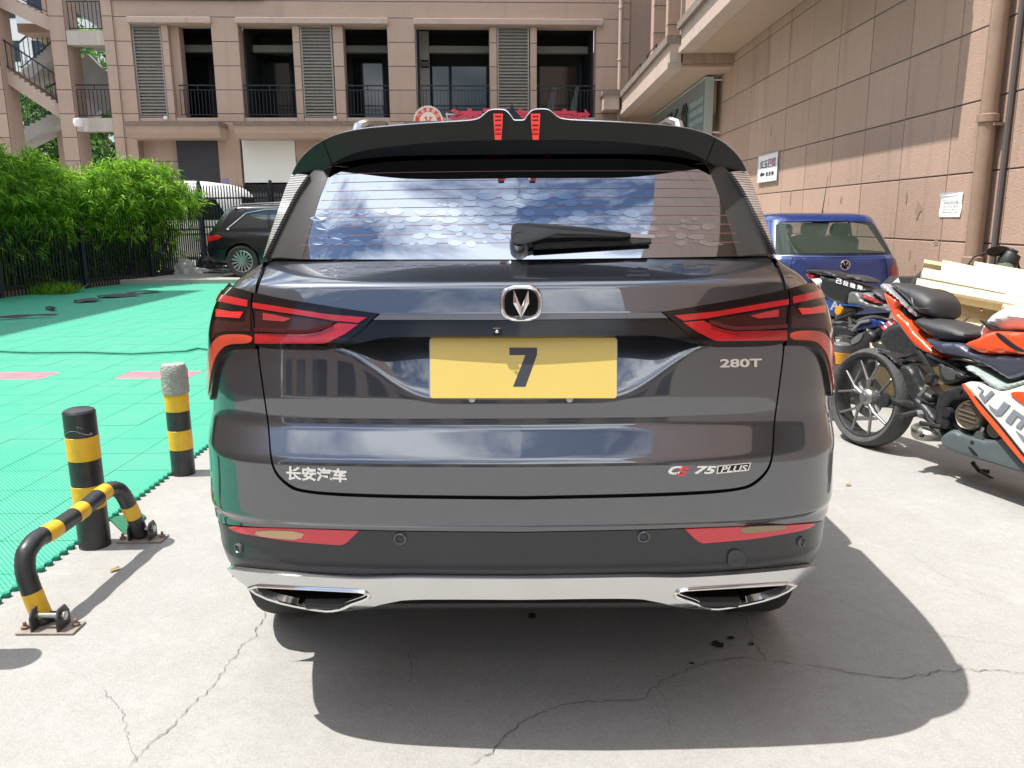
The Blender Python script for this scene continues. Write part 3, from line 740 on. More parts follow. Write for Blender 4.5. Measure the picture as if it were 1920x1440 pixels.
# wall notices
m_paper = mat('paper_white', (.80, .80, .78), .6); m_ink = mat('dark_print', (.02, .02, .025), .6); m_inkr = mat('purple_print', (.28, .06, .14), .6); m_inkg = mat('pale_print', (.55, .60, .58), .7)
m_pframe = mat('notice_rim', (.60, .60, .62), .4)
def wq(px0, py0, px1, py1): a = atX(px0, py0, WX); b = atX(px1, py1, WX); return a[1], b[1], b[2], a[2]     # y of left, y of right, zbottom, ztop
yl, yr, zb, zt = wq(1426, 293, 1460, 338)
n1_ = thing('wall_sign', (WX, (yl+yr)/2, zb), 'white direction board with purple characters and a black left arrow on the tiled wall', 'sign', world=True)
g = M(); g.box((WX-.02, (yl+yr)/2, (zb+zt)/2), (.03, yl-yr, zt-zb), ch=.004); g.put('board', m_paper, n1_)
g = M()
for (a0, a1, b0, b1) in [(yl, yl-.02, zb, zt), (yr+.02, yr, zb, zt), (yl-.02, yr+.02, zt-.02, zt), (yl-.02, yr+.02, zb, zb+.02)]: g.box((WX-.03, (a0+a1)/2, (b0+b1)/2), (.03, abs(a0-a1), b1-b0))
g.put('rim', m_pframe, n1_)
fr = lambda u0, u1, v0, v1: (lambda u, v, d: (WX-.0365-d, yl+(yr-yl)*(u0+(u1-u0)*u), zb+(zt-zb)*(v0+(v1-v0)*v)))
text_on('lettering', '红玉', fr(.12, .5, .52, .80), m_ink, n1_, bold=.012); text_on('lettering', '四馆', fr(.53, .9, .50, .84), m_inkr, n1_, bold=.012)
text_on('lettering', '直走巷', fr(.42, .84, .20, .36), m_ink, n1_, bold=.012)
g = M(); g.prism([(0, .5), (.4, 1), (.4, .72), (1, .72), (1, .28), (.4, .28), (.4, 0)], fr(.12, .36, .18, .40), 0, .003); g.put('arrow', m_ink, n1_)
yl2, yr2, zb2, zt2 = wq(1766, 362, 1801, 407)
n2_ = thing('paper_notice', (WX, yl2, zb2), 'curling white sheet of paper pasted on the tiled wall left of the rain pipe', 'notice', world=True)
g = M(); n = 8
for i in range(n+1):
    v = i/n; g.v += [(WX-.006-.02*max(0, v-.8)*5*(1 if k == 0 else .3)-.004*sin(9*v+k), [yl2, yr2][k]-.02*(v if k else 0), zb2+(zt2-zb2)*v) for k in (0, 1)]
g.f = [(2*i, 2*i+1, 2*i+3, 2*i+2) for i in range(n)]; g.put('sheet', m_paper, n2_)
for k in range(4): text_on('print', '停车须知请勿占用'[:5+k % 3], lambda u, v, d: (WX-.0145-d, yl2+(yr2-yl2)*(.15+.7*u), zb2+(zt2-zb2)*(.62-.14*k+.08*v)), m_inkg, n2_, thick=.001)
# teal shop board in the recess
m_teal = mat('teal_board', (.13, .19, .19), .35, coat=.3, noise=[(1.2, .5, (.17, .24, .24))]); m_teal2 = mat('board_rim', (.45, .52, .50), .4); m_ink2 = mat('raised_black', (.02, .03, .03), .4)
bx = 4.62; Yn, Yf = atX(1322, 190, bx)[1], 27.5; zt = atX(1322, 147, bx)[2]; zb = atX(1322, 255, bx)[2]
sb = thing('shop_board', (bx, Yn, zb), 'long teal shop board with black characters hanging under the far canopy on the right', 'sign', world=True)
g = M(); g.box((bx+.09, (Yn+Yf)/2, (zb+zt)/2), (.16, Yf-Yn, zt-zb)); g.put('board', m_teal, sb)
g = M(); g.box((bx+.09, Yn-.02, (zb+zt)/2), (.20, .04, zt-zb+.04)); g.box((bx+.09, (Yn+Yf)/2, zt+.01), (.2, Yf-Yn, .03)); g.box((bx+.09, (Yn+Yf)/2, zb-.01), (.2, Yf-Yn, .03)); g.put('rim', m_teal2, sb)
H_ = zt-zb; fr2 = lambda ya, yb, va, vb: (lambda u, v, d: (bx+.008-d, ya+(yb-ya)*u, zb+H_*(va+(vb-va)*v)))
for ch, a in zip('翁彡月小', (22.0, 23.2, 24.2, 25.2)):
    text_on('character', ch, fr2(a+.85, a, .12, .8), m_ink2, sb, thick=.03, bold=.01)
m_inkt = mat('pale_small_print', (.45, .55, .54), .5)
for k, s_ in enumerate(['团餐烧烤火锅小炒', '外卖送餐订座热线', '包间大厅停车方便']): text_on('lettering', s_, fr2(21.8, Yn+.25, .62-.17*k, .73-.17*k), m_inkt, sb, thick=.004)
g = M()
for z in (zt-.05, zb+.1): g.tube([(bx+.15, Yn, z), (WX+.03, Yn-.02, z)], .02, 6)
g.put('bracket', m_white, sb)
# three spotlights under the canopy
m_spot = mat('spot_metal', (.5, .47, .4), .3, .9)
for k, (px, py) in enumerate([(1186, 203), (1195, 194), (1207, 180)]):
    p = atX(px, py, 3.95); so = thing('spotlight', tuple(p), ['lowest and farthest', 'middle', 'highest and nearest'][k]+' of three small spotlights under the far canopy on the right', 'spotlight', group='spotlights under the canopy')
    g = M(); g.lathe([(.05, -.14), (.06, .1), (.075, .14), (.06, .12), (0, .11)], (0, 0, 0), (-.35, -.25, -.9), 12); g.put('can', m_spot, so, True)
    g = M(); g.tube([(0, 0, .05), (.02, .02, max(.1, 4.73-p[2]))], .014, 6); g.put('arm', m_black, so)

# ------------------------------------------------------------------ surroundings outside the frame (seen in reflections and casting the yard's shade)
lb = thing('side_building', (-14, 6, 0), 'plain building left of the yard, outside the picture, shading the hedge', 'building', world=True)
def lblock(nm, x0, x1, y0, y1, z0, z1, mt):
    g = M(); g.box(((x0+x1)/2, (y0+y1)/2, (z0+z1)/2), (x1-x0, y1-y0, z1-z0)); return g.put(nm, mt, lb)
g = M(); Hb = 14.0; pa = (-6.33-.455*Hb, 9.63); pb = (-6.33-.455*Hb, 16.8); dv = ((pb[0]-pa[0])/(pb[1]-pa[1]))
yy0, yy1 = -14, 15.7; fx = lambda y: pa[0]+dv*(y-pa[1])
g.add([(fx(yy0), yy0, 0), (fx(yy1), yy1, 0), (fx(yy1)-8, yy1, 0), (fx(yy0)-8, yy0, 0), (fx(yy0), yy0, Hb), (fx(yy1), yy1, Hb), (fx(yy1)-8, yy1, Hb), (fx(yy0)-8, yy0, Hb)],
      [(0, 1, 5, 4), (1, 2, 6, 5), (2, 3, 7, 6), (3, 0, 4, 7), (4, 5, 6, 7)]); g.put('wall', m_stone2, lb)
bb = thing('rear_building', (0, -30, 0), 'pale building behind the photographer, seen only in reflections', 'building', world=True)
for nm, a_ in [('wall', (-22, 14, -34, -27, 0, 9.5))]:
    g = M(); g.box(((a_[0]+a_[1])/2, (a_[2]+a_[3])/2, (a_[4]+a_[5])/2), (a_[1]-a_[0], a_[3]-a_[2], a_[5]-a_[4])); g.put(nm, m_stone2, bb)
for i in range(12):
    for z in (1.0, 4.4):
        g = M(); g.box((-20+i*2.9, -26.99, z+1.1), (1.7, .06, 2.1)); g.put('window', m_dglass, bb)
# pale board and dark column on the right wall behind the camera
g = M(); g.box((WX-.15, -5.2, 4.0), (.3, .9, 8.0)); o = g.put('wall_column', m_dark_in, rb) if False else None

m_scuff = mat('wall_scuff', (.27, .185, .14), .85, noise=[(25, .8, (.36, .25, .19))])
for k, (px, py, w_, h_) in enumerate([(1446, 248, .10, .26), (1454, 262, .06, .18), (1577, 376, .10, .16), (1482, 372, .07, .30), (1700, 368, .06, .20), (1403, 245, .05, .12), (1722, 395, .16, .24), (1590, 338, .04, .05), (1648, 330, .04, .04), (1516, 330, .03, .05), (1706, 478, .04, .16), (1716, 500, .03, .12), (1755, 455, .12, .10), (1560, 300, .03, .03)]):
    c = atX(px, py, WX); r = random.Random(k+40); n = 14; v = [(WX-.0035, c[1], c[2])]
    for i in range(n): q = r.uniform(.45, 1.1); v.append((WX-.0035, c[1]+cos(2*pi*i/n)*w_*.5*q, c[2]+sin(2*pi*i/n)*h_*.5*q))
    put('wall_stain', v, [(0, 1+(i+1) % n, 1+i) for i in range(n)], m_scuff, rb)
# ------------------------------------------------------------------ the dark SUV in front of the camera
def spline_tab(pts, n=3000):
    P = np.array(pts, float); d = np.r_[0, np.cumsum(np.hypot(*np.diff(P, axis=0).T))]; m = len(P)
    h = np.diff(d); out_ = []
    A = np.zeros((m, m)); B = np.zeros((m, P.shape[1])); A[0, 0] = A[-1, -1] = 1
    for i in range(1, m-1):
        A[i, i-1] = h[i-1]; A[i, i] = 2*(h[i-1]+h[i]); A[i, i+1] = h[i]; B[i] = 6*((P[i+1]-P[i])/h[i]-(P[i]-P[i-1])/h[i-1])
    k = np.linalg.solve(A, B); S_ = np.linspace(0, d[-1], n); idx = np.clip(np.searchsorted(d, S_)-1, 0, m-2)
    t0 = (S_-d[idx])[:, None]; t1 = (d[idx+1]-S_)[:, None]; hh = h[idx][:, None]
    Q = (k[idx]*t1**3+k[idx+1]*t0**3)/(6*hh)+(P[idx]/hh-k[idx]*hh/6)*t1+(P[idx+1]/hh-k[idx+1]*hh/6)*t0
    return S_, Q
def prof_tab(pts, sig, lo, hi, n=2400):
    z = np.linspace(lo, hi, n); p = sorted(pts); y = np.interp(z, [a[0] for a in p], [a[1] for a in p])
    dz = z[1]-z[0]; k = np.arange(-int(4*sig/dz), int(4*sig/dz)+1)*dz; g = np.exp(-k**2/2/sig**2); g /= g.sum()
    yp = np.pad(y, len(k)//2, mode='reflect', reflect_type='odd'); return z, np.convolve(yp, g, 'valid')[:n]
def sst(a, b, x): t = np.clip((x-a)/(b-a), 0, 1); return t*t*t*(t*(6*t-15)+10)
class Surf:
    """surface P(s,z), mirrored for negative s; inversion from picture rays at design time"""
    def __init__(S, fn, srange, zrange, ns=300, nz=160): 
        S.fn = fn; s = np.linspace(-srange, srange, 2*ns+1); z = np.linspace(*zrange, nz); S.zr = zrange
        S.gs, S.gz = [a.ravel() for a in np.meshgrid(s, z)]
        P = S.P(S.gs, S.gz); S.px, S.py = S.proj(P); Nn = S.Nrm(S.gs, S.gz); S.ok = ((P-_C)*Nn).sum(1) < 0
    @staticmethod
    def proj(P): q = P-_C; d = q@_fw; return 960+FPX*(q@_R)/d, 720+FPX*(q@_D)/d
    xc = None
    def P(S, s, z):
        s = np.asarray(s, float); z = np.asarray(z, float); x, y, zz = S.fn(np.abs(s), z); return np.stack([(XC if S.xc is None else S.xc)+np.sign(s)*x, y, zz], -1)
    def Nrm(S, s, z, e=.0025):
        n = np.cross(S.P(s+e, z)-S.P(s-e, z), S.P(s, np.asarray(z)+e)-S.P(s, np.asarray(z)-e)); return n/np.linalg.norm(n, axis=-1, keepdims=True)
    def inv(S, pts):
        pts = np.array(pts, float); s = []; z = []
        gi = np.where(S.ok)[0]
        for p in pts:
            k = gi[np.argmin((S.px[gi]-p[0])**2+(S.py[gi]-p[1])**2)]; s.append(S.gs[k]); z.append(S.gz[k])
        s = np.array(s); z = np.array(z); e = 1e-4
        for _ in range(12):
            x0, y0 = S.proj(S.P(s, z)); xs, ys = S.proj(S.P(s+e, z)); xz, yz = S.proj(S.P(s, z+e))
            a, b, c, d = (xs-x0)/e, (xz-x0)/e, (ys-y0)/e, (yz-y0)/e; rx, ry = pts[:, 0]-x0, pts[:, 1]-y0
            det = a*d-b*c; bad = np.abs(det) < 2e4; det = np.where(bad, np.sign(det+1e-9)*2e4, det)
            ds = np.clip((d*rx-b*ry)/det, -.03, .03); dz = np.clip((a*ry-c*rx)/det, -.03, .03)
            s = s+ds*.9; z = np.clip(z+dz*.9, *S.zr)
        return np.stack([s, z], 1)
XC = .013
_ls, _lq = spline_tab([(0, 0), (.3, .008), (.5, .022), (.6, .036), (.7, .066), (.76, .103), (.805, .155), (.84, .23), (.868, .32), (.893, .44), (.912, .6), (.924, .85), (.932, 1.2), (.935, 1.8), (.935, 2.6), (.93, 3.3), (.91, 3.8), (.87, 4.15), (.79, 4.42), (.62, 4.58), (.35, 4.65), (0, 4.67)])
_wz = prof_tab([(.2, .86), (.35, .95), (.45, .995), (.53, 1.008), (.60, 1.018), (.66, 1.018), (.73, 1.014), (.80, 1.014), (.90, 1.015), (1.0, 1.013), (1.08, 1.008), (1.14, .995), (1.18, .975), (1.22, .93), (1.25, .885), (1.29, .845)], .018, .15, 1.31)
_pr = prof_tab([(.20, 2.10), (.36, 1.935), (.405, 1.875), (.44, 1.862), (.515, 1.842), (.53, 1.848), (.56, 1.85), (.628, 1.846), (.640, 1.832), (.71, 1.835), (.79, 1.838), (.803, 1.842), (.875, 1.892), (.895, 1.896), (.945, 1.898), (1.085, 1.915), (1.15, 1.936), (1.222, 1.958), (1.232, 1.975), (1.25, 2.02), (1.28, 2.10), (1.31, 2.20)], .0045, .15, 1.31)
def lower_fn(rec=True):
    def f(s, z):
        x = np.interp(s, _ls, _lq[:, 0]); o = np.interp(s, _ls, _lq[:, 1]); wz = np.interp(z, *_wz); pr = np.interp(z, *_pr)
        fade = 1-sst(.25, 1.6, o); y = o+1.9+(pr-1.9)*fade
        fr = sst(3.2, 4.4, o); y = y-fr*(np.clip(z-.75, 0, 1)**1.6)*.8
        if rec:
            ax = np.abs(x); zb = .948+.125*sst(.17, .50, ax); m = 1-sst(.30, .52, ax)*.85; m *= 1-sst(.50, .60, ax)
            t = np.clip((z-zb)/(1.115-zb), -1, 1); k = .075; t = .5*(t+np.sqrt(t*t+k*k))  # soft kink
            d = .085*np.clip(t, 0, 1)*m*(1-sst(1.135, 1.15, z)); y = y+d*np.clip(fade, 0, 1)
        # shallow swage fading toward the corners
        return x*wz, y, z+0*x
    return f
LOW = Surf(lower_fn(True), 1.9, (.28, 1.29)); LOW0 = Surf(lower_fn(False), 1.9, (.28, 1.29))
_us, _uq = spline_tab([(0, 0), (.3, .006), (.5, .02), (.6, .042), (.655, .07), (.695, .115), (.725, .18), (.748, .28), (.765, .45), (.778, .8), (.785, 1.3), (.785, 1.9), (.775, 2.4), (.75, 2.75), (.70, 2.95), (.6, 3.07), (.4, 3.16), (0, 3.22)])
def upper_fn(s, z):
    x = np.interp(s, _us, _uq[:, 0]); o = np.interp(s, _us, _uq[:, 1]); h = z-1.276
    wr = 1-sst(.3, 1.0, o); wf = sst(1.7, 2.7, o); y = 2.095+o+wr*(h*.42+h*h*.25)-wf*(h*2.0)
    return x*(1-.20*h-.85*h*h), y, z+0*x
UPP = Surf(upper_fn, 1.6, (1.25, 1.66))

def patch(name, outline, mt, parent, surf=None, off=0.0, step=.014, skirt=.006, holes=(), stepz=None):
    surf = surf or LOW
    P, T = fill([tuple(p) for p in outline], step, stepz or step*.8, [[tuple(q) for q in h] for h in holes])
    if not len(T): return None
    N_ = surf.Nrm(P[:, 0], P[:, 1]); X_ = surf.P(P[:, 0], P[:, 1])+N_*off
    t0 = T[0]; n = np.cross(X_[t0[1]]-X_[t0[0]], X_[t0[2]]-X_[t0[0]])
    tri = [t if n@N_[t0[0]] > 0 else (t[0], t[2], t[1]) for t in T]
    be = border_edges(tri); V = list(X_); NN = list(N_); F = [tuple(t) for t in tri]
    if skirt:
        for (a, b) in be:
            e = X_[b]-X_[a]; sn = np.cross(e, N_[a]); sn /= np.linalg.norm(sn)+1e-12
            k = len(V); V += [X_[a], X_[b], X_[b]-N_[b]*skirt, X_[a]-N_[a]*skirt]; NN += [sn]*4; F.append((k, k+3, k+2, k+1))
    return put(name, V, F, mt, parent, normals=NN)
def trace(pts, surf=None, it=2, sharp=(), step=7, closed=True, smooth=True):
    q = smooth_poly(pts, it=it, closed=closed, sharp=sharp) if smooth else list(pts)
    return (surf or LOW0).inv(resample(q, step, closed))
def mir(P): return [(-a, b) for a, b in P]
def sym(P): # open left-half polyline from top centre to bottom centre -> closed outline
    P = [tuple(p) for p in P]; P[0] = (0.0, P[0][1]); P[-1] = (0.0, P[-1][1]); return P+[(-a, b) for a, b in reversed(P[1:-1])]
def both(name, out, mt, par, **k):
    return [patch(name, o, mt, par, **k) for o in (list(out), mir(out))]

def flake_paint(name, col):
    m = bpy.data.materials.new(name); m.use_nodes = True; nt = m.node_tree; b = nt.nodes['Principled BSDF']; N = nt.nodes.new; L = nt.links.new
    b.inputs['Metallic'].default_value = .9; b.inputs['Roughness'].default_value = .34; b.inputs['Coat Weight'].default_value = 1; b.inputs['Coat Roughness'].default_value = .018; b.inputs['Coat IOR'].default_value = 2.1
    geo = N('ShaderNodeNewGeometry'); v = N('ShaderNodeTexVoronoi'); v.inputs['Scale'].default_value = 900; L(geo.outputs['Position'], v.inputs['Vector'])
    x = N('ShaderNodeMix'); x.data_type = 'RGBA'; x.inputs[0].default_value = .35; x.inputs[6].default_value = (*col, 1); x.blend_type = 'MULTIPLY'; 
    hs = N('ShaderNodeRGBToBW'); L(v.outputs['Color'], hs.inputs[0]); L(hs.outputs[0], x.inputs[7]); L(x.outputs[2], b.inputs['Base Color'])
    # dust film: faint, breaks up the gloss
    n = N('ShaderNodeTexNoise'); n.inputs['Scale'].default_value = 3; n.inputs['Detail'].default_value = 7; L(geo.outputs['Position'], n.inputs['Vector'])
    r = N('ShaderNodeMapRange'); r.inputs[1].default_value = .4; r.inputs[2].default_value = .75; r.inputs[3].default_value = .012; r.inputs[4].default_value = .07; L(n.outputs['Fac'], r.inputs[0]); L(r.outputs[0], b.inputs['Coat Roughness'])
    return m
m_paint = flake_paint('graphite_paint', (.062, .071, .092))
m_gloss = mat('gloss_black', (.006, .006, .007), .10, spec=.4)
m_seam = mat('seam_black', (.004, .004, .004), .9)
m_lowblk = mat('satin_black', (.026, .028, .032), .27, spec=.55, noise=[(6, .4, (.036, .037, .04))])
m_glass = mat('tinted_rear_glass', (.30, .33, .38), .02, 1)
m_band = mat('window_band', (.045, .044, .043), .3, noise=[(4, .5, (.07, .068, .065))])
m_lamp = mat('lamp_housing', (.005, .003, .003), .07, spec=.5)
m_lampr = mat('lamp_red', (.36, .005, .009), .14, coat=1, coat_rough=.02, noise=[(25, .5, (.22, .004, .006))])
m_lampd = mat('lamp_smoked', (.030, .006, .006), .07, spec=.6)
m_refl = mat('reflector_red', (.60, .02, .04), .2, coat=1)
m_amber = mat('reflector_pale', (.52, .36, .18), .25, coat=1)
m_silver = mat('silver_trim', (.66, .665, .675), .2, .92, noise=[(5, .3, (.57, .575, .58))])
def ribs(name, c1, c2, sc, rough=.3, metal=.6, ax='Z'):
    m = bpy.data.materials.new(name); m.use_nodes = True; nt = m.node_tree; b = nt.nodes['Principled BSDF']; N = nt.nodes.new; L = nt.links.new
    geo = N('ShaderNodeNewGeometry'); w_ = N('ShaderNodeTexWave'); w_.wave_type = 'BANDS'; w_.bands_direction = ax; w_.inputs['Scale'].default_value = sc; L(geo.outputs['Position'], w_.inputs['Vector'])
    r = N('ShaderNodeValToRGB'); r.color_ramp.elements[0].position = .45; r.color_ramp.elements[1].position = .55; r.color_ramp.elements[0].color = (*c1, 1); r.color_ramp.elements[1].color = (*c2, 1)
    L(w_.outputs['Fac'], r.inputs[0]); L(r.outputs[0], b.inputs['Base Color']); b.inputs['Roughness'].default_value = rough; b.inputs['Metallic'].default_value = metal; b.inputs['Coat Weight'].default_value = .6
    return m
m_carbon = ribs('ribbed_side_trim', (.20, .20, .21), (.80, .80, .79), 47, .35, .5)
m_carbon2 = ribs('ribbed_spoiler', (.010, .012, .012), (.03, .034, .033), 60, .22, 0, 'X')

car = thing('parked_car', (XC, 4.1, 0), 'dark grey family SUV seen from behind, yellow plate 7, filling the middle of the picture', 'car', world=True)
car['label'] = 'dark grey SUV seen from behind with a yellow plate reading 7'
# black under-shell behind the seams
patch('inner_shell', [(s, .50) for s in np.linspace(-1.5, 1.5, 60)]+[(s, 1.27) for s in np.linspace(1.5, -1.5, 60)], m_seam, car, off=-.014, step=.05, skirt=0)
seam = [(506, 489), (497, 510), (487, 531), (481, 553), (484.6, 600), (485, 655), (490, 696), (498.5, 755), (505.4, 800), (509, 859), (519, 887), (543.6, 909), (564, 917.5), (613, 923), (717, 927), (850, 929), (971, 930)]
tg = trace([(971, 489)]+seam, LOW0, it=2, sharp=(0, 1), closed=False)
patch('tailgate', sym(tg), m_paint, car, step=.0075, skirt=.010)
# side body, arches and doors in (distance along the flank, height)
def s_at(y, z=.8):   # arc parameter where the flank reaches world y
    yy = LOW0.P(_ls[_ls > .8], np.full((_ls > .8).sum(), z))[:, 1]; return float(np.interp(y, yy[:2600], _ls[_ls > .8][:2600]))
RW, FW, WZ, AR = 2.69, 5.55, .36, .405
def arch(yc, a0, a1, n=18): return [(s_at(yc+AR*cos(a)), WZ+AR*sin(a)) for a in np.linspace(a0, a1, n)]
tipL = trace([(401, 752)], LOW0, closed=False, smooth=False)[0]; sT = abs(tipL[0]); zT = tipL[1]
bump = [(481.5, 650), (487, 696), (495.5, 755), (502.4, 800), (505.5, 861), (515.5, 891), (541, 915), (562, 923), (612, 929.5), (717, 934), (850, 936), (971, 937)]
bt = trace(bump, LOW0, closed=False); 
pl = trace([(971, 997), (850, 996), (751, 995), (674, 993), (590, 992), (520, 990), (470, 987), (430, 984), (414, 981)], LOW0, closed=False)
zp = pl[-1][1]
bumper = [(-sT, zT-.004), (-sT+.03, bt[0][1]-.02)]+[tuple(p) for p in bt]
left = [(-s_at(2.62), zT-.004)]
ar = arch(RW, pi*.72, pi*.86, 8)
outl = left+bumper
low = [tuple(p) for p in pl]
half = outl+[]          # from flank top to centre top; then bottom centre back
half_l = [(a, b) for a, b in outl]; lowh = low+[(-s_at(2.40), zp)]+[(-a, b) for a, b in reversed(ar)]
Lh = half_l; Rh = [(-a, b) for a, b in reversed(Lh[:-1])]
bottom = [(-a, b) for a, b in reversed(lowh)]+lowh[1:]
Lh[-1] = (0, Lh[-1][1])
ring = Lh+Rh+bottom
patch('rear_bumper', ring, m_paint, car, step=.0125, skirt=.010)
# lower black bumper
cm = trace([(971, 1078), (864, 1077.6), (760, 1076.5), (712, 1078), (670, 1078.5), (590, 1074.5), (515, 1069), (465, 1064), (432, 1060)], LOW0, closed=False)
pl2 = [(a, b-.004) for a, b in pl]
Lb = [(-s_at(2.40), zp-.004)]+[tuple(p) for p in reversed(pl2)]; Lb[-1] = (0, Lb[-1][1])
lowb = [tuple(p) for p in cm]; lowb[0] = (0, lowb[0][1]); lowb = lowb+[(-s_at(2.36), lowb[-1][1]+.01)]
patch('lower_bumper', Lb+mir(list(reversed(Lb[:-1])))+mir(list(reversed(lowb)))+lowb[1:], m_lowblk, car, step=.02, skirt=.004, off=-.003)
# silver diffuser trim with exhaust openings
cb = [(971, 1118), (767, 1117), (735, 1123), (687, 1133), (635, 1139), (586, 1131), (541, 1124.5), (487, 1109), (464, 1091), (445, 1076), (433, 1063)]
cbt = [tuple(p) for p in trace(cb, LOW0, closed=False)]; cbt[0] = (0, cbt[0][1])
lt = [(a, b-.003) for a, b in lowb[:-1]]
ex = [(466, 1091), (560, 1096), (640, 1100), (684, 1102.5), (696, 1110), (690, 1116), (660, 1126), (632, 1135), (606, 1136), (541, 1124), (495, 1111)]
exh = [tuple(p) for p in trace(ex, LOW0, it=1)]
hl = [(a, b) for a, b in exh]
c_ = np.array(hl).mean(0); hole = [tuple(c_+(np.array(p)-c_)*.97) for p in hl]
dl = list(reversed(lt))+mir(lt[1:])+mir(list(reversed(cbt[1:])))+cbt
# build: top from left end to centre to right end, bottom back
patch('diffuser_trim', dl, m_silver, car, off=.012, step=.0125, skirt=.02, holes=[hole, mir(hole)], surf=LOW0)
for sg in (1, -1):
    h = [(sg*a, b) for a, b in exh]; A = LOW0.P([p[0] for p in h], [p[1] for p in h]); Nn = LOW0.Nrm(np.array([p[0] for p in h]), np.array([p[1] for p in h])); A2 = A+Nn*.013
    g = M(); g.tube([tuple(p) for p in A2]+[tuple(A2[0])], .0048, 8, caps=False); g.put('exhaust_trim', m_chrome, car, True)
    cc = A.mean(0); A3 = cc+(A2-cc)*.93+np.array([0, .012, 0]); g = M(); g.tube([tuple(p) for p in A3]+[tuple(A3[0])], .003, 6, caps=False); g.put('exhaust_rim', m_chrome, car, True)
    g = M(); n = len(A); inn = cc+(A-cc)*.80+np.array([0, .13, 0]); g.add(list(A3)+list(inn), [(i, (i+1) % n, n+(i+1) % n, n+i) for i in range(n)]+[tuple(n+i for i in range(n))]); g.put('exhaust_mouth', mat('exhaust_inner', (.05, .045, .04), .5, .6), car)
    # lip inside along the lower edge
# lower valance
vb = trace([(971, 1131), (800, 1130), (720, 1127)], LOW0, closed=False); 
g = M(); g.box((XC, 2.02, .395), (1.15, .25, .03), ch=.01); g.put('valance', m_black, car)
# front half of flank
def flank(name, poly, mt, **k): return both(name, poly, mt, car, step=.06, skirt=.008, **k)
ZS = 1.272
a0 = asin0 = math.asin((.75-WZ)/AR) if .75-WZ < AR else pi/2
flank('quarter_panel', [tuple(p) for p in trace([(493, 491), (488, 512), (480, 531), (478, 548)], LOW0, closed=False)]+[(-sT+.10, 1.15), (-sT+.02, 1.10), (-sT, zT)][:3]+[(-s_at(2.62), zT)]+[(-a, b) for a, b in arch(RW, pi*.72, pi*.30, 14)]+[(-s_at(3.12), 1.0), (-s_at(3.14), ZS)]+[(-x, ZS) for x in np.linspace(s_at(3.1), 1.0, 20)][1:]+[(-.9, 1.268)], m_paint)
flank('rear_door', [(s_at(y), z) for y, z in [(3.15, ZS), (3.13, 1.0), (3.26, .62), (3.33, .45), (4.10, .45), (4.10, ZS)]], m_paint)
flank('front_door', [(s_at(y), z) for y, z in [(4.11, .45), (5.0, .45), (5.06, .62), (5.1, 1.0), (5.1, ZS-.01), (4.11, ZS)]], m_paint)
flank('front_wing', [(s_at(5.11), 1.0), (s_at(5.08), .72)]+[(s, z) for s, z in arch(FW, pi*.92, pi*.08, 20)]+[(s_at(6.05), .9), (s_at(6.0), 1.02), (s_at(5.11), 1.24)], m_paint)
flank('sill', [(s_at(y), z) for y, z in [(3.2, .44), (3.28, .28), (5.1, .28), (5.18, .44)]], m_black)
sf = float(_ls[-1]); fpoly = [(s, z) for s, z in [(s_at(5.97), .32), (s_at(6.0), .8), (s_at(6.06), 1.0), (sf, 1.02), (sf, .32)]]
both('front_bumper', fpoly, m_paint, car, step=.06, skirt=.005)
# bonnet
g = M(); nx, ny = 12, 8; yr = np.linspace(5.15, 6.42, ny)
for y in yr:
    t = (y-5.15)/1.27
    for x in np.linspace(-1, 1, nx): hw = .84-.12*t*t; g.v.append((XC+x*hw, y-.10*abs(x)**3*t, 1.255-.17*t*t-.05*abs(x)**3+0))
for j in range(ny-1):
    for i in range(nx-1): a = j*nx+i; g.f.append((a, a+1, a+1+nx, a+nx))
g.put('bonnet', m_paint, car, True)
# greenhouse
glb = trace([(971, 486.5), (760, 486.5), (567, 486)], UPP, closed=False, smooth=False)
gls = trace([(567, 486), (580, 440), (597, 380), (612, 338), (622, 318)], UPP, closed=False, it=1)
gl_half = [(0, 1.60), (-.25, 1.60), (-.50, 1.59), (gls[-1][0]-.0, 1.565)]+[tuple(p) for p in reversed(gls)]+[tuple(p) for p in reversed(glb)][1:]
glass = patch('rear_window', sym(gl_half), m_glass, car, surf=UPP, step=.02, skirt=.003)
bo = trace([(500, 486), (520, 440), (543, 388), (565, 348), (583, 325)], UPP, closed=False, it=1)
both('window_band', [tuple(p) for p in bo]+[(gls[-1][0]-.02, 1.58)]+[(a-.0015, b) for a, b in reversed(gls)], m_band, car, surf=UPP, step=.02, skirt=.003)
both('pillar_edge', [(-.725, 1.30), (-.735, 1.40), (-.75, 1.50), (-.80, 1.55), (-1.15, 1.60), (-1.15, 1.27), (-.80, 1.27)], m_gloss, car, surf=UPP, step=.04, off=-.002, skirt=.002)
su = lambda y, z=1.4: float(np.interp(y, UPP.P(_us, np.full(len(_us), z))[_us > .7][:, 1], _us[_us > .7]))
both('side_window', [(su(2.9, 1.3), 1.29), (su(2.95, 1.55), 1.58), (su(4.3, 1.55), 1.60), (su(4.75, 1.3), 1.29)], m_glass, car, surf=UPP, step=.06, off=.0, skirt=.003)
uf = float(_us[-1]); both('windscreen', [(su(4.80, 1.3)+.02, 1.27), (su(4.36, 1.55)+.02, 1.62), (uf, 1.62), (uf, 1.27)], m_glass, car, surf=UPP, step=.06, off=-.004, skirt=.002)
g = M(); k = 70; ss = np.concatenate([np.linspace(-uf, uf, 2*k+1)]); R0 = UPP.P(ss, np.full(len(ss), 1.615)); R0[:, 0] = XC+np.clip(R0[:, 0]-XC, -.56-.09*sst(2.5, 3.1, R0[:, 1]), .56+.09*sst(2.5, 3.1, R0[:, 1])); R0[:, 1] = np.maximum(R0[:, 1], 2.48); cen = np.array([XC, 3.4, 1.60])
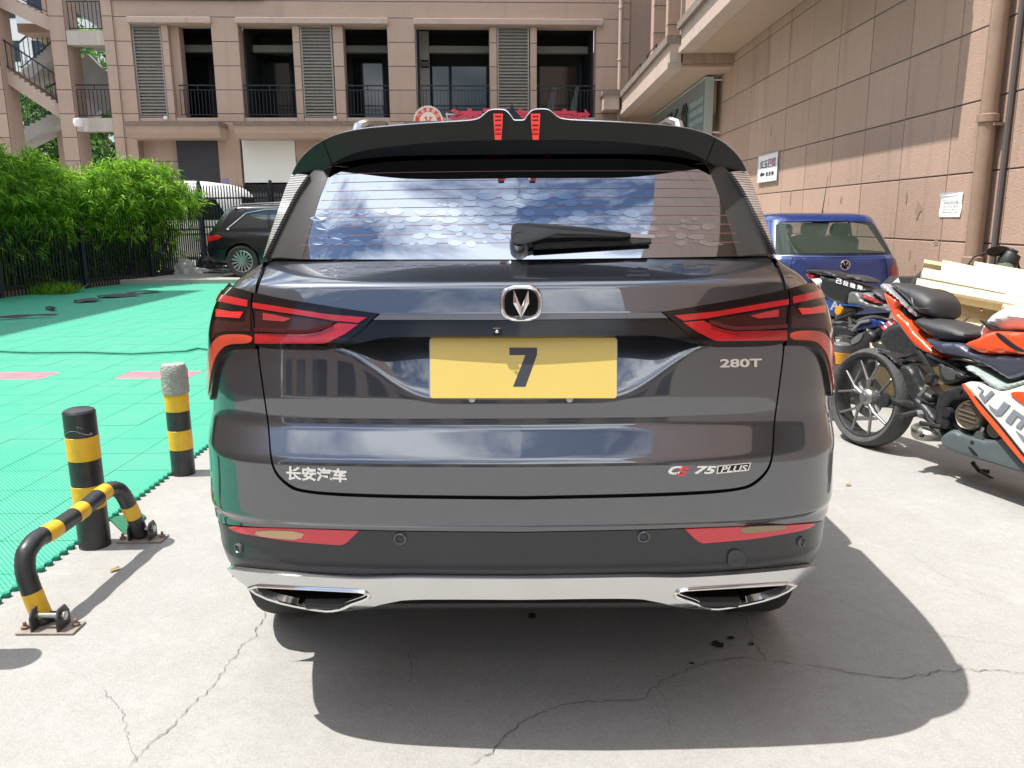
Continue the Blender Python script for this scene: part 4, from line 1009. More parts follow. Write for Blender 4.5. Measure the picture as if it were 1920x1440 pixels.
lv = [(1.0, 0), (.97, .022), (.9, .042), (.75, .058), (.5, .068), (.25, .072), (.02, .073)]
for t, dz in lv:
    for p in R0: g.v.append((cen[0]+(p[0]-cen[0])*t, cen[1]+(p[1]-cen[1])*t, 1.615+dz))
n = len(ss)
for i in range(len(lv)-1):
    for j in range(n-1): a = i*n+j; g.f.append((a, a+1, a+1+n, a+n))
g.put('roof', m_paint, car, True)
# spoiler
Tq = [(972, 226), (963, 226), (957, 216), (947, 205.5), (918, 205.5), (906, 217), (893, 226), (800, 231), (690, 240), (650, 247), (620, 256), (590, 272), (568, 292), (556, 308), (547, 326)]
Bq = [(972, 262), (963, 262), (957, 262), (947, 263), (918, 263), (906, 263), (893, 263), (800, 267), (690, 280), (657, 289), (632, 301), (612, 313), (597, 322), (590, 328), (583, 335)]
Tq, Bq = [resample([tuple(p) for p in q], 3 if i < 0 else 4, False) if False else q for i, q in enumerate((Tq, Bq))]
def densify(q, n=6):
    out_ = []
    for i in range(len(q)-1):
        for j in range(n): t = j/n; out_.append(tuple(np.array(q[i])*(1-t)+np.array(q[i+1])*t))
    return out_+[q[-1]]
def soften(q, it=3):
    q = [np.array(p, float) for p in q]
    for _ in range(it): q = [q[0]]+[(q[i-1]+2*q[i]+q[i+1])/4 for i in range(1, len(q)-1)]+[q[-1]]
    return q
Td, Bd = soften(densify(Tq), 5), soften(densify(Bq), 5)
def YL(px): u = abs(px-968)/420; return 2.12+.03*u**2+.16*u**5
rows = []
for t, b in zip(Td, Bd):
    pt = atY(t[0], t[1], YL(t[0])); u = min(1, abs(t[0]-968)/420); pb = atY(b[0], b[1], YL(b[0])+.018+.02*u**4)
    s0 = -abs(pb[0]-XC)*(1.0); sp = UPP.P(np.array([s0*(1.02-.0*u)]), np.array([1.552-.06*u**6]))[0]
    pi_ = np.array([pb[0]*.985, sp[1]-.012, sp[2]]) if u < .93 else pb+np.array([.004, .02, 0])
    w_ = min(1, max(0, (u-.75)/.25)); pr_ = np.array([pt[0]*(.97-.02*w_), pt[1]+.42-.20*w_, max(1.668-.02*u-.13*w_**1.5, pt[2]+.004 if w_ > .3 else 0)])
    if u < .2: pr_[2] = 1.672
    rows.append((pr_, pt, pb, pi_))
full = [[np.array([2*XC-p[0], p[1], p[2]]) for p in r] for r in reversed(rows[1:])]
full = [[np.array(p) for p in r] for r in rows][::-1]+[[np.array([2*XC-p[0], p[1], p[2]]) for p in r] for r in rows[1:]]
def strip(name, i, j, mt, flip=False, sm=30):
    g = M(); n = len(full)
    for r in full: g.v += [tuple(r[i]), tuple(r[j])]
    g.f = [(2*k, 2*k+1, 2*k+3, 2*k+2) if not flip else (2*k+2, 2*k+3, 2*k+1, 2*k) for k in range(n-1)]; return g.put(name, mt, car, sm)
sp_t = strip('spoiler', 0, 1, m_gloss, False, 50)
m_under = mat('spoiler_underside', (.005, .005, .005), .5, spec=.15)
f_ = strip('spoiler_edge', 1, 2, mat('spoiler_edge_black', (.007, .0085, .0085), .28, spec=.3), False, 50); strip('spoiler_underside', 2, 3, m_under, False, 50)
# pale lip line on top of the spoiler edge
g = M(); g.tube([tuple(r[1]+np.array([0, .003, .0005])) for r in full[6:-6]], .0022, 6); g.put('spoiler_lip', m_silver, car, True)
for px in (607, ):
    for sg in (1, -1):
        k = min(range(len(rows)), key=lambda i: abs(Td[i][0]-px)); a, b = rows[k][1]+np.array([0, -.001, 0]), rows[k][2]+np.array([0, -.001, 0])
        if sg < 0: a, b = [np.array([2*XC-p[0], p[1], p[2]]) for p in (a, b)]
        g = M(); g.tube([tuple(a), tuple(b)], .0015, 5); g.put('spoiler_seam', m_seam, car)
# ribbed pale side blades
Oq = soften(densify([(547, 326), (536, 350), (521, 395), (506, 440), (493, 482)], 6), 3); Iq = soften(densify([(583, 333), (563, 362), (543, 402), (522, 446), (504, 485)], 6), 3)
for sg in (1, -1):
    g = M(); n = len(Oq)
    for o_, i_ in zip(Oq, Iq):
        si = UPP.inv([i_])[0]; pi_ = UPP.P([si[0]], [si[1]])[0]+UPP.Nrm(np.array([si[0]]), np.array([si[1]]))[0]*.014
        po = atY(o_[0], o_[1], pi_[1]+.085); pr_ = po+np.array([.03, .16, 0]); pj = pi_+np.array([.004, .02, -.002])
        for p in (pj, pi_, po, pr_): g.v.append((p[0] if sg > 0 else 2*XC-p[0], p[1], p[2]))
    for k in range(n-1):
        for c in range(3): a = 4*k+c; g.f.append((a, a+4, a+5, a+1) if sg > 0 else (a+1, a+5, a+4, a))
    g.put('side_blade', m_carbon, car, 30)
# high brake lights in the two humps
for x0, x1, x2, x3 in [(925, 943, 928, 940), (995, 1013, 999, 1010)]:
    g = M(); q = [(x0, 213, 2.106), (x1, 213, 2.106), (x1-1, 236, 2.114), (x3, 262, 2.128), (x2, 262, 2.128), (x0+1, 236, 2.114)]
    F0 = [atY(*p) for p in q]; g.add([tuple(p) for p in F0]+[tuple(p+np.array([0, .03, 0])) for p in F0], [(0, 1, 2, 3, 4, 5)]+[(i, (i+1) % 6, 6+(i+1) % 6, 6+i)[::-1] for i in range(6)])
    bl = g.put('high_brake_light', mat('brake_glow', (.75, .02, .015), .25, coat=1, emis=((1, .03, .02), .25)), car)
    g = M()
    for yy in (219, 226, 236, 244, 252): a = atY(x0+3, yy, 2.100+(yy-213)*.0004); b = atY(x1-3, yy, 2.100+(yy-213)*.0004); g.beam(tuple(a), tuple(b), .003, .002)
    g.put('lens_rib', m_lampd, bl)
# shark fin, roof rails
g = M(); P = [atY(*p, 2.75) for p in [(948, 232), (955, 205), (960, 190), (965, 205), (975, 216), (985, 232)]]
for d, k in ((0, 0), (1, 1)): pass
g.prism([(p[0], p[2]) for p in P], lambda u, v, d: (u, 2.75+d+(v-1.7)*.6, v), 0, .10); g.put('antenna_fin', m_gloss, car, 30)
for sg in (1, -1):
    a = atY(668, 241, 2.62); x = a[0] if sg > 0 else 2*XC-a[0]; g = M()
    g.tube([(x, 2.60, 1.63), (x, 2.66, 1.675), (x, 2.8, 1.70), (x, 4.3, 1.715), (x, 4.5, 1.66)], .017, 8); g.put('roof_rail', m_silver, car, True)

# taillights
def c6(*p): return [(370+a/2.88, 460+b/2.88) for a, b in p]
hous_o = c6((308, 262), (190, 232), (125, 248), (97, 285), (99, 335), (84, 385), (76, 450), (72, 560), (72, 680), (76, 780), (86, 836), (93, 832), (102, 760), (116, 680), (141, 615), (182, 576), (240, 560), (326, 560), (322, 500), (318, 400), (300, 330))
hous_i = c6((318, 263), (460, 292), (600, 314), (800, 346), (985, 372), (940, 412), (880, 470), (800, 530), (740, 555), (690, 566), (330, 560), (326, 500), (322, 400), (308, 330))
for nm, q in (('taillight', hous_o), ('taillight', hous_i)):
    t = [tuple(p) for p in trace(q, LOW0, it=2, sharp=(0, 4, 11) if q is hous_i else (0, 17))]
    L2 = both(nm, t, m_lamp, car, surf=LOW0, off=.010, step=.012, skirt=.022)
    if q is hous_o: LO = L2
    else: LI = L2
def lens(nm, pts, mt, par2, off=.013, it=0, sharp=()):
    t = [tuple(p) for p in trace(c6(*pts), LOW0, it=it, sharp=sharp, step=4)]
    for sg, par in zip((0, 1), par2): patch(nm, t if sg == 0 else mir(t), mt, par, surf=LOW0, off=off, step=.01, skirt=.003)
lens('red_lens', [(316, 318), (420, 332), (700, 376), (922, 395), (876, 424), (745, 412), (560, 382), (316, 346)], m_lampr, LI)
lens('red_lens', [(326, 482), (600, 484), (680, 468), (770, 424), (876, 432), (800, 486), (745, 512), (715, 526), (690, 531), (326, 531)], m_lampr, LI)
lens('smoked_lens', [(330, 358), (520, 388), (700, 414), (725, 424), (660, 452), (590, 470), (330, 466)], m_lampd, LI)
lens('inner_lamp', [(370, 372), (440, 384), (520, 402), (480, 418), (372, 410)], mat('lamp_dim', (.30, .02, .022), .2, coat=1), LI, off=.0145)
lens('red_lens', [(103, 272), (190, 286), (290, 306), (288, 340), (190, 324), (104, 308)], m_lampr, LO)
lens('inner_lamp', [(124, 352), (200, 366), (266, 366), (246, 400), (124, 392)], mat('lamp_dim2', (.55, .015, .015), .2, coat=1), LO)
m_lampo = mat('lamp_orange', (.50, .045, .02), .18, coat=1, noise=[(30, .5, (.25, .03, .012))])
lens('red_lens', [(312, 488), (312, 530), (190, 532), (150, 560), (118, 610), (98, 690), (86, 790), (78, 825), (70, 760), (74, 640), (90, 560), (120, 505), (170, 484)], m_lampo, LO, it=2)
lens('smoked_lens', [(300, 350), (302, 470), (180, 470), (120, 480), (95, 530), (86, 480), (110, 410), (270, 420), (285, 360)], m_lampd, LO, off=.0115)
for par, sg in zip(LI, (1, -1)):
    g = M(); q = LOW0.inv(resample(c6((334, 462), (480, 470), (600, 471), (665, 458), (735, 432)), 3.6, False))
    for a, b in q:
        P_ = LOW0.P([sg*a], [b])[0]; n_ = LOW0.Nrm(np.array([sg*a]), np.array([b]))[0]; g.box(tuple(P_+n_*.017), (.0028, .004, .009))
    g.put('led_rib', mat('led_rib_red', (.12, .004, .004), .2), par)['kind'] = 'stuff'
# black bar joining the lamps, plate lamp shelf
barT = [tuple(p) for p in trace([(971, 591), (850, 591), (714, 591.5)], LOW0, closed=False, smooth=False)]
barM = [tuple(p) for p in trace([(702, 601.5), (850, 601.5), (971, 601.5)], LOW0, closed=False, smooth=False)]
patch('trim_bar', sym(barT+barM), mat('trim_satin', (.12, .12, .13), .3, .6), car, surf=LOW0, off=.012, step=.02, skirt=.03)
lowB = [tuple(p) for p in trace([(971, 602), (850, 602), (701, 602), (682, 617), (650, 640), (640, 650), (665, 646), (700, 638), (722, 634), (760, 632.5), (971, 632)], LOW0, closed=False, it=1, sharp=(2,))]
patch('trim_panel', sym(lowB), m_gloss, car, surf=LOW0, off=.008, step=.015, skirt=.075)
# emblem
def pmap(px, py, off, surf=LOW0): 
    q = surf.inv([(px, py)])[0]; return surf.P([q[0]], [q[1]])[0]+surf.Nrm(np.array([q[0]]), np.array([q[1]]))[0]*off
ec = pmap(977, 567, .0); s_ = 1.305e-3
def E(u, v, d): return (ec[0]+u*s_, ec[1]-.016-d-v*s_*.06, ec[2]-v*s_)
def sq(rx, ry, p=3.0, n=48):
    return [(math.copysign(abs(cos(a))**(2/p), cos(a))*rx, math.copysign(abs(sin(a))**(2/p), sin(a))*ry) for a in [2*pi*i/n for i in range(n)]]
g = M(); g.prism(sq(38, 32.5), E, -.02, .002); g.tube([E(a, b, .002) for a, b in sq(36.3, 31)]+[E(36.3, 0, .002)], .0045, 8, caps=False); em = g.put('emblem', m_chrome, car, 40)
g = M(); g.prism(sq(35.5, 30), E, .0022, .004); g.put('emblem_face', m_gloss, em, 40)
g = M(); g.tube([E(a, b, .007) for a, b in sq(32.5, 27.3)]+[E(32.5, 0, .007)], .0024, 6, caps=False); g.put('emblem_ring', m_chrome, em, True)
g = M()
for sg in (-1, 1):
    A = [(sg*14, -25), (sg*15, -5), (0, 27), (0, 8)]
    b0 = len(g.v); g.v += [E(sg*13.5, -25, .007), E(sg*15, -1, .007), E(0, 27, .007), E(0, 8, .007), E(sg*8, -1, .012)]
    g.f += [(b0, b0+1, b0+4), (b0+1, b0+2, b0+4), (b0+2, b0+3, b0+4), (b0+3, b0, b0+4)]
g.put('emblem_wing', m_chrome, em)
# number plate with the figure 7
m_plate = mat('plate_yellow', (.60, .455, .11), .4, noise=[(8, .2, (.55, .41, .10)), (60, .1, (.66, .52, .16))])
def PLT(px, py, d=0): t = (py-632)/114; p = atY(px, py, 1.942-.052*t); return np.array([p[0], p[1]-d, p[2]])
rp = lambda x0, y0, x1, y1, r, n=5: [(x0+r-r*cos(a), y0+r-r*sin(a)) for a in np.linspace(0, pi/2, n)]+[(x1-r+r*sin(a), y0+r-r*cos(a)) for a in np.linspace(0, pi/2, n)]+[(x1-r+r*cos(a), y1-r+r*sin(a)) for a in np.linspace(0, pi/2, n)]+[(x0+r-r*sin(a), y1-r+r*cos(a)) for a in np.linspace(0, pi/2, n)]
g = M(); g.prism(rp(805, 632, 1157.5, 746, 7), lambda u, v, d: tuple(PLT(u, v, d)), 0, .004); pt_ = g.put('number_plate', mat('plate_blue_edge', (.10, .22, .55), .4), car)
g = M(); g.prism(rp(807, 632.5, 1156, 745.8, 6), lambda u, v, d: tuple(PLT(u, v, d)), .0041, .0052); g.put('plate_face', m_plate, pt_)
g = M(); g.prism([(955, 651), (1007, 651), (1007, 664), (985, 724), (962, 724), (985, 665), (955, 665)], lambda u, v, d: tuple(PLT(u, v, d)), .0053, .0058); g.put('figure', mat('plate_ink', (.03, .032, .04), .5), pt_)
for px in (885, 1068): 
    g = M(); a = PLT(px, 748.5, 0); g.lathe([(.009, .0), (.009, .004), (0, .006)], tuple(a+np.array([0, .004, 0])), (0, -1, .2), 12); g.put('plate_screw', m_steel, pt_, True)
# reversing camera, handle lens
a = pmap(932, 622, .012); g = M(); g.box(tuple(a), (.022, .012, .016), ch=.002); cb_ = g.put('reversing_camera', m_black, car); g = M(); g.lathe([(.005, 0), (.004, .003), (0, .004)], tuple(a+np.array([0, -.007, 0])), (0, -1, 0), 10); g.put('camera_lens', m_chrome, cb_, True)
# sensors, tow cover
for px, py, r in [(750, 1010, .0155), (1207, 1006, .0155), (447, 1028, .013), (1503, 1016, .013)]:
    q = LOW0.inv([(px, py)])[0]; p = LOW0.P([q[0]], [q[1]])[0]; n_ = LOW0.Nrm(np.array([q[0]]), np.array([q[1]]))[0]
    g = M(); g.lathe([(r, -.004), (r, .003), (r*.82, .005), (r*.7, .002)], tuple(p), tuple(n_), 20); so = g.put('parking_sensor', mat('sensor_ring', (.16, .165, .18), .25, .3), car, True); g = M(); g.lathe([(r*.7, .001), (r*.4, .003), (0, .0035)], tuple(p), tuple(n_), 20); g.put('sensor_face', m_lowblk, so, True)
t = [tuple(p) for p in trace([(1364, 1062), (1364, 1040), (1369, 1033), (1378, 1030), (1388, 1033), (1396, 1040), (1397, 1060)], LOW0, it=1)]
patch('tow_cover', t, mat('tow_cover_grey', (.045, .05, .058), .4), car, surf=LOW0, off=.003, step=.01, skirt=.006)
# reflectors
rl = [(424, 985.5), (474, 989), (560, 991), (673, 994.5), (660, 1008), (645, 1021), (630, 1021), (541, 1014), (480, 1004), (446, 998)]
R2 = both('reflector', [tuple(p) for p in trace(rl, LOW0, it=1, sharp=(3,))], m_refl, car, surf=LOW0, off=.003, step=.012, skirt=.006)
al = [tuple(p) for p in trace([(483, 992.5), (574, 995.5), (564, 1011), (520, 1008), (480, 1003)], LOW0, it=1)]
patch('pale_lens', al, m_amber, R2[0], surf=LOW0, off=.005, step=.012, skirt=.002)
al = [tuple(p) for p in trace([(1386, 987), (1470, 983), (1475, 988), (1468, 992), (1400, 999), (1390, 996)], LOW0, it=1)]
patch('pale_lens', al, mat('reflector_olive', (.25, .19, .10), .3, coat=1), R2[1], surf=LOW0, off=.005, step=.012, skirt=.002)
# badges
def badge(name, s, x0, y0, x1, y1, mt, bold=.01, shear=0, surf=None, skew=0, off=.001, th=.003, bend=0):
    surf = surf or LOW; V, F = text2d(s, bold, shear)
    q = surf.inv([(x0+u*(x1-x0), y1-v*(y1-y0)+skew*u) for u, v in V]); P = surf.P(q[:, 0], q[:, 1]); N_ = surf.Nrm(q[:, 0], q[:, 1]); n = len(V)
    vs_ = list(P+N_*(off+th))+list(P+N_*off); from collections import defaultdict; cnt = set()
    for f in F:
        for i in range(len(f)): cnt.add((f[i], f[(i+1) % len(f)]))
    fs_ = [tuple(f) for f in F]+[(b, a, a+n, b+n) for (a, b) in cnt if (b, a) not in cnt]
    return put(name, vs_, fs_, mt, car)
m_badge = mat('badge_silver', (.80, .80, .78), .22, .9); m_badger = mat('badge_red_part', (.65, .03, .03), .3, coat=1)
badge('badge', '长安汽车', 538, 873, 651, 899, m_badge, .035, skew=5)
badge('badge', '280T', 1349, 673, 1427, 689, m_badge, .03, skew=-1)
badge('badge', 'C', 1252, 873, 1280, 889, m_badge, .05, .4); badge('badge', 'S', 1266, 874, 1292, 892, m_badger, .05, .3); badge('badge', '75', 1301, 873, 1343, 888, m_badge, .04, .3)
pb = [tuple(p) for p in trace([(1345, 873), (1408, 867), (1403, 882), (1343, 888)], LOW, it=0, step=5)]
patch('badge_plate', pb, m_badge, car, off=.002, step=.01, skirt=.002); pb = [tuple(p) for p in trace([(1347, 874.5), (1405.5, 868.8), (1401, 880.5), (1345.5, 886)], LOW, it=0, step=5)]
patch('badge_plate', pb, m_gloss, car, off=.0026, step=.01, skirt=.001); badge('badge', 'PLUS', 1350, 874, 1401, 885, m_badge, .02, .3, skew=-3, off=.003, th=.001)
# wiper
def wp(px, py, d): q = UPP.inv([(px, py)])[0]; return UPP.P([q[0]], [q[1]])[0]+UPP.Nrm(np.array([q[0]]), np.array([q[1]]))[0]*d
g = M(); poly = smooth_poly([(960, 437), (968, 433), (1000, 432), (1090, 439), (1140, 446), (1176, 450), (1178, 457), (1140, 458), (1030, 458), (985, 470), (966, 471), (958, 462)], it=1)
A = [wp(x, y, .048) for x, y in poly]; B = [wp(x, y, .012) for x, y in poly]; n = len(A); cen_ = wp(1050, 450, .056)
g.add([tuple(p) for p in A]+[tuple(p) for p in B], [(i, n+i, n+(i+1) % n, (i+1) % n) for i in range(n)]); k = len(g.v); g.v.append(tuple(cen_)); g.f += [(i, (i+1) % n, k)[::-1] for i in range(n)]
wi = g.put('wiper', mat('wiper_black', (.008, .0085, .009), .22), car, 35)
g = M(); g.beam(tuple(wp(1000, 468, .022)), tuple(wp(1218, 456, .016)), .016, .008, up=(0, -1, .5)); g.put('wiper_blade', m_rubber, wi)
g = M(); g.beam(tuple(wp(1174, 452, .034)), tuple(wp(1222, 453, .030)), .010, .008, up=(0, -1, .5)); g.put('wiper_tip', m_steel, wi)
g = M(); g.lathe([(.026, -.02), (.026, .03), (.02, .05)], tuple(wp(974, 462, 0)), tuple(UPP.Nrm(np.array([0.]), np.array([1.3]))[0]), 16); g.put('wiper_pivot', m_steel, wi, True)
# heater lines and stone-shaped stickers on the glass
m_heat = mat('heater_line', (.30, .12, .12), .4); g = M()
for k in range(9):
    z = 1.315+k*.0235; pts = []
    for s in np.linspace(-.60+.006*k, .60-.006*k, 24): pts.append(UPP.P([s], [z+.004*(1-(s/.6)**2)])[0]+UPP.Nrm(np.array([s]), np.array([z]))[0]*.0008)
    for a, b in zip(pts[:-1], pts[1:]): up = np.array([0, .2, .0012]); g.quad(tuple(a), tuple(b), tuple(b+np.array([0, .0005, .0011])), tuple(a+np.array([0, .0005, .0011])))
o = g.put('heater_lines', m_heat, glass); o['kind'] = 'stuff'
m_sti = mat('window_sticker', (.37, .41, .47), .05, 1); rs = random.Random(5); stk = []
def sticker(px, py, rx, ry, a):
    n = 18; e_ = rs.uniform(.8, 1.7); b_ = rs.uniform(-.25, .25); q = []
    for t in [2*pi*i/n for i in range(n)]:
        u, v = rx*cos(t)*(1+.08*rs.uniform(-1, 1)), ry*math.copysign(abs(sin(t))**e_, sin(t))*(1+b_*cos(t)); q.append((px+u*cos(a)-v*sin(a), py+u*sin(a)+v*cos(a)))
    iv = UPP.inv(q); P = UPP.P(iv[:, 0], iv[:, 1])+UPP.Nrm(iv[:, 0], iv[:, 1])*.0011; g = M(); g.add([tuple(p) for p in P], [tuple(range(n))]); return g
def bound(x):  # top of the pebble field
    return np.interp(x, [590, 640, 720, 800, 900, 1000, 1080, 1200, 1300, 1345], [395, 372, 380, 385, 362, 352, 368, 395, 398, 420])
y = 358
while y < 468:
    x = 596+rs.uniform(0, 18); 
    while x < 1345:
        rx = rs.choice((rs.uniform(4, 8), rs.uniform(9, 15), rs.uniform(13, 20))); ry = min(rx*.6, rs.uniform(3.5, 7))
        if rs.random() < .88 and y > bound(x)+4 and not (650 < x < 760 and y < 392) and not (y > 452 and 940 < x < 1190) and y < 470-((abs(x-965)/380)**2)*8:
            g = sticker(x, y+rs.uniform(-3, 3), rx, ry, rs.uniform(-.12, .12)+(.15 if x < 968 else -.15)*0); g.put('window_sticker', m_sti, glass)
        x += rx*2+rs.uniform(2, 8)
    y += rs.uniform(12.5, 15)
# wheels
def wheel(parent, c, R, wd, ax=1, spokes=5, rim_mt=None, twin=.35, rr=.68, loc=True, tyre_mt=None):
    rim_mt = rim_mt or m_steel; sg = ax
    g = M(); h = wd/2; g.lathe([(R*rr, -h*.9), (R*.88, -h), (R*.975, -h*.82), (R, -h*.55), (R, h*.55), (R*.975, h*.82), (R*.88, h), (R*rr, h*.9), (R*rr*.97, h*.6), (R*rr*.97, -h*.6), (R*rr, -h*.9)], (0, 0, 0), (sg, 0, 0), 36)
    t = g.put('wheel', tyre_mt or m_rubber, None, 35); t.parent = parent; t.location = c
    g = M(); g.lathe([(R*rr, -h*.9), (R*rr, h*.85), (R*rr*.94, h*.9), (R*rr*.92, h*.7), (R*rr*.92, -h*.8)], (0, 0, 0), (sg, 0, 0), 36)
    for k in range(spokes):
        for tw in ((-twin/2, twin/2) if twin else (0,)):
            a = 2*pi*k/spokes; b = a+tw; p0 = (sg*h*.5, cos(a+tw*.4)*R*.13, sin(a+tw*.4)*R*.13); p1 = (sg*h*.72, cos(b)*R*rr*.96, sin(b)*R*rr*.96); g.beam(p0, p1, R*.055 if twin else R*.12, .022, up=(sg, 0, 0), ch=.004)
    g.lathe([(0, h*.62), (R*.15, h*.6), (R*.17, h*.4)], (0, 0, 0), (sg, 0, 0), 20)
    r_ = g.put('rim', rim_mt, None, 35); r_.parent = t
    g = M(); g.lathe([(R*rr*.9, 0), (0, .001)], (sg*h*.1, 0, 0), (sg, 0, 0), 24); d_ = g.put('brake_disc', m_black, None); d_.parent = t
    return t
for y in (RW, FW):
    for sg in (-1, 1): wheel(car, (sg*.79, y-4.1, .36), .362, .235, sg, 5, m_steel)
g = M(); g.box((XC, 4.2, .42), (1.5, 3.9, .22)); g.put('underbody', m_seam, car)
g = M(); g.box((XC, 4.3, .86), (1.5, 3.5, .72)); g.put('cabin_block', m_seam, car)
for y in (RW, FW):
    for sg in (-1, 1):
        g = M(); k = 16
        for i in range(k+1):
            a = pi*i/k*1.1-.05*pi; g.v += [(XC+sg*.62, y+.42*cos(a), .36+.42*sin(a)), (XC+sg*.90, y+.415*cos(a), .36+.415*sin(a))]
        g.f = [(2*i, 2*i+1, 2*i+3, 2*i+2) for i in range(k)]; g.put('wheel_arch', m_black, car)
# door mirrors
for sg in (-1, 1):
    g = M(); g.lathe([(0, -.09), (.09, -.07), (.12, 0), (.09, .06), (0, .08)], (XC+sg*1.04, 4.95, 1.16), (0, 1, 0), 14); g.put('door_mirror', m_paint, car, True)
# ------------------------------------------------------------------ bollards and barrier on the left
def bollard(x, y, R, ztop, bands, label, base_mt=m_blkpaint, tilt=(0, 0), cap=True, grp='striped bollards'):
    t = thing('bollard', (x, y, 0), label, 'bollard', group=grp, rot=(tilt[0], tilt[1], 0))
    g = M(); g.lathe([(R, 0), (R, ztop-.012), (R-.006, ztop-.003), (R-.02, ztop+.003), (0, ztop+.006)], n=28); g.put('post', base_mt, t, 30)
    for z0, z1, mt in bands:
        g = M(); g.lathe([(R, z0), (R+.0012, z0+.001), (R+.0012, z1-.001), (R, z1)], n=28); g.put('band', mt, t, 30)
    return t
def zz(px, py, Y): return float(atY(px, py, Y)[2])
x, y = -1.84, 3.22; f_ = lambda py, px=165: zz(px, py, y-.05)
b1 = bollard(x, y, .064, f_(772), [(f_(866), f_(822), m_ylw), (f_(957), f_(914), m_ylw)], 'black and yellow striped bollard standing behind the low parking barrier')
g = M(); g.tube([(.066*cos(a), .066*sin(a), f_(812)+.012*sin(3*a)) for a in np.linspace(-2.8, -.4, 14)]+[(.02, -.067, f_(806)+.02), (.03, -.066, f_(812))], .0014, 5); g.put('wire', m_steel, b1)
x2, y2 = -1.86, 4.21; f_ = lambda py, px=335: zz(px, py, y2-.05)
b2 = bollard(x2, y2, .062, f_(693), [(f_(773), f_(738), m_ylw), (f_(845), f_(809), m_ylw)], 'striped bollard with a grey tape wrapped top, standing close to the SUV')
m_tape = mat('wrapped_tape', (.34, .33, .30), .6, noise=[(40, .6, (.20, .19, .17)), (90, .4, (.50, .50, .46))], bump=(70, .6))
g = M(); rr = random.Random(3); n = 24; z0, z1 = f_(740), f_(689); lv_ = np.linspace(z0, z1+.01, 7)
for k, z in enumerate(lv_):
    for i in range(n): a = 2*pi*i/n; r_ = .066+rr.uniform(0, .006)-(.012 if k == 6 else 0); g.v.append((r_*cos(a), r_*sin(a), z+rr.uniform(-.004, .004)))
for k in range(6):
    for i in range(n): j = (i+1) % n; g.f.append((k*n+i, k*n+j, (k+1)*n+j, (k+1)*n+i))
g.f.append(tuple(6*n+i for i in range(n))); g.put('tape_wrap', m_tape, b2, 60)
b3 = bollard(-1.86, 2.295, .064, .56, [(.30, .37, m_ylw), (.16, .23, m_ylw)], 'striped bollard just outside the left edge of the picture')
pr = atZ(1572, 790, 0); yb = 5.35; xb = float(atY(1565, 720, yb)[0]); f_ = lambda py, px=1572: zz(px, py, yb-.05)
b4 = bollard(xb, yb, .060, f_(645), [(f_(683), f_(662), m_orgband), (f_(722), f_(701), m_orgband)], 'dusty grey and orange striped bollard between the SUV and the red motorcycle', m_greyband, tilt=(0, radians(3)))
g = M(); g.tube([(0, 0, f_(645)), (0, 0, f_(632)), (.008, 0, f_(630)), (.014, 0, f_(636))], .002, 5); g.put('wire_hook', m_steel, b4)

br = thing('parking_barrier', (-1.66, 2.9, 0), 'low hooped parking barrier with black and yellow bands, hinged feet bolted down', 'parking barrier', world=True)
cp = [(83, 1164, 2.53), (75, 1146, 2.53), (66, 1125, 2.53), (55, 1096, 2.53), (48, 1072, 2.535), (47, 1050, 2.545), (52, 1032, 2.565), (62, 1018, 2.60), (76, 1007, 2.65), (95, 997, 2.70), (120, 980, 2.79), (148, 961, 2.89), (170, 943, 2.98), (190, 927, 3.06), (203, 919, 3.12), (217, 917, 3.16), (229, 925, 3.19), (239, 942, 3.22), (250, 966, 3.25), (259, 988, 3.27), (263, 1000, 3.28)]
_, cq = spline_tab([tuple(atY(*p)) for p in cp], 140)
g = M(); g.tube([tuple(p) for p in cq], .033, 18); g.put('hoop', m_blkpaint, br, True)
cpx, cpy = Surf.proj(cq)
for (bx_, by_, ln) in [(67, 1128, .062), (95, 995, .058), (148, 960, .058), (191, 926, .058), (246, 958, .062)]:
    k = int(np.argmin((cpx-bx_)**2+(cpy-by_)**2)); acc = 0; i0 = i1 = k
    while acc < ln/2 and i0 > 0: acc += np.linalg.norm(cq[i0]-cq[i0-1]); i0 -= 1
    acc = 0
    while acc < ln/2 and i1 < 139: acc += np.linalg.norm(cq[i1]-cq[i1+1]); i1 += 1
    g = M(); g.tube([tuple(p) for p in cq[i0:i1+1]], .0338, 18, caps=False); g.put('yellow_band', m_ylw, br, True)
m_brk = mat('barrier_foot', (.035, .037, .042), .5, noise=[(30, .5, (.12, .10, .085))]); m_rust = mat('rusty_bolt', (.20, .13, .09), .7); m_basepl = mat('base_plate_metal', (.30, .26, .22), .6, noise=[(20, .5, (.18, .13, .10))])
for (fx_, fy_, nm, big) in [(atZ(96, 1180)[0], atZ(96, 1180)[1], 'near', 1), (atZ(268, 1012)[0], atZ(268, 1012)[1], 'far', 0)]:
    g = M(); g.box((fx_+.0, fy_, .005), (.20, .085, .008), ch=.002); pl_ = g.put('base_plate', m_basepl, br)
    g = M(); k = .05
    for sx in (-1, 1): g.prism([(-.038, .009), (.040, .009), (.040, .055), (.02, .085), (-.02, .085), (-.038, .06)], lambda u, v, d: (fx_+d, fy_+u, v), sx*.045-.003, sx*.045+.003)
    g.box((fx_, fy_+.036, .03), (.09, .004, .04)); g.put('hinge_bracket', m_brk, br)
    g = M(); g.tube([(fx_-.06, fy_-.005, .055), (fx_+.062, fy_-.005, .055)], .009, 10); g.lathe([(.016, 0), (.016, .01), (0, .011)], (fx_+.050, fy_-.005, .055), (1, 0, 0), 6); g.put('hinge_pin', m_steel, br)
    for sx in (-1, 1):
        g = M(); g.lathe([(.013, 0), (.013, .009), (.006, .011), (.006, .024), (0, .026)], (fx_+sx*.083, fy_+.01*sx, .009), n=8); g.put('anchor_bolt', m_rust, br)

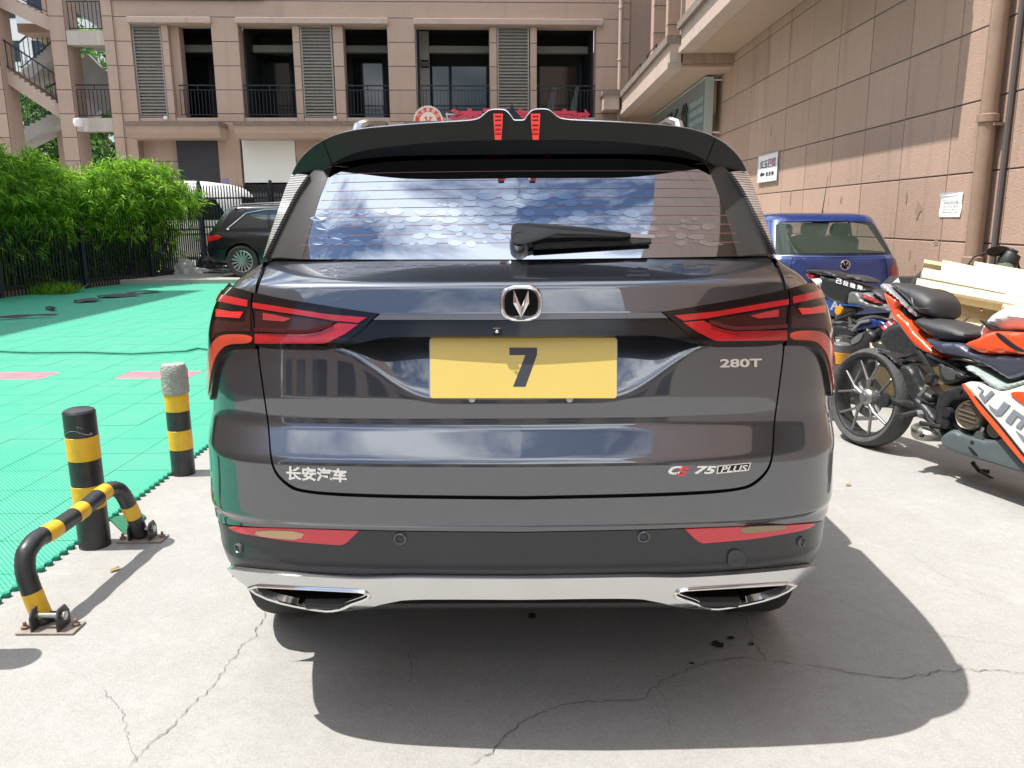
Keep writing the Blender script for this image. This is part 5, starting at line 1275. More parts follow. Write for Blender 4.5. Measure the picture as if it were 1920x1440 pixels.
# ------------------------------------------------------------------ fences, hedge, bags
def fence(name, A, B, h, label, nposts, sp=.085, z0=0.0, posts=()):
    A = Vector((A[0], A[1], 0)); B = Vector((B[0], B[1], 0)); L_ = (B-A).length; rz = math.atan2(B.y-A.y, B.x-A.x)
    t = thing(name, (A.x, A.y, z0), label, 'fence', rz=rz)
    g = M(); g.box((0, 0, h/2), (.022, .022, h)); g.add([(-.011, -.011, h), (.011, -.011, h), (.011, .011, h), (-.011, .011, h), (0, 0, h+.04)], [(0, 1, 4), (1, 2, 4), (2, 3, 4), (3, 0, 4)]); me = g.mesh('picket', m_dark_metal)
    n = int(L_/sp)
    for k in range(n): obj('picket', me, t, (k*sp+.04, 0, .02), scale=(1, 1, random.uniform(.995, 1.004)))
    for z in (.18, h-.28, h*.55): g = M(); g.box((L_/2, .0, z), (L_, .034, .04)); g.put('rail', m_dark_metal, t)
    for k in range(nposts+1):
        g = M(); g.box((L_*k/nposts, -.03, (h+.1)/2), (.09, .09, h+.1), ch=.006); g.lathe([(.05, h+.1), (.05, h+.12), (.035, h+.16), (0, h+.17)], (L_*k/nposts, -.03, 0), n=10); g.put('post', m_dark_metal, t)
    return t
FA, FB = np.array([-10.9, 9.0]), np.array([-8.15, 20.9])
FA = FB+(np.array([-9.58, 14.65])-FB)*2.0
fence('metal_fence', FA, FB, 2.15, 'black picket fence running along the hedge on the left', 6, .085)
fence('metal_fence', (-8.15, 20.95), (-2.6, 20.95), 2.25, 'black picket fence in front of the white van, behind the black car', 3, .075)
g = M(); g.beam((FA[0]-.1, FA[1], .06), (FB[0]-.1, FB[1], .06), .18, .14); o = g.put('hedge_kerb', mat('earth_kerb', (.10, .075, .055), .95, noise=[(8, .6, (.17, .13, .09))])); tag(o, kind='structure')
g = M(); g.beam((FA[0]-1.05, FA[1], .45), (FB[0]-1.15, FB[1]-.6, .45), .25, .9); o = g.put('earth_bank', mat('bank_earth', (.06, .042, .03), .95, noise=[(8, .6, (.10, .075, .05))])); tag(o, kind='structure')
g = M(); g.box((-4, 24.0, .05), (30, 12.2, .1)); g.put('pavement', m_conc2)['kind'] = 'structure'
g = M(); g.box((-4, 17.84, .055), (30, .12, .11), ch=.01); g.put('kerb', m_conc)['kind'] = 'structure'

def leafmat(name, c1, c2, c3):
    m = bpy.data.materials.new(name); m.use_nodes = True; nt = m.node_tree; b = nt.nodes['Principled BSDF']; N = nt.nodes.new; L = nt.links.new
    geo = N('ShaderNodeNewGeometry'); r = N('ShaderNodeValToRGB'); e = r.color_ramp.elements; e[0].color = (*c1, 1); e[1].color = (*c3, 1); q = e.new(.55); q.color = (*c2, 1)
    L(geo.outputs['Random Per Island'], r.inputs[0]); L(r.outputs[0], b.inputs['Base Color']); b.inputs['Roughness'].default_value = .55; b.inputs['Specular IOR Level'].default_value = .3
    tr = N('ShaderNodeBsdfTranslucent'); mxs = N('ShaderNodeMixShader'); mxs.inputs[0].default_value = .5; hs = N('ShaderNodeHueSaturation'); hs.inputs['Value'].default_value = 1.8; L(r.outputs[0], hs.inputs['Color']); L(hs.outputs[0], tr.inputs[0])
    L(b.outputs[0], mxs.inputs[1]); L(tr.outputs[0], mxs.inputs[2]); L(mxs.outputs[0], nt.nodes['Material Output'].inputs[0]); return m
m_bam = leafmat('bamboo_leaf', (.032, .10, .010), (.12, .27, .02), (.32, .50, .045)); m_stem = mat('bamboo_cane', (.10, .13, .04), .6)
m_tleaf = leafmat('tree_leaf', (.03, .08, .015), (.06, .14, .025), (.12, .22, .04)); m_bark = mat('bark', (.13, .10, .07), .9)
def leaf_cloud(name, origins, dirs, mt, parent, ln, wd, rg, fold=True):
    n = len(origins); d = dirs/np.linalg.norm(dirs, axis=1, keepdims=True); r = rg.normal(size=(n, 3)); s_ = np.cross(d, r); s_ /= np.linalg.norm(s_, axis=1, keepdims=True)+1e-9
    l = (ln*rg.uniform(.7, 1.3, n))[:, None]; w_ = (wd*rg.uniform(.8, 1.2, n))[:, None]; droop = np.array([0, 0, -1.])*l*.18
    V = np.stack([origins, origins+d*l*.4+s_*w_, origins+d*l+droop, origins+d*l*.4-s_*w_], 1).reshape(-1, 3)
    me = bpy.data.meshes.new(name); me.vertices.add(4*n); me.vertices.foreach_set('co', V.ravel().astype('f')); me.loops.add(4*n); me.loops.foreach_set('vertex_index', np.arange(4*n, dtype='i'))
    me.polygons.add(n); me.polygons.foreach_set('loop_start', np.arange(0, 4*n, 4, dtype='i')); me.polygons.foreach_set('loop_total', np.full(n, 4, 'i')); me.update(calc_edges=True); me.materials.append(mt)
    return obj(name, me, parent)
dF = (FB-FA)/np.linalg.norm(FB-FA); nF = np.array([dF[1], -dF[0]])   # toward the court
L_F = np.linalg.norm(FB-FA)
rg = np.random.default_rng(11); nc = 13
clump_words = ['at the hedge end beside the white van, sunlit yellow green', 'second from the van end of the hedge', 'third from the van end of the hedge', 'fourth from the van end of the hedge', 'fifth from the van end of the hedge', 'middle of the hedge, behind the dark scraps', 'seventh from the van end of the hedge', 'beside the tall black fence post on the left', 'just left of the tall black fence post', 'near the left edge of the picture', 'at the left edge of the picture', 'partly outside the left edge of the picture', 'outside the left edge of the picture']
for c in range(nc):
    t0 = L_F-1.35-c*.78
    bx_, by_ = FA+dF*t0-nF*.35; root = thing('bamboo_clump', (bx_, by_, 0), 'dense bamboo clump '+clump_words[c], 'bamboo', group='bamboo hedge along the fence')
    top = 2.80+.14*sin(c*1.3)+(.15 if c > 5 else 0)-(.35 if c == 0 else .08 if c == 1 else 0)-.13*min(c, 4)*.6
    ns = 780; tt = rg.uniform(-.8, .8, ns); u = rg.uniform(0, 1, ns); zc = .15+(top-.15)*u**.85
    w_ = rg.normal(0, .33, ns)+np.where(zc > 1.5, .36+.22*(zc-1.5), np.where(zc > .9, .08, -.22)); zc = zc-np.abs(tt)**3*.35-np.maximum(0, np.abs(w_-.3)-.5)*.8+rg.normal(0, .07, ns)
    w_ = np.where((zc < 1.75) & (rg.uniform(0, 1, ns) > np.clip((zc-.5)*.45, .06, .6)), -np.abs(w_)-.06, w_*.8); thin = (zc > .7) | (rg.uniform(0, 1, ns) < .75); tt, w_, zc = tt[thin], w_[thin], zc[thin]; ns = len(tt)
    o3 = np.stack([dF[0]*tt+nF[0]*w_, dF[1]*tt+nF[1]*w_, zc], 1); k = 13; O = np.repeat(o3, k, 0)+rg.normal(0, .045, (ns*k, 3))
    sd = rg.normal(size=(ns, 3))*.7+np.array([nF[0]*.5, nF[1]*.5, -.25]); sd = np.repeat(sd, k, 0)+rg.normal(0, .75, (ns*k, 3)); sd[:, 2] -= .25
    leaf_cloud('foliage', O, sd, m_bam, root, .19, .0115, rg)
    g = M()
    for q in range(9):
        a = rg.uniform(-.35, .35, 2); top_ = rg.uniform(1.9, 2.6); g.tube([(dF[0]*a[0]+nF[0]*a[1]*.6, dF[1]*a[0]+nF[1]*a[1]*.6, 0), (dF[0]*a[0]*1.2+nF[0]*(a[1]*.6+.05), dF[1]*a[0]*1.2+nF[1]*(a[1]*.6+.05), top_*.6), (dF[0]*a[0]*1.5+nF[0]*(a[1]+.25), dF[1]*a[0]*1.5+nF[1]*(a[1]+.25), top_)], [.012, .010, .004], 5)
    g.put('canes', m_stem, root)['kind'] = 'stuff'
# weeds at the foot of the fence
for nm, px, py, sc in [('grass tuft at the foot of the fence, left of the grey bag', 300, 515, 1.0), ('wider grass tuft at the foot of the fence near the tall post', 85, 553, 1.3)]:
    c = atZ(px, py, 0); n = 900; ob = rg.uniform(-1, 1, (n, 3))*np.array([.5*sc, .22, 0]); dd = rg.normal(0, .5, (n, 3))+np.array([0, 0, 1.0])
    o = leaf_cloud('grass_tuft', ob, dd, m_bam, None, .22*sc, .008, rg); o.location = (c[0]-.15, c[1]+.15, 0); tag(o, nm, 'grass')
# bamboo twigs hanging in front of the stair tower
def tree(x, y, h, r, label, cz, seed, n=2600, ln=.30, grp='trees behind the stair tower'):
    rg = np.random.default_rng(seed); t = thing('tree', (x, y, 0), label, 'tree', group=grp)
    g = M(); g.tube([(0, 0, 0), (.1, .1, h*.35), (0, .2, h*.6), (.2, 0, h*.85)], [r*.09, r*.07, r*.05, .03], 8)
    for k in range(5): a = k*1.3; g.tube([(0, .1, h*(.35+.07*k)), (cos(a)*r*.4, sin(a)*r*.4, h*(.5+.07*k)), (cos(a)*r*.75, sin(a)*r*.75, h*(.6+.07*k))], [r*.04, r*.03, .02], 6)
    g.put('trunk', m_bark, t, True)
    nb = 34; C_ = rg.normal(size=(nb, 3)); C_ /= np.linalg.norm(C_, axis=1, keepdims=True); C_ *= rg.uniform(.35, 1, (nb, 1))**.5*r; C_[:, 2] = C_[:, 2]*.9+cz
    pk = rg.integers(0, nb, n); O = C_[pk]+rg.normal(0, r*.17, (n, 3)); dd = rg.normal(size=(n, 3)); leaf_cloud('crown', O, dd, m_tleaf, t, ln, ln*.28, rg); return t
tree(-21.5, 34, 9, 3.0, 'green tree seen through the lower opening of the stair tower', 5.0, 21, 5200)
tree(-17.5, 36, 8, 2.6, 'light green tree behind the right hand bay of the stair tower', 5.4, 22, 4200)
tree(-25.5, 38, 10, 3.2, 'tree behind the left edge of the stair tower', 6.0, 23, 4200)
tree(-19, 40, 12, 2.6, 'tall thin tree behind the stair tower flights', 8.6, 24, 2600)
ap = thing('apartment_block', (-33, 70, 0), 'tall pale apartment block glimpsed through the stair tower', 'building')
g = M(); g.box((0, 0, 20), (14, 12, 40)); g.put('wall', mat('pale_render', (.66, .66, .64), .8), ap)
gw = M(); gw.box((0, 0, 0), (1.8, .1, 1.5)); mw = gw.mesh('window', m_dglass); gb = M(); gb.box((0, 0, 0), (2.6, 1.0, .9)); mb = gb.mesh('balcony', mat('balcony_grey', (.45, .46, .47), .8))
for i in range(5):
    for j in range(9): obj('window', mw, ap, (-5.6+i*2.8, -6.02, 8+j*3.1)); (obj('balcony', mb, ap, (-5.6+i*2.8, -6.5, 6.7+j*3.1)) if i % 2 else None)
ap2 = copy_tree(ap); ap2.location = (-60, 95, 0); ap2['label'] = 'second pale apartment block, farther left behind the stair tower'
# plastic bags and rubbish by the fence end
def bag(px, py, r, sq_, mt, label, seed, h=.2):
    rr = np.random.default_rng(seed); import bmesh; bm = bmesh.new(); bmesh.ops.create_icosphere(bm, subdivisions=3, radius=1)
    k = rr.normal(size=(9, 3)); k /= np.linalg.norm(k, axis=1, keepdims=True)
    for v in bm.verts:
        p = np.array(v.co); d = 1+.22*sum(abs(p@q)**6 for q in k)-.35*abs(sin(3.1*p[0]+seed))*abs(sin(4.3*p[1])); v.co = Vector((p[0]*r*d*sq_, p[1]*r*d, max(-.6, p[2])*h*d+.6*h))
    me = bpy.data.meshes.new('rubbish_bag'); bm.to_mesh(me); bm.free(); me.materials.append(mt); c = atZ(px, py, 0); o = obj('rubbish_bag', me, None, (c[0], c[1], 0)); tag(o, label, 'bag')
m_bag = mat('grey_plastic', (.30, .30, .29), .35, noise=[(20, .5, (.45, .45, .44))]); m_bagb = mat('black_plastic_bag', (.02, .02, .022), .25)
bag(336, 521, .24, 1.3, m_bag, 'crumpled grey plastic bag at the foot of the fence, left of the others', 1, .28); bag(368, 520, .20, 1.6, m_bag, 'flat grey plastic bag between the crumpled one and the black one', 5, .14)
bag(388, 515, .26, 1.0, m_bagb, 'black rubbish bag on the kerb beside the black car', 2, .30); bag(412, 519, .3, 1.5, m_bagb, 'flattened black bag on the kerb under the black car bumper', 3, .12)

# ------------------------------------------------------------------ other vehicles
def gen_surfs(W, Ln, zlo, belt, top, rear, rake_r, rake_f, gx=.86, g0=.02, g1=.68, taper=.45):
    kx, ky = W/1.87, Ln/4.67; lo, lq = spline_tab([(a*kx, b*ky) for a, b in [(0, 0), (.4, .012), (.65, .04), (.78, .10), (.86, .20), (.905, .40), (.925, .8), (.935, 1.4), (.935, 2.6), (.93, 3.3), (.91, 3.8), (.87, 4.15), (.79, 4.42), (.62, 4.58), (.35, 4.65), (0, 4.67)]], 1500)
    pr = prof_tab(rear, .02, zlo-.1, belt+.1); wz = prof_tab([(zlo-.1, .93), (zlo+.1, .98), ((zlo+belt)/2, 1.0), (belt-.12, .985), (belt, .93), (belt+.1, .88)], .03, zlo-.1, belt+.12)
    def lf(s, z):
        x = np.interp(s, lo, lq[:, 0]); o = np.interp(s, lo, lq[:, 1]); fade = 1-sst(.3, 1.4, o); fr = sst(Ln*.72, Ln, o)
        return x*np.interp(z, *wz), o+np.interp(z, *pr)*fade-fr*np.clip(z-.6, 0, 1)**1.5*1.1, z+0*x
    uo, uq = spline_tab([(a*W/2*gx/.9, g0*Ln+b*(g1-g0)*Ln) for a, b in [(0, 0), (.5, .008), (.75, .028), (.84, .06), (.885, .14), (.9, .35), (.9, .6), (.88, .82), (.80, .93), (.5, .99), (0, 1)]], 1500)
    y0, y1 = uq[0, 1], uq[-1, 1]
    def uf(s, z):
        x = np.interp(s, uo, uq[:, 0]); o = np.interp(s, uo, uq[:, 1]); h = z-belt
        return x*(1-taper*.35*h-taper*h*h*.9), o+(1-sst(y0+.3, y0+1.2, o))*h*rake_r-sst(y1-1.3, y1-.2, o)*h*rake_f, z+0*x
    class SS(Surf):
        xc = 0.0
        def __init__(S, fn): S.fn = fn
    lo_s, up_s = SS(lf), SS(uf)
    kl = lo > .75*kx*1.0; ku = uo > .72*W/2*gx/.9
    sl = lambda y: float(np.interp(y, lq[kl][:1300, 1], lo[kl][:1300])); suu = lambda y: float(np.interp(y, uq[ku][:1300, 1], uo[ku][:1300]))
    return lo_s, up_s, sl, suu, float(lo[-1]), float(uo[-1])
def gen_car(root, W, Ln, belt, top, rear, rake_r, rake_f, paint, glass_m, wr, RWy, FWy, zlo=.3, gz=None, win=(), rim=None, spokes=10, twin=.2, **kw):
    lo, up, sl, su_, sL, sU = gen_surfs(W, Ln, zlo, belt, top, rear, rake_r, rake_f, **kw); R = wr*1.13
    def pp(nm, poly, mt, sf, mirror=True, **k):
        k.setdefault('step', .06); a = patch(nm, poly, mt, root, surf=sf, **k); return [a, patch(nm, mir(poly), mt, root, surf=sf, **k)] if mirror else [a]
    ar = lambda yc: [(sl(yc-R*cos(a)), wr+R*sin(a)) for a in np.linspace(.12, pi-.12, 16)]
    hl = [(-.0, belt), (0, zlo)]
    side = [(0.0, zlo+.02)]+[(sl(RWy-R*1.0), zlo+.03)]+ar(RWy)+[(sl(RWy+R), zlo), (sl(FWy-R), zlo)]+ar(FWy)+[(sl(FWy+R), zlo+.02), (sL, zlo+.05), (sL, belt-.25)]+[(s, belt-(.24 if s > sl(FWy) else .02)) for s in np.linspace(sL-.2, .3, 30)]+[(0.0, belt)]
    full_ = side[:-1]+[(0, belt)]; L_s = [(-a, b) for a, b in reversed(side[1:-1])]
    patch('body', side+L_s, paint, root, surf=lo, step=.05, skirt=.01)
    g = M(); ss = np.linspace(-sU, sU, 161); R0 = up.P(ss, np.full(161, top-.11)); cen = np.array([0, R0[:, 1].mean(), 0])
    for t, dz in [(1.0, 0), (.975, .035), (.92, .066), (.8, .088), (.5, .104), (.02, .11)]:
        for p in R0: g.v.append((p[0]*t, cen[1]+(p[1]-cen[1])*t, top-.11+dz))
    for i in range(5):
        for j in range(160): a = i*161+j; g.f.append((a, a+1, a+162, a+161))
    g.put('roof', paint, root, True)
    # pillars as a shell with window holes
    holes = []; gl = []
    for (kind, poly) in win:
        if kind == 'rear': q = [(s, z) for s, z in poly]; holes.append(q); gl.append(('rear_window', q))
        else:
            q = [(su_(y), z) for y, z in poly]; q2 = [(-a, b) for a, b in q]; holes += [q, q2]; gl += [('side_window', q), ('side_window', q2)]
    outer = [(s, belt-.02) for s in np.linspace(-sU, sU, 60)]+[(s, top-.105) for s in np.linspace(sU, -sU, 60)]
    wsh = [(su_y, z) for su_y, z in [(sU*.80, belt+.02), (sU-.02, belt+.02), (sU-.02, top-.13), (sU*.835, top-.13)]]; holes += [wsh, mir(wsh)]; gl += [('windscreen', wsh), ('windscreen', mir(wsh))]
    patch('pillars', outer, paint, root, surf=up, step=.06, skirt=0, holes=holes)
    for nm, q in gl: patch(nm, q, glass_m, root, surf=up, step=.05, skirt=0, off=-.004)
    g = M(); hood = []
    for j in range(8):
        t = j/7; y = Ln*kw.get('g1', .68)*.97+(Ln*.985-Ln*kw.get('g1', .68)*.97)*t
        for x in np.linspace(-1, 1, 9): g.v.append((x*(W/2*.86-.1*t), y-.1*abs(x)**2*t, belt-.01-.24*t**1.6-.03*x*x))
    for j in range(7):
        for i in range(8): a = j*9+i; g.f.append((a, a+1, a+10, a+9))
    g.put('bonnet', paint, root, True)
    g = M(); g.box((0, Ln*.5, zlo+.02), (W*.8, Ln*.9, .1)); g.box((0, Ln*.05+.1, .6), (W*.5, .1, .5)); g.put('underbody', m_seam, root)
    for y in (RWy, FWy):
        for sg in (-1, 1):
            wheel(root, (sg*(W/2-.12), y, wr), wr, .22, sg, spokes, rim, twin=twin)
            g = M()
            for i in range(15): a = pi*i/14; g.v += [(sg*(W/2-.35), y+R*cos(a)*1.01, wr+R*sin(a)*1.01), (sg*(W/2-.015), y+R*cos(a), wr+R*sin(a))]
            g.f = [(2*i, 2*i+1, 2*i+3, 2*i+2) for i in range(14)]; g.put('wheel_arch', m_black, root)
    return lo, up, sl, su_, sL, sU
# black SUV at the far end of the mat
m_blackpaint = mat('black_car_paint', (.010, .011, .014), .22, .3, coat=1, coat_rough=.02); m_cglass = mat('car_glass_dark', (.10, .12, .12), .03, .8)
sv = thing('parked_car', (-7.25, 19.36, .1), 'black SUV parked sideways at the far edge of the green mat, red tail lamp', 'car', rz=-pi/2)
lo, up, sl, su_, sL, sU = gen_car(sv, 1.92, 4.7, 1.06, 1.66, [(.2, .25), (.45, .03), (.62, .0), (.8, .03), (1.0, .06), (1.2, .12)], .75, 1.9, m_blackpaint, m_cglass, .37, .93, 3.8,
    win=[('side', [(.62, 1.12), (.98, 1.44), (1.5, 1.52), (1.55, 1.12)]), ('side', [(1.62, 1.12), (1.58, 1.52), (2.45, 1.535), (2.45, 1.12)]), ('side', [(2.55, 1.12), (2.55, 1.535), (3.1, 1.49), (3.6, 1.12)]), ('rear', [(-.6, 1.12), (.6, 1.12), (.55, 1.5), (-.55, 1.5)])], rim=m_steel, spokes=15, twin=.12, g1=.76, taper=.5)
for sg in (1, -1):
    q = [(sl(y)*sg, z) for y, z in [(.02, .84), (.04, .98), (.35, .98), (.46, .92), (.36, .86), (.1, .80)]]; patch('tail_lamp', q, m_lampr, sv, surf=lo, off=.006, step=.04, skirt=.01)
    w0 = up; pts = [up.P([su_(y)*sg], [z])[0]+up.Nrm(np.array([su_(y)*sg]), np.array([z]))[0]*.006 for y, z in [(.56, 1.10), (.95, 1.46), (1.5, 1.535), (2.5, 1.55), (3.1, 1.51), (3.66, 1.10), (.56, 1.10)]]
    g = M(); g.tube([tuple(p) for p in pts], .012, 6); g.put('window_trim', m_chrome, sv, True)
    g = M(); g.tube([(sg*.66, .75, 1.56), (sg*.67, .95, 1.66), (sg*.66, 2.2, 1.71), (sg*.64, 3.1, 1.64), (sg*.64, 3.2, 1.58)], .017, 6); g.put('roof_rail', m_silver, sv, True)
    for y in (1.95, 3.0):
        p = lo.P([sl(y)*sg], [.93])[0]; g = M(); g.box(tuple(p+np.array([sg*.02, 0, 0])), (.03, .2, .03), ch=.008); g.put('door_handle', m_chrome, sv)
    for y in (1.62, 2.5, 3.5):
        g = M(); P_ = [lo.P([sl(y)*sg], [z])[0]+np.array([sg*.003, 0, 0]) for z in (.95, .8, .65, .5, .42)]; g.tube([tuple(p) for p in P_], .004, 4); g.put('door_seam', m_seam, sv)
g = M(); g.lathe([(.20, -.01), (.2, .0), (.01, .002)], (.955, 1.75, .78), (1, 0, 0), 14); 
# white van behind the fence
vn = thing('white_van', (-7.15, 22.3, .1), 'white minibus with dark windows, parked behind the picket fence', 'van', rz=pi/2)
prof = smooth_poly([(0.02, .35), (0, .9), (.03, 1.35), (.22, 1.95), (.55, 2.24), (1.3, 2.36), (5.0, 2.34), (5.25, 2.2), (5.3, .35)], it=2, sharp=(0, 8)); P, T = fill(resample(prof, .2), .25)
g = M()
for sg in (-1, 1):
    b = len(g.v); ed = edge_dist(P, prof)
    for p, e_ in zip(P, ed): g.v.append((sg*(.72+.14*min(1, e_/.35)**.5+(-.06*max(0, p[1]-1.2))), p[0], p[1]))
    g.f += [tuple(b+i for i in (t if sg > 0 else reversed(t))) for t in T]
be = border_edges(T); n0 = len(P)
for a, b in be: g.f.append((a, b, b+n0, a+n0))
g.put('body', m_white, vn, 50)
for sg in (-1, 1):
    for a, b in [(.45, 1.55), (1.7, 2.75), (2.85, 3.9), (4.0, 5.0)]:
        g = M(); g.add([(sg*.80, a, 1.32), (sg*.80, b, 1.32), (sg*.775, b, 1.86), (sg*.775, a+(.35 if a < 1 else 0), 1.86)], [(0, 1, 2, 3)]); g.v = [(v[0]+sg*.055, v[1], v[2]) for v in g.v]; g.put('side_window', m_dglass, vn)
    for y in (1.0, 4.1): wheel(vn, (sg*.78, y, .34), .34, .2, sg, 8, m_steel, twin=0)
    g = M(); g.box((sg*.865, 2.8, .95), (.012, 4.2, .05)); g.put('side_strip', m_silver, vn)
g = M(); g.add([(-.62, .06, 1.35), (.62, .06, 1.35), (.56, .24, 1.9), (-.56, .24, 1.9)], [(0, 1, 2, 3)]); g.v = [(v[0], v[1]-.04, v[2]+.03) for v in g.v]; g.put('windscreen', m_dglass, vn)
# blue hatchback on the right
m_blue = mat('blue_car_paint', (.010, .036, .17), .28, .2, coat=1, coat_rough=.03, noise=[(2, .3, (.018, .05, .20))])
m_see = mat('clear_car_glass', (.06, .09, .07), .02, spec=1, alpha=.42)
bl = thing('parked_car', (3.70, 9.0, 0), 'blue hatchback parked nose in beside the tiled wall, aerial on its roof', 'car', rz=radians(1.5))
lo, up, sl, su_, sL, sU = gen_car(bl, 1.68, 3.95, .93, 1.445, [(.1, .2), (.3, .02), (.52, .0), (.60, .05), (.9, .08), (1.05, .14)], .95, 1.5, m_blue, m_see, .30, .72, 3.1, zlo=.24,
    win=[('rear', [(-.70, .955), (.70, .955), (.69, 1.0), (.66, 1.29), (.61, 1.32), (-.61, 1.32), (-.66, 1.29), (-.69, 1.0)]), ('side', [(.55, .97), (.7, 1.28), (1.45, 1.315), (1.45, .97)]), ('side', [(1.53, .97), (1.53, 1.315), (2.2, 1.30), (2.7, .97)])], rim=m_steel, spokes=5, twin=0, g1=.80, g0=.035, gx=.93, taper=.40)
for sg in (1, -1):
    q = [(sg*s, z) for s, z in [(.62, .50), (.63, .80), (.68, .84), (.98, .84), (.98, .52)]]; patch('tail_lamp', q, mat('dull_red_lamp', (.28, .015, .02), .2, coat=.8), bl, surf=lo, off=.006, step=.04, skirt=.01)
q = [(s, z) for s, z in [(-.57, .54), (-.57, .93), (.57, .93), (.57, .54)]]
P_ = [lo.P([s], [z])[0]+np.array([0, -.002, 0]) for s, z in resample(q, .08)]; g = M(); g.tube([tuple(p) for p in P_]+[tuple(P_[0])], .004, 5, caps=False); g.put('hatch_seam', m_seam, bl)
ec = lo.P([0.0], [.845])[0]+np.array([.06, -.012, 0])
g = M(); g.tube([(ec[0]+.052*cos(a), ec[1], ec[2]+.052*sin(a)) for a in np.linspace(0, 2*pi, 25)], .006, 6, caps=False)
for pl_ in [[(-.030, .040), (-.010, .002), (0, .022), (.010, .002), (.030, .040)], [(-.044, .022), (-.020, -.042), (0, -.004), (.020, -.042), (.044, .022)]]: g.tube([(ec[0]+a, ec[1]-.002, ec[2]+b) for a, b in pl_], .005, 5)
g.put('emblem', m_chrome, bl, True); g = M(); g.lathe([(.052, 0), (0, .002)], (ec[0], ec[1]+.006, ec[2]), (0, -1, 0), 20); g.put('emblem_face', m_gloss, bl)
g = M(); g.box((.03, .02, .40), (.44, .02, .14), ch=.004); pp_ = g.put('number_plate', mat('plate_blue', (.03, .16, .62), .4), bl)
text_on('figure', 'A·', lambda u, v, d: (-.10+u*.12, .008-d, .345+v*.10), m_paper, pp_, bold=.02)
g = M(); g.tube([(-.10, .42, 1.43), (-.10, .42, 1.46), (.02, .62, 1.86)], [.012, .006, .002], 6); g.put('aerial', m_black, bl)
m_seat = mat('seat_cloth', (.03, .035, .035), .9)
for x, y in [(-.36, .95), (.36, .95), (-.36, 1.9), (.36, 1.9)]:
    g = M(); g.box((x, y, .85), (.46, .14, .60), ch=.05); g.box((x, y+.02, 1.22), (.25, .10, .17), ch=.04); g.tube([(x-.05, y, 1.1), (x-.05, y, 1.2)], .008, 5); g.put('seat', m_seat, bl)
g = M(); g.tube([(-.66, .5, 1.0), (-.5, .62, 1.35)], .02, 6); g.put('seat_belt', m_seat, bl)
g = M(); g.box((0, 1.9, .45), (1.4, 2.8, .4)); g.put('cabin_floor', m_seam, bl)
# ------------------------------------------------------------------ motorcycles
def c4(*p): return [(1380+a/2.572, 380+b/2.572) for a, b in p]
def e1(*p): return [(1640+a/5.143, 440+b/5.143) for a, b in p]
def e2(*p): return [(1640+a/4.8, 640+b/4.8) for a, b in p]
def b6(*p): return [(1480+a/5.54, 460+b/5.54) for a, b in p]
class Bike:
    """frame of a leaning motorcycle: l along, h up, w sideways toward the yard"""
    def __init__(s, o, az, lean):
        s.o = np.array([o[0], o[1], 0.0]); s.a = np.array([sin(az), -cos(az), 0]); n = np.array([-cos(az), -sin(az), 0]); u = np.array([0, 0, 1.])
        s.n = cos(lean)*n+sin(lean)*u; s.u = cos(lean)*u-sin(lean)*n
    def __call__(s, l, h, w): return s.o+s.a*l+s.u*h+s.n*w
    def at(s, px, py, w=0):
        r = ray(px, py); c = s.o+s.n*w; t = ((c-_C)@s.n)/(r@s.n); p = _C+r*t-s.o; return float(p@s.a), float(p@s.u)
    def tr(s, pts, w=0): return [s.at(x, y, w) for x, y in pts]
    def puff(s, name, pts, mt, par, w_e, w_m, D=.05, it=2, sharp=(), step=.013, one=False, w_in=None):
        if not one and name not in ('fuel_tank', 'engine_block', 'muffler', 'pillion_seat', 'rider_seat'): w_e = max(w_e, w_m-.03); D = min(D, .022)
        if one: w_e = w_m-.0012
        q = s.tr(smooth_poly(pts, it=it, sharp=sharp), w_m); q = resample(q, step*1.3); P, T = fill(q, step)
        ed = np.clip(edge_dist(P, q)/D, 0, 1); wd = w_e+(w_m-w_e)*np.sqrt(np.clip(1-(1-ed)**2, 0, 1)); g = M(); n = len(P)
        wb = -wd if not one else np.full(n, w_in if w_in is not None else w_e-.02)
        g.v = [tuple(s(p[0], p[1], k)) for p, k in zip(P, wd)]+[tuple(s(p[0], p[1], k)) for p, k in zip(P, wb)]
        t0 = T[0]; A = [np.array(g.v[i]) for i in t0]; fl = np.cross(A[1]-A[0], A[2]-A[0])@s.n < 0
        for t in T:
            t = tuple(reversed(t)) if fl else tuple(t); g.f += [t, tuple(i+n for i in reversed(t))]
        for a, b in border_edges(T): g.f.append((a, b, b+n, a+n) if fl else (b, a, a+n, b+n))
        o = g.put(name, mt, par, 45); return o
    def tube(s, name, pts, r, mt, par, w=0, n=8, ws=None):
        ws = ws or [w]*len(pts); g = M(); g.tube([tuple(s(*s.at(x, y, k), k)) for (x, y), k in zip(pts, ws)], r, n); return g.put(name, mt, par, True)
    def disc(s, name, px, py, r, w0, w1, mt, par, n=28, prof=None):
        l, h = s.at(px, py, w1); g = M(); d = w1-w0; g.lathe(prof(r, d) if prof else [(r, 0), (r, d*.8), (r*.9, d), (0, d)], tuple(s(l, h, w0)), tuple(s.n), n); return g.put(name, mt, par, 35)
m_mred = mat('motorcycle_red', (.72, .085, .025), .22, coat=1, coat_rough=.03); m_mwhite = mat('motorcycle_white', (.66, .67, .64), .25, coat=.9); m_mgrey = mat('motorcycle_silver_blue', (.10, .11, .15), .3, .5, coat=.8)
m_seatl = mat('seat_vinyl', (.035, .035, .037), .5, bump=(200, .15)); m_mblk = mat('motorcycle_black', (.02, .021, .023), .38); m_mblk2 = mat('motorcycle_dark_metal', (.035, .037, .04), .45, .5, noise=[(40, .5, (.08, .08, .08))])
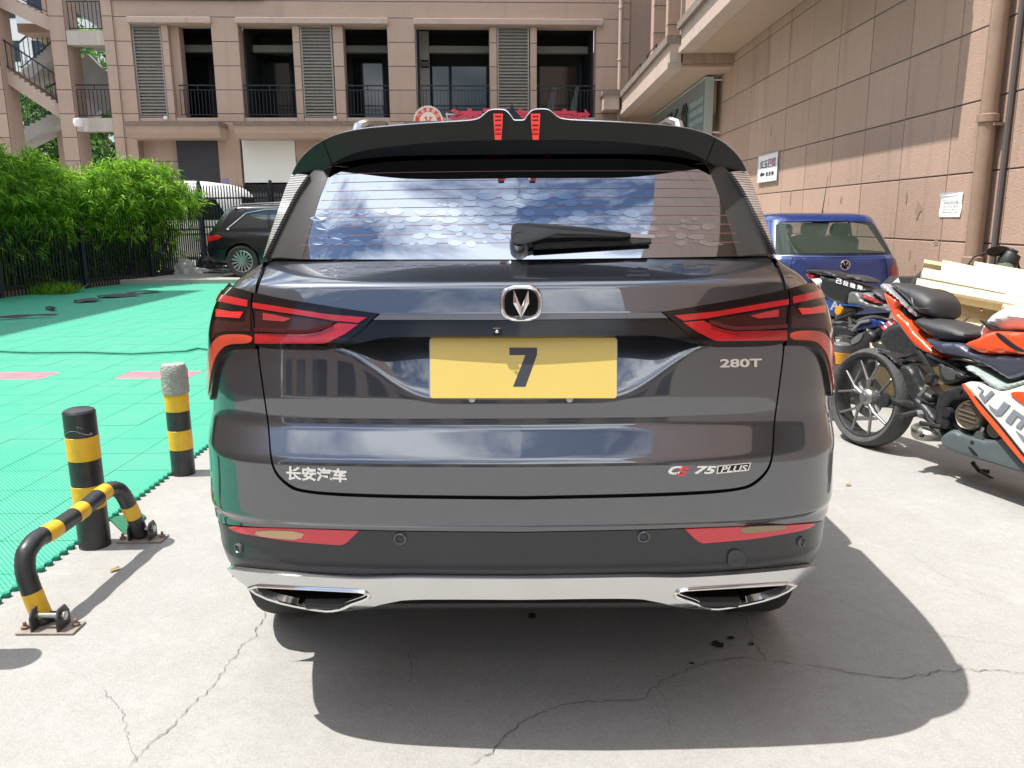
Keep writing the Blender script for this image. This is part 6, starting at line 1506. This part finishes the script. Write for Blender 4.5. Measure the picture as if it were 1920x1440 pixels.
m_gold = mat('clutch_cover', (.24, .20, .15), .4, .8, noise=[(20, .4, (.18, .15, .12))]); m_pgrey = mat('scuffed_grey_green', (.34, .40, .37), .45, noise=[(25, .35, (.20, .24, .23))]); m_belly = mat('belly_pan_grey', (.075, .095, .10), .45, noise=[(12, .4, (.11, .13, .13))])
m_alu = mat('cast_alloy', (.32, .32, .31), .4, .8); m_tyre = mat('dusty_tyre', (.055, .055, .054), .85, noise=[(20, .5, (.10, .098, .093))], bump=(80, .3)); m_spring = mat('spring_red', (.6, .05, .06), .35)
m_orange_l = mat('indicator_orange', (.85, .30, .02), .2, coat=1)
def bike_wheel(B, par, l, h, R, wd, name='wheel', spokes=5, disc_side=1, rim_mt=m_mblk2, sp_mt=m_alu):
    rot = Matrix((B.n, B.a, B.u)).transposed() if False else Matrix([[B.n[i], B.a[i], B.u[i]] for i in range(3)])
    c = B(l, h, 0); w0 = ORG[par.name]; g = M(); k = wd/2
    g.lathe([(R*.80, -k*.72), (R*.84, -k*.9), (R*.90, -k*.98), (R*.95, -k*.8), (R*.99, -k*.4), (R, 0), (R*.99, k*.4), (R*.95, k*.8), (R*.90, k*.98), (R*.84, k*.9), (R*.80, k*.72), (R*.78, 0), (R*.80, -k*.72)], (0, 0, 0), (1, 0, 0), 56)
    t = obj(name, g.mesh(name, m_tyre, 35), par); t.location = Vector(c)-w0; t.rotation_euler = rot.to_euler()
    g = M(); g.lathe([(R*.81, -k*.78), (R*.81, k*.78), (R*.78, k*.76), (R*.74, k*.5), (R*.74, -k*.5), (R*.78, -k*.76), (R*.81, -k*.78)], (0, 0, 0), (1, 0, 0), 48); obj('rim', g.mesh('rim', rim_mt, 35), t)
    g = M()
    for q in range(spokes):
        a = 2*pi*q/spokes+.35
        for sg in (-1, 1):
            b = a+sg*.33; m_ = a+sg*.10
            g.beam((k*.45, cos(a)*R*.15, sin(a)*R*.15), (k*.5, cos(m_)*R*.38, sin(m_)*R*.38), .016, .02, up=(1, 0, 0), ch=.003); g.beam((k*.5, cos(m_)*R*.36, sin(m_)*R*.36), (k*.6, cos(b)*R*.76, sin(b)*R*.76), .013, .018, up=(1, 0, 0), ch=.003)
    obj('spoke_set', g.mesh('spoke_set', sp_mt, 35), t)
    g = M(); g.lathe([(R*.16, -k*.6), (R*.17, k*.55), (R*.12, k*.75), (R*.08, k*.78), (R*.07, k*.9), (0, k*.9)], (0, 0, 0), (1, 0, 0), 24); obj('hub', g.mesh('hub', sp_mt, 35), t)
    g = M(); g.lathe([(R*.22, k*.28), (R*.40, k*.28), (R*.40, k*.22), (R*.22, k*.22)], (0, 0, 0), (1, 0, 0), 32); obj('brake_disc', g.mesh('brake_disc', m_steel, 35), t)
    return t
RB = Bike((2.165, 4.66), radians(19), radians(6))
mo = thing('motorcycle', (2.165, 4.66, 0), 'red and white sports motorcycle, nearest on the right, cut by the picture edge', 'motorcycle', world=True)
ax_l, ax_h = RB.at(1380+618/2.572, 380+955/2.572, .05)
bike_wheel(RB, mo, ax_l, max(.30, ax_h), .303, .15)
RB.tube('hugger', e2((-110, 230), (-40, 120), (60, 80), (150, 130)), .012, m_mblk, mo, .03)
RB.puff('hugger_guard', e2((-60, 130), (30, 80), (130, 110), (215, 215), (205, 235), (120, 150), (30, 110), (-60, 150)), m_mblk, mo, .05, .07, .02)
RB.puff('number_bracket', e2((20, 150), (110, 130), (260, 150), (430, 185), (430, 200), (300, 190), (180, 215), (60, 235), (15, 220)), m_mblk, mo, .015, .03, .02)
RB.tube('bracket_tube', e2((10, 205), (200, 155), (400, 108)), .010, m_mblk, mo, .02)
RB.tube('bracket_stalk', e2((15, 60), (22, 150), (25, 225)), .010, m_alu, mo, .05)
RB.puff('swingarm', e2((195, 215), (300, 205), (360, 300), (430, 440), (520, 480), (520, 560), (430, 560), (360, 620), (290, 480), (240, 330)), m_mblk2, mo, .05, .085, .03)
RB.puff('swingarm_beam', e2((-30, 470), (200, 520), (400, 540), (520, 530), (520, 600), (300, 610), (0, 545)), m_mblk2, mo, .06, .08, .02)
RB.puff('shock_guard', e2((290, 210), (370, 215), (470, 380), (430, 430), (370, 330)), m_mblk, mo, .02, .045, .02)
RB.puff('brake_caliper', e2((40, 480), (90, 460), (125, 500), (120, 570), (85, 600), (45, 590), (35, 540)), m_mblk2, mo, .085, .105, .02, one=True)
RB.tube('subframe_tube', e2((395, 90), (440, 150), (505, 260), (560, 395)), .013, m_mblk, mo, .10); RB.tube('subframe_tube', e2((470, 120), (640, 190), (820, 300)), .010, m_mblk, mo, .11)
RB.puff('frame_plate', e2((525, 640), (545, 520), (570, 450), (640, 410), (800, 380), (880, 470), (850, 510), (730, 530), (650, 590), (610, 680), (640, 760), (590, 800), (535, 770)), m_mblk2, mo, .10, .13, .03)
RB.puff('heel_guard', e2((545, 190), (600, 185), (840, 305), (835, 325), (660, 405), (590, 390), (560, 280)), m_mblk, mo, .10, .125, .025, it=1); RB.puff('heel_guard_web', e2((590, 230), (640, 225), (790, 310), (660, 365), (600, 300)), mat('web_grey', (.06, .062, .06), .5), mo, .125, .13, .02, it=1, one=True)
RB.puff('engine_block', e2((620, 420), (820, 440), (1100, 520), (1200, 820), (900, 850), (700, 800), (600, 700)), m_mblk2, mo, .06, .10, .06, it=1)
for k, (x, y) in enumerate([(760, 470), (860, 480)]): RB.tube('cylinder_fin', e2((x, y), (x+180, y+60)), .012, m_mblk2, mo, .11)
cv = RB.disc('clutch_cover', *e2((830, 665))[0], .076, .10, .165, m_gold, mo, 36, prof=lambda r, d: [(r*1.03, 0), (r*1.03, d*.6), (r*.97, d*.85), (r*.90, d), (r*.86, d*.96), (0, d*.97)])
for dx, dy in [(-70, -45), (-76, -5), (-70, 35)]: RB.tube('cover_rib', e2((830+dx, 665+dy-10), (830+dx+150, 665+dy+40)), .004, m_gold, cv, .166)
RB.tube('cover_rib', e2((780, 590), (810, 560), (880, 580)), .003, m_gold, cv, .166)
RB.disc('engine_cap', *e2((1075, 795))[0], .045, .09, .15, m_gold, mo, 26); RB.disc('frame_bolt', *e2((640, 640))[0], .028, .12, .15, m_mblk, mo, 18); RB.disc('frame_bolt', *e2((625, 745))[0], .024, .12, .145, m_mblk, mo, 18); RB.disc('frame_bolt', *e2((770, 440))[0], .010, .12, .14, m_mblk, mo, 12); RB.disc('frame_bolt', *e2((730, 312))[0], .010, .12, .135, m_mblk, mo, 12)
RB.tube('oil_pipe', e2((900, 855), (960, 830), (985, 770)), .014, m_steel, mo, .13); RB.disc('drain_cap', *e2((935, 850))[0], .028, .11, .15, m_steel, mo, 18)
RB.puff('muffler', e2((275, 735), (330, 725), (460, 775), (525, 840), (470, 885), (380, 905), (285, 885)), mat('muffler_shell', (.33, .31, .27), .38, .75, noise=[(15, .4, (.22, .2, .17))]), mo, .10, .17, .05, it=1); RB.disc('muffler_bolt', *e2((412, 850))[0], .009, .16, .178, m_mblk, mo, 10)
RB.tube('foot_peg', e2((235, 680), (365, 648)), .020, m_rubber, mo, .20, ws=[.27, .17]); RB.tube('peg_hinge', e2((365, 648), (470, 640)), .017, m_alu, mo, .15, ws=[.17, .13])
RB.tube('brake_lever', e2((420, 590), (460, 640), (480, 700), (560, 770)), .008, m_mblk2, mo, .15); RB.tube('brake_lever', e2((410, 730), (480, 740), (600, 770)), .009, m_mblk2, mo, .16); RB.tube('master_cylinder', e2((400, 490), (445, 445), (470, 400)), .013, m_alu, mo, .14); RB.disc('reservoir', *e2((480, 330))[0], .024, .08, .13, m_steel, mo, 16)
RB.puff('footrest_plate', e2((330, 480), (440, 560), (500, 640), (540, 700), (520, 760), (430, 720), (400, 640), (340, 560)), m_mblk2, mo, .11, .13, .02, it=1)
RB.puff('belly_pan', e2((570, 890), (590, 840), (680, 780), (800, 840), (960, 890), (1110, 870), (1190, 870), (1344, 1110), (1600, 1290), (1600, 1370), (1344, 1195), (1200, 1155), (1000, 1090), (760, 1030), (600, 965)), m_belly, mo, .10, .17, .06)
RB.disc('pan_bolt', *e2((655, 900))[0], .013, .15, .168, m_mblk, mo, 14); RB.disc('pan_bolt', *e2((875, 910))[0], .011, .15, .172, m_mblk, mo, 14); RB.puff('pan_slot', e2((830, 945), (860, 950), (930, 1025), (925, 1040), (880, 1020)), m_seam, mo, .165, .172, .01, it=1, one=True)
RB.puff('side_fairing', e2((775, 370), (850, 352), (1000, 420), (1100, 455), (1250, 410), (1500, 330), (1680, 340), (1680, 1330), (1430, 1230), (1344, 1100), (1290, 1010), (1180, 880), (1060, 740), (950, 600), (860, 480), (785, 400)), m_mwhite, mo, .15, .21, .04)
RB.puff('fairing_stripe', e2((777, 385), (797, 378), (880, 480), (975, 600), (1090, 730), (1200, 870), (1310, 1010), (1450, 1180), (1440, 1215), (1290, 1045), (1160, 890), (1040, 745), (930, 615), (850, 495)), mat('stripe_orange', (.80, .10, .03), .25, coat=1), mo, .195, .2145, .004, it=1, one=True, w_in=.19)
RB.puff('fairing_line', e2((885, 490), (905, 490), (1010, 615), (1130, 748), (1240, 885), (1350, 1025), (1480, 1180), (1452, 1180), (1322, 1022), (1212, 882), (1102, 745), (985, 612)), m_mblk, mo, .2, .216, .003, it=1, one=True, w_in=.2)
m_lett = mat('fairing_letter', (.20, .22, .24), .35)
for q in [[(915, 395), (965, 440), (935, 480), (985, 553), (1070, 468), (1045, 440), (990, 500), (960, 470), (975, 440)], [(1022, 562), (1058, 598), (1100, 620), (1160, 542), (1216, 575), (1135, 668), (1090, 665), (1030, 600)], [(1172, 712), (1250, 612), (1380, 700), (1310, 790), (1265, 765), (1325, 700), (1282, 672), (1222, 750)], [(1265, 800), (1344, 860), (1400, 800), (1400, 900), (1330, 900)]]:
    RB.puff('letter', e2(*q), m_lett, mo, .214, .2165, .002, it=0, one=True, w_in=.205, step=.03)
RB.puff('fairing_insert', e2((1210, 470), (1260, 450), (1344, 455), (1400, 480), (1400, 600), (1344, 570), (1270, 520)), m_mred, mo, .2, .219, .01, it=1, one=True, w_in=.2)
RB.puff('grey_panel', e2((788, 222), (830, 210), (960, 288), (1100, 368), (1160, 388), (1344, 335), (1600, 250), (1600, 340), (1344, 385), (1250, 412), (1100, 462), (1000, 400), (900, 310), (800, 262)), m_pgrey, mo, .13, .18, .03)
RB.puff('mid_panel', e1((440, 985), (600, 1035), (800, 1035), (900, 1110), (1000, 1140), (1440, 1160), (1700, 1170), (1700, 1300), (1440, 1350), (1290, 1410), (1210, 1370), (1100, 1290), (960, 1230), (820, 1190), (620, 1160), (500, 1050)), m_mgrey, mo, .10, .165, .05)
RB.puff('tank_side', e1((830, 1040), (980, 992), (1080, 932), (1150, 925), (1440, 942), (1700, 900), (1700, 1190), (1440, 1162), (1250, 1146), (1100, 1150), (970, 1140), (880, 1085)), m_mred, mo, .12, .185, .06)
RB.puff('tank_stripe', e1((1148, 945), (1212, 950), (1362, 1072), (1440, 1110), (1440, 1140), (1340, 1105), (1230, 1030)), m_mblk, mo, .17, .1885, .004, it=1, one=True, w_in=.17)
RB.puff('fuel_tank', e1((900, 965), (930, 880), (990, 780), (1080, 710), (1200, 652), (1310, 630), (1440, 640), (1600, 700), (1700, 930), (1440, 945), (1290, 932), (1150, 932), (1070, 940), (980, 995), (905, 1003)), m_mwhite, mo, .03, .15, .13, step=.018)
RB.puff('tank_wedge', e1((1008, 826), (1030, 826), (1140, 915), (1100, 918)), m_mblk, mo, .1, .152, .01, it=0, one=True, w_in=.1)
RB.puff('tail_cover', e1((55, 535), (110, 552), (215, 628), (262, 664), (240, 676), (196, 682), (205, 735), (260, 795), (320, 835), (370, 930), (440, 990), (520, 1070), (600, 1150), (625, 1192), (480, 1152), (370, 1082), (290, 980), (200, 850), (130, 730), (85, 620)), m_mred, mo, .07, .115, .03)
RB.puff('tail_inner', e1((170, 660), (262, 664), (330, 760), (350, 830), (280, 830), (200, 740)), m_mblk, mo, .05, .08, .03)
RB.puff('tail_rim', e1((38, 478), (58, 463), (130, 515), (235, 610), (310, 700), (388, 776), (365, 790), (290, 722), (215, 634), (110, 558), (48, 528)), mat('rim_silver', (.55, .56, .57), .3, .6), mo, .10, .122, .012, it=1)
RB.puff('pillion_seat', e1((68, 462), (110, 445), (250, 480), (390, 515), (470, 560), (530, 612), (542, 700), (525, 805), (470, 792), (385, 776), (310, 700), (235, 610), (130, 520)), m_seatl, mo, .06, .135, .07)
RB.puff('rider_seat', e1((310, 825), (345, 793), (400, 778), (520, 802), (700, 845), (830, 920), (903, 930), (895, 1000), (760, 1032), (600, 1032), (480, 992), (370, 912), (325, 868)), m_seatl, mo, .06, .15, .07)
RB.tube('seat_seam', e1((310, 510), (360, 600), (375, 680), (370, 770)), .003, m_mgrey, mo, .136); RB.tube('seat_seam', e1((320, 690), (430, 712), (538, 712)), .003, m_mgrey, mo, .134)
RB.puff('battery_box', e1((330, 1060), (620, 1180), (820, 1220), (760, 1330), (560, 1260), (470, 1200), (400, 1140)), m_mblk, mo, .05, .085, .03)
RB.tube('side_stand', e2((885, 1095), (940, 1165), (1030, 1172)), .012, m_mblk, mo, -.05, ws=[-.08, -.16, -.2]); RB.tube('stand_foot', e2((940, 1165), (1180, 1300)), .007, m_mblk, mo, -.05, ws=[-.1, -.25])
# fore part outside the frame
bike_wheel(RB, mo, ax_l+1.36, .30, .30, .115, spokes=5)
g = M()
for w_ in (-.1, .1): g.tube([tuple(RB(ax_l+1.36, .30, w_)), tuple(RB(ax_l+1.0, .95, w_*.9))], .027, 10)
g.put('fork', m_mblk2, mo, True); g = M(); g.tube([tuple(RB(ax_l+1.08, .86, -.2)), tuple(RB(ax_l+1.12, .88, 0)), tuple(RB(ax_l+1.08, .86, .2))], .014, 8); g.put('handlebar', m_mblk, mo, True)
P = [RB(ax_l+1.05, .80, 0), RB(ax_l+1.45, .78, 0)]; g = M(); g.lathe([(.03, -.05), (.13, .05), (.17, .2), (.17, .32), (.1, .42)], tuple(RB(ax_l+1.5, .78, 0)), tuple(-RB.a+RB.u*.25), 16); g.put('nose_fairing', m_mwhite, mo, True)

# black motorcycle behind it
KB = Bike((2.44, 6.02), radians(24), radians(5))
kb = thing('motorcycle', (2.44, 6.02, 0), 'black motorcycle with white characters on its tail, between the SUV and the blue car', 'motorcycle', world=True)
kl, kh = KB.at(1566, 684, .03); bike_wheel(KB, kb, kl, .31, .31, .14, rim_mt=m_mblk2)
KB.puff('tail_top', b6((135, 256), (180, 246), (310, 246), (480, 290), (528, 345), (505, 352), (380, 330), (260, 298), (150, 272)), m_mblk, kb, .03, .10, .04)
KB.puff('tail_side', b6((270, 300), (400, 335), (520, 352), (640, 395), (780, 440), (800, 480), (740, 500), (640, 478), (600, 610), (540, 610), (360, 550), (296, 440), (330, 380)), m_mblk, kb, .06, .105, .03)
KB.puff('tail_lamp', b6((138, 284), (190, 284), (275, 302), (230, 335), (200, 350), (180, 345)), m_lampr, kb, .05, .09, .02, it=1)
KB.puff('lamp_pod', b6((186, 352), (260, 335), (340, 348), (350, 385), (300, 440), (240, 425), (205, 390)), m_mwhite, kb, .05, .108, .02, it=1)
KB.puff('pillion_seat', b6((520, 300), (600, 292), (720, 325), (765, 382), (700, 385), (560, 345)), m_seatl, kb, .05, .12, .05)
KB.puff('rider_seat', b6((788, 455), (850, 448), (930, 480), (990, 560), (970, 605), (900, 560), (840, 520)), m_seatl, kb, .06, .13, .05)
KB.puff('side_cover', b6((640, 470), (800, 480), (900, 560), (1060, 640), (1180, 700), (1180, 760), (1060, 700), (940, 640), (800, 590), (700, 560), (620, 560)), mat('side_cover_grey', (.13, .135, .135), .4), kb, .07, .11, .03)
KB.puff('grab_frame', b6((600, 478), (680, 478), (715, 500), (740, 570), (1000, 640), (1070, 692), (860, 662), (700, 622), (570, 612), (600, 560)), mat('cast_grey', (.17, .18, .18), .45, .4), kb, .09, .13, .02, it=1)
KB.puff('side_vent', b6((725, 515), (790, 515), (900, 580), (960, 610), (860, 600), (760, 560)), mat('vent_red', (.25, .03, .03), .4), kb, .115, .134, .01, it=1)
P0 = [KB(*KB.at(x, y, .108), .108) for x, y in b6((486, 388), (775, 478), (770, 428), (500, 340))]
def kfr(a0, a1): return lambda u, v, d: tuple((P0[0]*(1-(a0+(a1-a0)*u))+P0[1]*(a0+(a1-a0)*u))*(1-v)+(P0[3]*(1-(a0+(a1-a0)*u))+P0[2]*(a0+(a1-a0)*u))*v+KB.n*(.004+d))
for ch, a, b in [('己', .0, .22), ('拉', .27, .46), ('猪', .52, .72), ('用', .78, .97)]: text_on('character', ch, kfr(a, b), m_paper, kb, thick=.002, bold=.03)
KB.puff('plate_hanger', b6((450, 650), (540, 618), (720, 650), (700, 690), (620, 700), (520, 740), (420, 835), (390, 835), (480, 730)), mat('hanger_brown', (.10, .09, .06), .5), kb, .02, .05, .02, it=1)
KB.tube('hanger_stay', b6((620, 690), (630, 770), (640, 850)), .014, mat('stay_brown', (.10, .09, .07), .5), kb, .04); KB.tube('hanger_stay', b6((400, 840), (520, 760), (700, 690)), .012, m_mblk2, kb, .05)
KB.puff('indicator', b6((465, 680), (490, 635), (525, 628), (546, 660), (530, 705), (490, 726)), m_orange_l, kb, .08, .13, .03, one=True)
KB.puff('hugger_guard', b6((380, 850), (500, 815), (640, 850), (760, 930), (640, 960), (500, 930), (380, 960)), m_mblk, kb, .06, .09, .03)
KB.puff('swingarm', b6((600, 980), (740, 890), (820, 870), (880, 930), (860, 1010), (740, 1090), (620, 1140), (560, 1180), (560, 1080)), m_mblk2, kb, .08, .11, .03)
KB.puff('swingarm_plate', b6((640, 985), (720, 920), (768, 905), (740, 990), (640, 1040)), m_alu, kb, .108, .118, .01, it=1, one=True)
KB.puff('chain_guard', b6((690, 800), (800, 740), (900, 750), (1000, 800), (1000, 850), (920, 850), (820, 880), (660, 900)), m_blue, kb, .05, .085, .03)
KB.tube('stay_rod', b6((660, 880), (740, 800), (840, 780)), .012, m_alu, kb, .10); KB.tube('shock_body', b6((880, 935), (970, 870)), .030, m_mblk2, kb, .05)
for k in range(5):
    x, y = 975+k*24, 868-k*18; KB.tube('shock_coil', b6((x-14, y-26), (x+22, y+24)), .011, m_spring if k % 2 == 0 else m_mwhite, kb, .07)
KB.puff('fuel_tank', b6((960, 560), (1050, 470), (1300, 420), (1500, 480), (1560, 640), (1300, 700), (1060, 690)), m_mblk, kb, .05, .14, .10)
KB.puff('engine_block', b6((880, 900), (1100, 760), (1500, 800), (1500, 1200), (1200, 1300), (950, 1150)), m_mblk2, kb, .06, .13, .06)
KB.tube('frame_rail', b6((600, 1000), (900, 1040), (1200, 1120)), .02, m_mblk2, kb, .08); bike_wheel(KB, kb, kl+1.33, .30, .30, .11)
g = M()
for w_ in (-.1, .1): g.tube([tuple(KB(kl+1.33, .30, w_)), tuple(KB(kl+1.1, .66, w_))], .025, 8)
g.put('fork', m_mblk2, kb, True)

# ------------------------------------------------------------------ pallets, planks, dark scooter behind them
m_wood = mat('pale_pine', (.70, .60, .40), .7, noise=[(3, .4, (.76, .68, .50)), (18, .3, (.60, .48, .29))], bump=(40, .2), island=.08); m_wood2 = mat('pine_edge', (.60, .47, .26), .75, noise=[(12, .5, (.46, .32, .14))], island=.08)
def slab(name, pts, th, mt, par, nrm=None):
    """pts: four 3D corners of the top face"""
    P = [np.array(p, float) for p in pts]; n = np.cross(P[1]-P[0], P[3]-P[0]); n /= np.linalg.norm(n); n = n if n[2] > 0 else -n; Q = [p-n*th for p in P]
    g = M(); g.add([tuple(p) for p in P+Q], [(0, 1, 2, 3), (7, 6, 5, 4), (0, 4, 5, 1), (1, 5, 6, 2), (2, 6, 7, 3), (3, 7, 4, 0)]); return g.put(name, mt, par)
A3 = lambda p, Y: atY(p[0], p[1], Y)
pal = thing('pallet', (3.3, 6.2, 0), 'pale pine pallet with its wide top boards sunlit, standing behind the red motorcycle', 'pallet', world=True)
rows_ = [((1716, 537), (1960, 583), 6.00, 5.55), ((1736, 514), (1975, 560), 6.22, 5.78), ((1762, 493), (1990, 540), 6.48, 6.04)]
tb = e1((395, 498), (1500, 720)); 
pl1 = [A3(e1((395, 495))[0], 6.0), A3(e1((1215, 650))[0], 5.75), A3(e1((1400, 560))[0], 5.98), A3(e1((480, 385))[0], 6.24)]
d_ = (pl1[1]-pl1[0]); d_[2] = 0; U = (pl1[1]-pl1[0])/np.linalg.norm(pl1[1]-pl1[0]); Wv = A3(e1((640, 272))[0], 6.62)-pl1[0]; Wv -= U*(Wv@U); 
def pt_uv(u, v): return pl1[0]+U*u+Wv*v
lens_ = [(0.0, 1.55, .00, .27), (.03, 1.6, .29, .60), (.16, 1.65, .63, .93), (.40, 1.7, .96, 1.30)]
for k, (u0, u1, v0, v1) in enumerate(lens_): slab('plank', [pt_uv(u0, v0)+np.array([0, 0, .012*(k % 2)]), pt_uv(u1, v0-.02*k)+np.array([0, 0, .012*((k+1) % 2)]), pt_uv(u1, v1+.03*(k % 2)), pt_uv(u0, v1)+np.array([0, 0, .02*(k % 3)])], .022, m_wood, pal)
bm_ = lambda v: [pt_uv(.02, v)-np.array([0, 0, .023]), pt_uv(1.5, v)-np.array([0, 0, .023]), pt_uv(1.5, v+.14)-np.array([0, 0, .023]), pt_uv(.02, v+.14)-np.array([0, 0, .023])]
for v in (.02, .55, 1.0): slab('bearer', bm_(v), .05, m_wood2, pal)
for k, (p0, p1, p2, p3, ys) in enumerate([((1880, 575), (1990, 610), (1995, 560), (1890, 532), (5.7, 5.5, 5.9, 6.1)), ((1760, 560), (1900, 640), (1915, 625), (1778, 548), (6.1, 5.75, 5.8, 6.15)), ((1840, 600), (1960, 585), (1962, 565), (1842, 578), (5.95, 5.8, 5.85, 6.0))]):
    slab('loose_board', [A3(p, y) for p, y in zip((p0, p1, p2, p3), ys)], .022, m_wood, pal)
# leaning pallet below
lp = thing('pallet', (3.0, 5.9, 0), 'second pine pallet, leaning under the first one with gaps between its slats', 'pallet', world=True)
b0, b1 = A3((1638, 633), 5.75), A3((1706, 658), 5.55); bd = (b1-b0)/np.linalg.norm(b1-b0); t0_ = A3((1742, 548), 6.35)
up_ = t0_-b0; up_ -= bd*(up_@bd)
def q_uv(u, v): return b0+bd*u+up_*v
w_b = [(.0, .14), (.155, .30), (.315, .42), (.50, .60), (.66, .80), (.83, .97), (1.0, 1.12)]
for k, (u0, u1) in enumerate(w_b): slab('slat', [q_uv(u0+.03, .0), q_uv(u1+.03, .0), q_uv(u1+.03, 1.02), q_uv(u0+.03, 1.02)], .020, m_wood, lp)
for v in (-.04, .45, .93): slab('bearer', [q_uv(-.02, v)-np.array([0, 0, .02]), q_uv(1.2, v)-np.array([0, 0, .02]), q_uv(1.2, v+.09)-np.array([0, 0, .02]), q_uv(-.02, v+.09)-np.array([0, 0, .02])], .075, m_wood2, lp)
for k, (u0, u1) in enumerate([(-.02, .16), (.4, .55), (.9, 1.05)]): slab('lower_slat', [q_uv(u0, -.06)-np.array([0, 0, .10]), q_uv(u1, -.06)-np.array([0, 0, .10]), q_uv(u1, 1.0)-np.array([0, 0, .10]), q_uv(u0, 1.0)-np.array([0, 0, .10])], .02, m_wood2, lp)
# stones carrying the pallets
g = M(); g.box((3.05, 5.95, .17), (.5, .35, .34), ch=.02); g.box((3.75, 6.1, .22), (.5, .4, .44), ch=.02); o = g.put('timber_block', m_wood2); tag(o, 'rough timber blocks under the leaning pine pallets', 'timber')
# board on edge glimpsed through the rear wheel
o = slab('plank', [(2.55, 5.55, .40), (3.1, 5.45, .42), (3.1, 5.62, .62), (2.55, 5.7, .60)], .02, m_wood, None); tag(o, 'loose pine board seen through the spokes of the red motorcycle', 'board')
sc_ = thing('scooter', (4.3, 7.0, 0), 'dark motor scooter behind the pallets with its mirror raised against the wall', 'scooter', world=True)
YS = 6.9
def sp(px, py, Y=YS): return tuple(atY(px, py, Y))
g = M(); g.tube([sp(1815, 496), sp(1825, 482), sp(1850, 473)], .009, 8); g.put('mirror_stalk', m_mblk, sc_, True)
g = M(); mp_ = smooth_poly([(1846, 473), (1856, 464), (1880, 460), (1897, 467), (1892, 474), (1872, 481), (1856, 481)], it=2); n = len(mp_)
A = [sp(x, y, YS) for x, y in mp_]; B_ = [sp(x+1, y-1, YS+.04) for x, y in mp_]; cA = np.mean(A, 0)+np.array([0, -.02, .005]); g.add(A+B_+[tuple(cA)], [(i, n+i, n+(i+1) % n, (i+1) % n) for i in range(n)]+[((i+1) % n, i, 2*n) for i in range(n)]+[tuple(n+i for i in reversed(range(n)))]); g.put('mirror', m_gloss, sc_, 50)
g = M(); g.tube([sp(1862, 520), sp(1880, 510), sp(1905, 505), sp(1930, 510)], .016, 8); g.tube([sp(1905, 482), sp(1910, 495), sp(1908, 520)], .008, 6); g.tube([sp(1898, 490), sp(1912, 500), sp(1912, 530)], .006, 6); g.put('handlebar', m_mblk, sc_, True)
g = M(); g.lathe([(0, -.10), (.06, -.08), (.085, 0), (.07, .08), (0, .1)], sp(1889, 492), (.5, 0, 1), 12); g.lathe([(0, -.05), (.04, -.03), (.05, .04), (0, .06)], sp(1895, 478), (.2, 0, 1), 10); g.put('instrument_pod', m_mblk2, sc_, True)
g = M(); g.lathe([(0, -.09), (.07, -.06), (.09, .02), (.05, .1), (0, .12)], sp(1878, 510), (0, -1, .4), 12); g.put('headlamp_shell', mat('shell_olive', (.10, .13, .09), .4), sc_, True)
g = M(); c = sp(1900, 560); g.tube([(c[0], YS, .9), (c[0]+.05, YS-.2, .5), (c[0]+.05, YS-.3, .3)], .05, 8); g.box((c[0]-.45, YS+.1, .55), (.9, .28, .4), ch=.06); g.box((c[0]-.75, YS+.12, .80), (.6, .26, .12), ch=.05); g.put('body', m_mblk, sc_, 35)
for xx in (c[0]+.08, c[0]-1.15):
    t = wheel(None, (0, 0, 0), .26, .11, 1, 5, m_alu); t.parent = sc_; t.location = (xx-4.3, YS-7.0+(-.15 if xx > c[0] else .1), .26); t.rotation_euler = (0, 0, radians(90))
g = M(); P_ = [np.array(sp(*p, 6.75)) for p in [(1712, 538), (1722, 522), (1736, 510), (1752, 503)]]; g.tube([tuple(p) for p in P_], .035, 10); o = g.put('old_tyre', m_rubber, None, True); tag(o, 'curve of a dark tyre showing above the left corner of the pallet', 'tyre')
